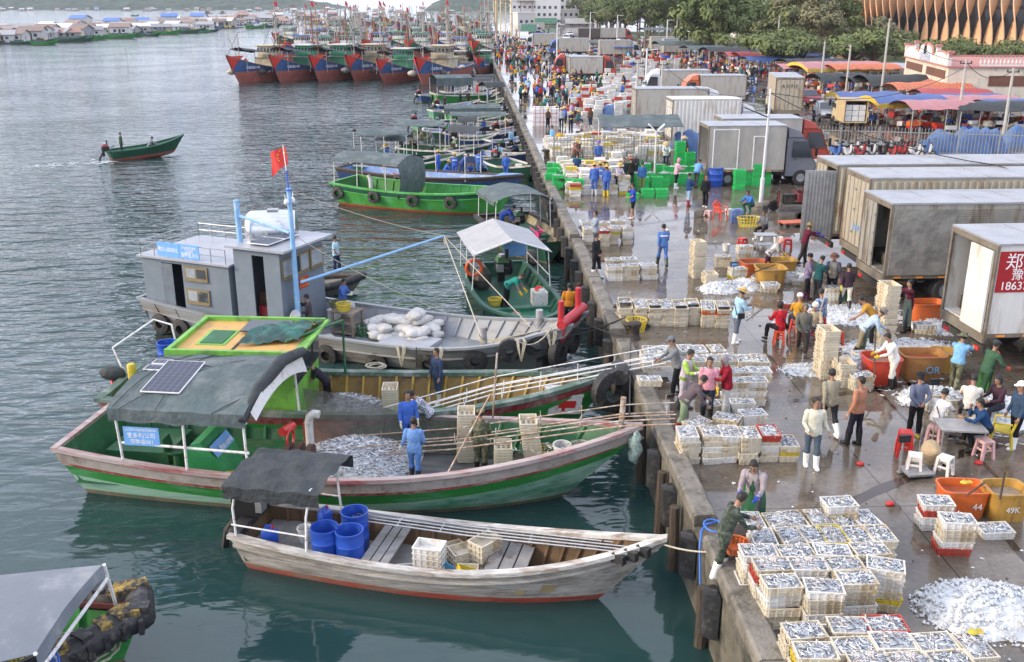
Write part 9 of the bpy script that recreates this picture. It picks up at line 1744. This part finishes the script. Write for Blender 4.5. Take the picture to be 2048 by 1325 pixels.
# pale house
plas=mat('cream_plaster',(.60,.54,.44),.8,var=.15,sc=1,dirt=(.30,.27,.22),dirtamt=.2,dsc=1.2); pinkt=mat('pink_trim',(.45,.19,.16),.7); brn=mat('brown_louvre',(.15,.065,.04),.7); whp=mat('white_plaster',(.66,.63,.60),.8,var=.1)
t=thing('ornate_house','cream flat roofed building with scalloped pink trimmed parapet and balusters','building',(42.7,97,0),0); e1=Vector((.21,.978,0)); e2=Vector((.995,-.09,0))
def prism(mb,a0,a1,b0,b1,z0,z1,m=0): mb.loft([[e1*a+e2*b+Vector((0,0,z)) for a,b in((a0,b0),(a0,b1),(a1,b1),(a1,b0))] for z in(z0,z1)],m)
mb=MB(); prism(mb,0,20,0,30,0,4.168); mb.build('wall',plas,t); mb=MB(); prism(mb,-.2,20.2,-.2,30,4.17,4.3); prism(mb,-.15,0,-.15,30,5.2,5.38); mb.build('cornice',pinkt,t)
mb=MB(); prism(mb,-.1,.1,3,30,4.303,4.45)
for i in range(70): p=e2*(3+i*.38); mb.lathe([(.06,4.45),(.13,4.65),(.06,4.9),(.10,5.2)],p,6)
mb.build('balustrade',whp,t)
mb=MB()
pts=[(u*20,lerp(4.9,5.5,abs(math.sin(u*PI*3))**.7)+ (0.5 if .35<u<.65 else 0)) for u in [i/40 for i in range(41)]]
mb.loft([[e1*a+e2*b+Vector((0,0,z)) for a,b,z in((x,-.12,4.305),(x,-.12,z),(x,.12,z),(x,.12,4.305))] for x,z in pts]); pr=mb.build('parapet',whp,t)
mb=MB(); mb.tube([e1*x+Vector((0,0,z+.05)) for x,z in pts],.13,6)
for a in(0,5,10,15,20): prism(mb,a-.35,a+.35,-.3,.3,5.9 if 4<a<16 else 5.5,6.15 if 4<a<16 else 5.75)
mb.build('pink_coping',pinkt,pr); mb=MB()
for a in(0.2,5,10,15,19.8): prism(mb,a-.25,a+.25,-.2,.2,4.31,5.9 if 4<a<16 else 5.5)
mb.build('parapet_post',whp,pr)
text(pr,'lettering','公共卫生间',plain('blue_letters',(.15,.3,.6)),frame(e1*10-e2*.2+Vector((0,0,4.72)),-e1,(0,0,1)),1.0)
mb=MB(); M0=frame(e1*10-e2*.2+Vector((0,0,5.45)),-e1,(0,0,1)); mb.X=M0; mb.torus((0,0,0),.4,.05,'Z',16,6)
for k in range(4): mb.tube([(-.5*math.cos(k*PI/4),-.5*math.sin(k*PI/4),0),(.5*math.cos(k*PI/4),.5*math.sin(k*PI/4),0)],.05,5)
mb.build('emblem',blk,pr)
for a0,a1,z0,z1 in((1,9,3.0,3.8),(11,19,3.0,3.8)): mb=MB(); prism(mb,a0,a1,-.06,-.003,z0,z1); mb.build('louvre_window',brn,t)
for b0,b1 in((4,9.5),(11.5,17)): mb=MB(); prism(mb,-.06,-.003,b0,b1,2.4,3.4); mb.build('louvre_window',brn,t)
mb=MB(); mb.loft([[e1*a+e2*b+Vector((0,0,z)) for b,z in((-.02,2.6),(-2.6,1.9),(-2.6,1.8),(-.02,2.5))] for a in(1,9)]); mb.build('porch_roof',TC['tile'],t)
text(t,'lettering','共同缔造',blk,frame(e1*3.0-e2*.02+Vector((0,0,1.9)),-e1,(0,0,1)),.9)
# big building with twisted terracotta fins
t=thing('finned_building','huge curved building clad in twisted terracotta orange fins','building',(0,0,0)); fin=mat('terracotta_fin',(.72,.43,.25),.65,var=.1,sc=.4); gl=mat('curtain_wall_glass',(.05,.06,.07),.08,var=.3,sc=.2)
K=[Vector(p) for p in((92,262),(86,240),(84.2,225),(88.5,210),(98.5,198.5),(112,190.5),(128,186),(150,184),(175,186))]; path=[]
for i in range(1,len(K)-2):
    for j in range(8):
        u=j/8; a,b,c,d=K[i-1:i+3]; path.append(.5*((2*b)+(c-a)*u+(2*a-5*b+4*c-d)*u*u+(3*b-a-3*c+d)*u**3))
mb=MB(); zt_=34
for a,b in zip(path,path[1:]): mb.poly([(a.x,a.y,0),(b.x,b.y,0),(b.x,b.y,zt_),(a.x,a.y,zt_)])
mb.poly([(path[0].x,path[0].y,0),(path[0].x,path[0].y,zt_),(path[-1].x,path[-1].y+60,zt_),(path[-1].x,path[-1].y+60,0)]); mb.build('glass_wall',gl,t)
mb=MB()
for z in range(4,34,5): mb.loft([[(p.x-.12,p.y-.12,z),(p.x-.12,p.y-.12,z+.5),(p.x+.1,p.y+.1,z+.5),(p.x+.1,p.y+.1,z)] for p in path]); 
mb.build('floor_edge',chm,t)
acc=0; k=0; nf=0
for a,b in zip(path,path[1:]):
    seg=(b-a).length; 
    while acc<=seg and nf<66:
        p=a.lerp(b,acc/seg); d=(b-a).normalized(); n=Vector((d.y,-d.x)); mb=MB(); rg=[]
        for i in range(29):
            z=i*1.25; ang=.95*math.sin(z*.27+nf*.05)+.15; w=1.05; q_=n*math.cos(ang)+d*math.sin(ang); c=p+n*1.25; s_=Vector((-q_.y,q_.x))*.12; rg.append([Vector((*(c-q_*w-s_),z)),Vector((*(c-q_*w+s_),z)),Vector((*(c+q_*w+s_),z)),Vector((*(c+q_*w-s_),z))])
        mb.loft(rg); mb.build('fin',fin,t,smooth=50); nf+=1; acc+=2.05
    acc-=seg
for i,(px,py) in enumerate(((1717,60),(1727,64),(1738,62))): mb=MB(); mb.tube([(0,0,0),(0,0,30)],1.1,12); o=mb.build('concrete_column',polec,None,smooth=40); o.location=at(px,py+40,0)+Vector((0,40,0)); tag(o,'grey concrete column behind the trees, %s of three'%('left','middle','right')[i],'column')
# far wall, grass, town, crane frames
mb=MB(); a=Vector((83,372,0)); b=Vector((72,236,0)); d=(b-a).normalized(); n=Vector((-d.y,d.x,0)); mb.loft([[p+n*o+Vector((0,0,z)) for o,z in((-.2,0),(-.2,3.2),(.2,3.2),(.2,0))] for p in(a,b)]); tag(mb.build('boundary_wall',mat('white_boundary_wall',(.62,.61,.60),.8,var=.1)),'long white boundary wall in front of the tree belt','wall')
mb=MB(); mb.poly([(50,190,.006),(70,200,.006),(80,370,.006),(52,380,.006)]); mb.poly([(70,150,.006),(400,150,.006),(400,500,.006),(84,500,.006)]); tag(mb.build('grass',mat('rough_grass',(.07,.10,.03),.95,var=.4,sc=.3,bump=.6,bsc=2)),kind='structure')
q=random.Random(17); bw=[mat('town_white',(.62,.61,.60),.8,var=.1,objr=.12),mat('town_cream',(.52,.48,.42),.8,var=.1,objr=.15)]
for i in range(34):
    px=q.uniform(1045,1190) if i<26 else q.uniform(1420,1700); py=q.uniform(30,52) if i<26 else q.uniform(34,40); b=at(px,py,0) 
    if b.x<2 and py>40: continue
    w,d,h=q.uniform(8,18),q.uniform(8,14),q.uniform(4,14)*(1.6 if i>=26 else 1); t=thing('town_house',('white' if i%2 else 'cream')+' flat roofed house in the far town '+('beyond the quay' if i<26 else 'behind the tree belt'),'building',b,q.uniform(-.2,.2),'houses of the far town'); mb=MB(); mb.bx(-w/2,w/2,-d/2,d/2,0,h); mb.bx(-w/2-.2,w/2+.2,-d/2-.2,d/2+.2,h,h+.5); mb.build('wall',bw[1-i%2],t)
    for s in range(int(h/3.2)):
        mb=MB()
        for c in range(int(w/2.6)): mb.bx(-w/2+1+c*2.6,-w/2+2.2+c*2.6,-d/2-.05,-d/2-.003,s*3.2+1.1,s*3.2+2.4)
        mb.build('window_row',glass,t)
def lattice(label,px,py,w,h,m):
    b=at(px,py,0); mb=MB(); n=max(3,int(h/2.5))
    for x in(-w/2,w/2):
        for y in(-w/2,w/2): mb.tube([(x,y,0),(x,y,h)],.14,5)
    for i in range(n):
        z0,z1=h*i/n,h*(i+1)/n
        for (a,c) in(((-1,-1),(1,-1)),((1,-1),(1,1)),((-1,1),(-1,-1))): mb.tube([(a[0]*w/2,a[1]*w/2,z0),(c[0]*w/2,c[1]*w/2,z1)],.08,4); mb.tube([(a[0]*w/2,a[1]*w/2,z1),(c[0]*w/2,c[1]*w/2,z1)],.08,4)
    mb.bx(-w*.8,w*.8,-w*.8,w*.8,h,h+.2); mb.tube([(-w*.9,0,h*.2),(-w*.9,0,h*.9),(-w*2,0,h)],.3,7); o=mb.build('lattice_tower',m); o.location=b; tag(o,label,'tower')
cy=mat('cream_yellow_steel',(.55,.45,.28),.6); lattice('cream yellow ice loading tower at the quay edge',1012,84,3,12.5,cy); lattice('second cream lattice tower just behind the first',1003,66,3,12,cy); lattice('rust red lattice frame behind the cream towers',1052,48,6,11,rustm); lattice('low rust red frame in the far yard',1090,44,7,7,rustm); lattice('white lattice frame far down the quay',985,52,4,16,mastm)
mb=MB(); mb.grid(hf(-70,420,1500,1900,34,8.),70,20); tag(mb.build('hills',MC['far_wood']),kind='structure')
# trees
bark=mat('bark',(.12,.09,.065),.9,var=.4,sc=4,bump=.6)
def leafm(n,c): return mat(n,c,.75,var=.45,sc=.35,objr=.18,spec=.25)
def tree(seed,h,w,flat,lm,nl,ls,feather=False):
    q=random.Random(seed); t=thing('tree','','tree',(0,0,0),0,'trees behind the market'); mb=MB(); th=h*(.34 if not flat else .45); mb.tube([(0,0,-.2),(.1,0,th*.5),(.15,.1,th),(.2,.1,h*.75)],[w*.035+.1,w*.03+.06,w*.022+.04,.05],8)
    cl=[]
    for i in range(16):
        a=q.uniform(0,2*PI); r=w*.5*math.sqrt(q.random())*.9; z=lerp(th*.9,h,q.random()**.7) if not flat else lerp(h*.55,h*.95,1-(r/w*1.9)**2*.7)*q.uniform(.88,1.05); z=min(z,h*(1-.42*(r/(w*.5))**2)); c=Vector((r*math.cos(a),r*math.sin(a),z)); cl.append((c,q.uniform(.16,.30)*w*.75))
        mb.tube([(.12,.08,th*q.uniform(.7,1.1)),c*.5+Vector((0,0,th*.35)),c],[w*.012+.04,w*.008+.02,.02],5)
    mb.build('trunk',bark,t,smooth=50); mb=MB()
    for i in range(nl):
        c,r=cl[q.randrange(len(cl))]; d=Vector((q.gauss(0,1),q.gauss(0,1),q.gauss(0,.75))).normalized(); p=c+Vector((d.x*r,d.y*r,d.z*r*(.38 if flat else .7)))*q.uniform(.55,1.05); s=ls*q.uniform(.6,1.4); nrm=(d+Vector((q.uniform(-.7,.7),q.uniform(-.7,.7),q.uniform(0,.9)))).normalized(); u=nrm.orthogonal().normalized(); u=(Matrix.Rotation(q.uniform(0,6.3),3,nrm)@u); v=nrm.cross(u)
        mb.poly([p-u*s,p-u*s*.2+v*s*.5,p+u*s,p+u*s*.1-v*s*.5])
    mb.build('crown',lm,t); t.location=(0,-400,-80); return t
l1=leafm('leaf_deep_green',(.105,.14,.048)); l2=leafm('leaf_olive',(.17,.185,.078)); l3=leafm('leaf_dusty',(.21,.20,.11)); l4=leafm('leaf_fresh',(.155,.19,.072))
TR=[tree(1,11,12,False,l1,3200,.42),tree(2,9,9,False,l2,2400,.38),tree(3,10,7,False,l3,1700,.34),tree(4,6.2,13,True,l4,4200,.30),tree(5,12,10,False,l4,2800,.42)]
def palm(seed,h):
    q=random.Random(seed); t=thing('palm_tree','','palm tree',(0,0,0),0,'palms in the tree belt'); mb=MB(); mb.tube([(0,0,0),(.2,.1,h*.5),(.5,.1,h)],[.2,.15,.12],7); mb.build('trunk',bark,t,smooth=50); mb=MB()
    for i in range(16):
        a=2*PI*i/16+q.uniform(-.2,.2); e=q.uniform(-.3,.9); pts=[Vector((.5+math.cos(a)*s*2.8*math.cos(e*.6),.1+math.sin(a)*s*2.8*math.cos(e*.6),h+s*2.4*math.sin(e)-s*s*1.9)) for s in [k/6 for k in range(7)]]
        for k in range(6):
            for s in(1,-1):
                for m_ in range(2): p=pts[k].lerp(pts[k+1],m_*.5); dd=(pts[k+1]-pts[k]).normalized(); sd=dd.cross(Vector((0,0,1))).normalized()*s; mb.poly([p,p+dd*.18+sd*.02,p+dd*.55+sd*.62-Vector((0,0,.28))])
    mb.build('crown',l2,t); t.location=(0,-400,-80); return t
PMt=palm(3,8)
TL=['tall deep green tree','olive green tree','thin dusty tree','low spreading feathery tree','fresh green tree']
q=random.Random(41); used_t=set()
def put(k,b,sc,w,rz=None):
    l=TL[k]+' '+w; rz=q.uniform(0,6.3) if rz is None else rz
    if k in used_t: return dup(TR[k],b,rz,l,None,sc)
    used_t.add(k); TR[k].location=b; TR[k].rotation_euler=(0,0,rz); TR[k].scale=sc; TR[k]['label']=l
for px,py,s,w in((1545,148,1.0,'behind the blue awnings'),(1600,150,.85,'right of the biggest spreading one'),(1745,150,1.0,'left of the pale house'),(1700,146,.8,'behind the widest pink awning'),(1900,150,.8,'rising behind the pale house'),(2010,150,.75,'at the right behind the pale house'),(1840,150,.75,'just behind the house parapet')): put(3,at(px,py,0),(s,)*3,w)
for i in range(64):
    u=i/63; x=lerp(40,150,q.random()**1.3); y=lerp(175,520,q.random()); px_=0
    # keep behind the wall line and left of the finned building
    lim=lerp(74,86,(y-236)/136) if y>200 else 52
    if y>330: lim=min(lim,44)
    if x<lim+5: x=lim+q.uniform(5,26)
    if y<205 and x>74: x=q.uniform(56,74)
    if y<262 and x>80: x=q.uniform(78,82) if y>236 else q.uniform(56,72); 
    if (x+4.5)/y>.362: x=y*q.uniform(.2,.36)-4.5
    k=q.choice((0,1,1,2,2,4,4)); s=q.uniform(.85,1.3); put(k,(x,y,0),(s,s,s*q.uniform(.9,1.15)),['in the tree belt behind the white wall','at the near end of the tree belt','deep in the tree belt'][0 if 230<y<380 else 1 if y<=230 else 2])
for px,py,k,s in((1200,66,0,.9),(1225,68,1,1.1),(1250,70,0,1.1),(1275,72,2,1.1),(1300,74,0,1.15),(1330,74,4,1.15),(1360,72,0,1.1),(1395,70,1,1.1),(1195,58,4,1.0),(1240,56,0,1.3),(1290,56,4,1.3),(1345,54,0,1.4),(1620,110,2,.8),(1640,108,1,.8),(1670,112,2,.75),(1690,110,4,.8),(1715,112,1,.75),(1755,118,2,.8),(1790,120,1,.7),(1560,104,4,.9),(1590,106,1,.9),(1515,98,0,.9),(1480,88,0,1.),(1440,80,4,1.),(1650,112,2,.7),(1100,36,0,1.),(1130,38,1,1.),(1160,40,0,1.)): put(k,at(px,py,0),(s,)*3,'along the front of the tree belt' if px>1180 else 'in the far town')
for i,(px,py) in enumerate(((1562,112),(1625,114),(1215,72),(1180,64))):
    l='palm tree '+('over the blue market roofs','right of the first palm','at the left end of the tree belt','near the far beige trucks')[i]
    if i==0: PMt.location=at(px,py,0); PMt['label']=l
    else: dup(PMt,at(px,py,0),i*1.3,l)
# ================================================================ AIR
mb=MB(); mb.bx(-2000,950,-70,2600,-8,75); hz=bpy.data.materials.new('haze'); hz.use_nodes=True; n=hz.node_tree; n.nodes.remove(n.nodes['Principled BSDF']); v=n.nodes.new('ShaderNodeVolumePrincipled'); v.inputs['Color'].default_value=(.86,.91,1,1); v.inputs['Density'].default_value=.00010; n.links.new(v.outputs[0],n.nodes['Material Output'].inputs['Volume'])
tag(mb.build('haze',hz),kind='stuff')
mb=MB(); q=random.Random(66); lm=[crm[0],chm,wood,ice,fishm[1]]
for i in range(900):
    y=lerp(12,62,q.random()**1.6); x=q.uniform(.7,9.8); s=q.uniform(.008,.05)*(1 if i%9 else 1.8); a=q.uniform(0,6.3); k=q.randrange(5); n=q.randrange(4,7); z=.004+i*1e-5
    P=[(x+s*q.uniform(.5,1.2)*math.cos(2*PI*j/n)*(2.2 if k==4 else 1)*math.cos(a)-s*.6*math.sin(2*PI*j/n)*math.sin(a),y+s*q.uniform(.5,1.2)*math.cos(2*PI*j/n)*math.sin(a)+s*.6*math.sin(2*PI*j/n)*math.cos(a)) for j in range(n)]
    mb.loft([[(u,v,z) for u,v in P],[(lerp(x,u,.6),lerp(y,v,.6),z+s*.3) for u,v in P]],k)
tag(mb.build('litter',lm),kind='stuff')
mb=MB()
for (x0,y0,x1,y1,w) in ((2.2,17.5,9.5,22,.35),(4,24,9.8,25.5,.3),(1.2,45,8.5,48.5,.3),(6,14,7.2,30,.12),(6.9,14,8.4,31,.12)):
    n=40; pa=[]; pb=[]
    for i in range(n+1):
        u=i/n; x=lerp(x0,x1,u)+.25*noise.noise((u*4,w,1)); y=lerp(y0,y1,u)+.25*noise.noise((u*4,w,7)); d=Vector((x1-x0,y1-y0,0)).normalized(); nn=Vector((-d.y,d.x,0)); ww=w*(.35+.5*abs(noise.noise((u*9,x0,2)))); pa.append(Vector((x,y,.003))+nn*ww); pb.append(Vector((x,y,.003))-nn*ww)
    mb.loft([[a,b] for a,b in zip(pa,pb)],closed=False)
tag(mb.build('stain',mat('wet_brown_stain',(.05,.032,.022),.12,var=.4,sc=2)),kind='structure')
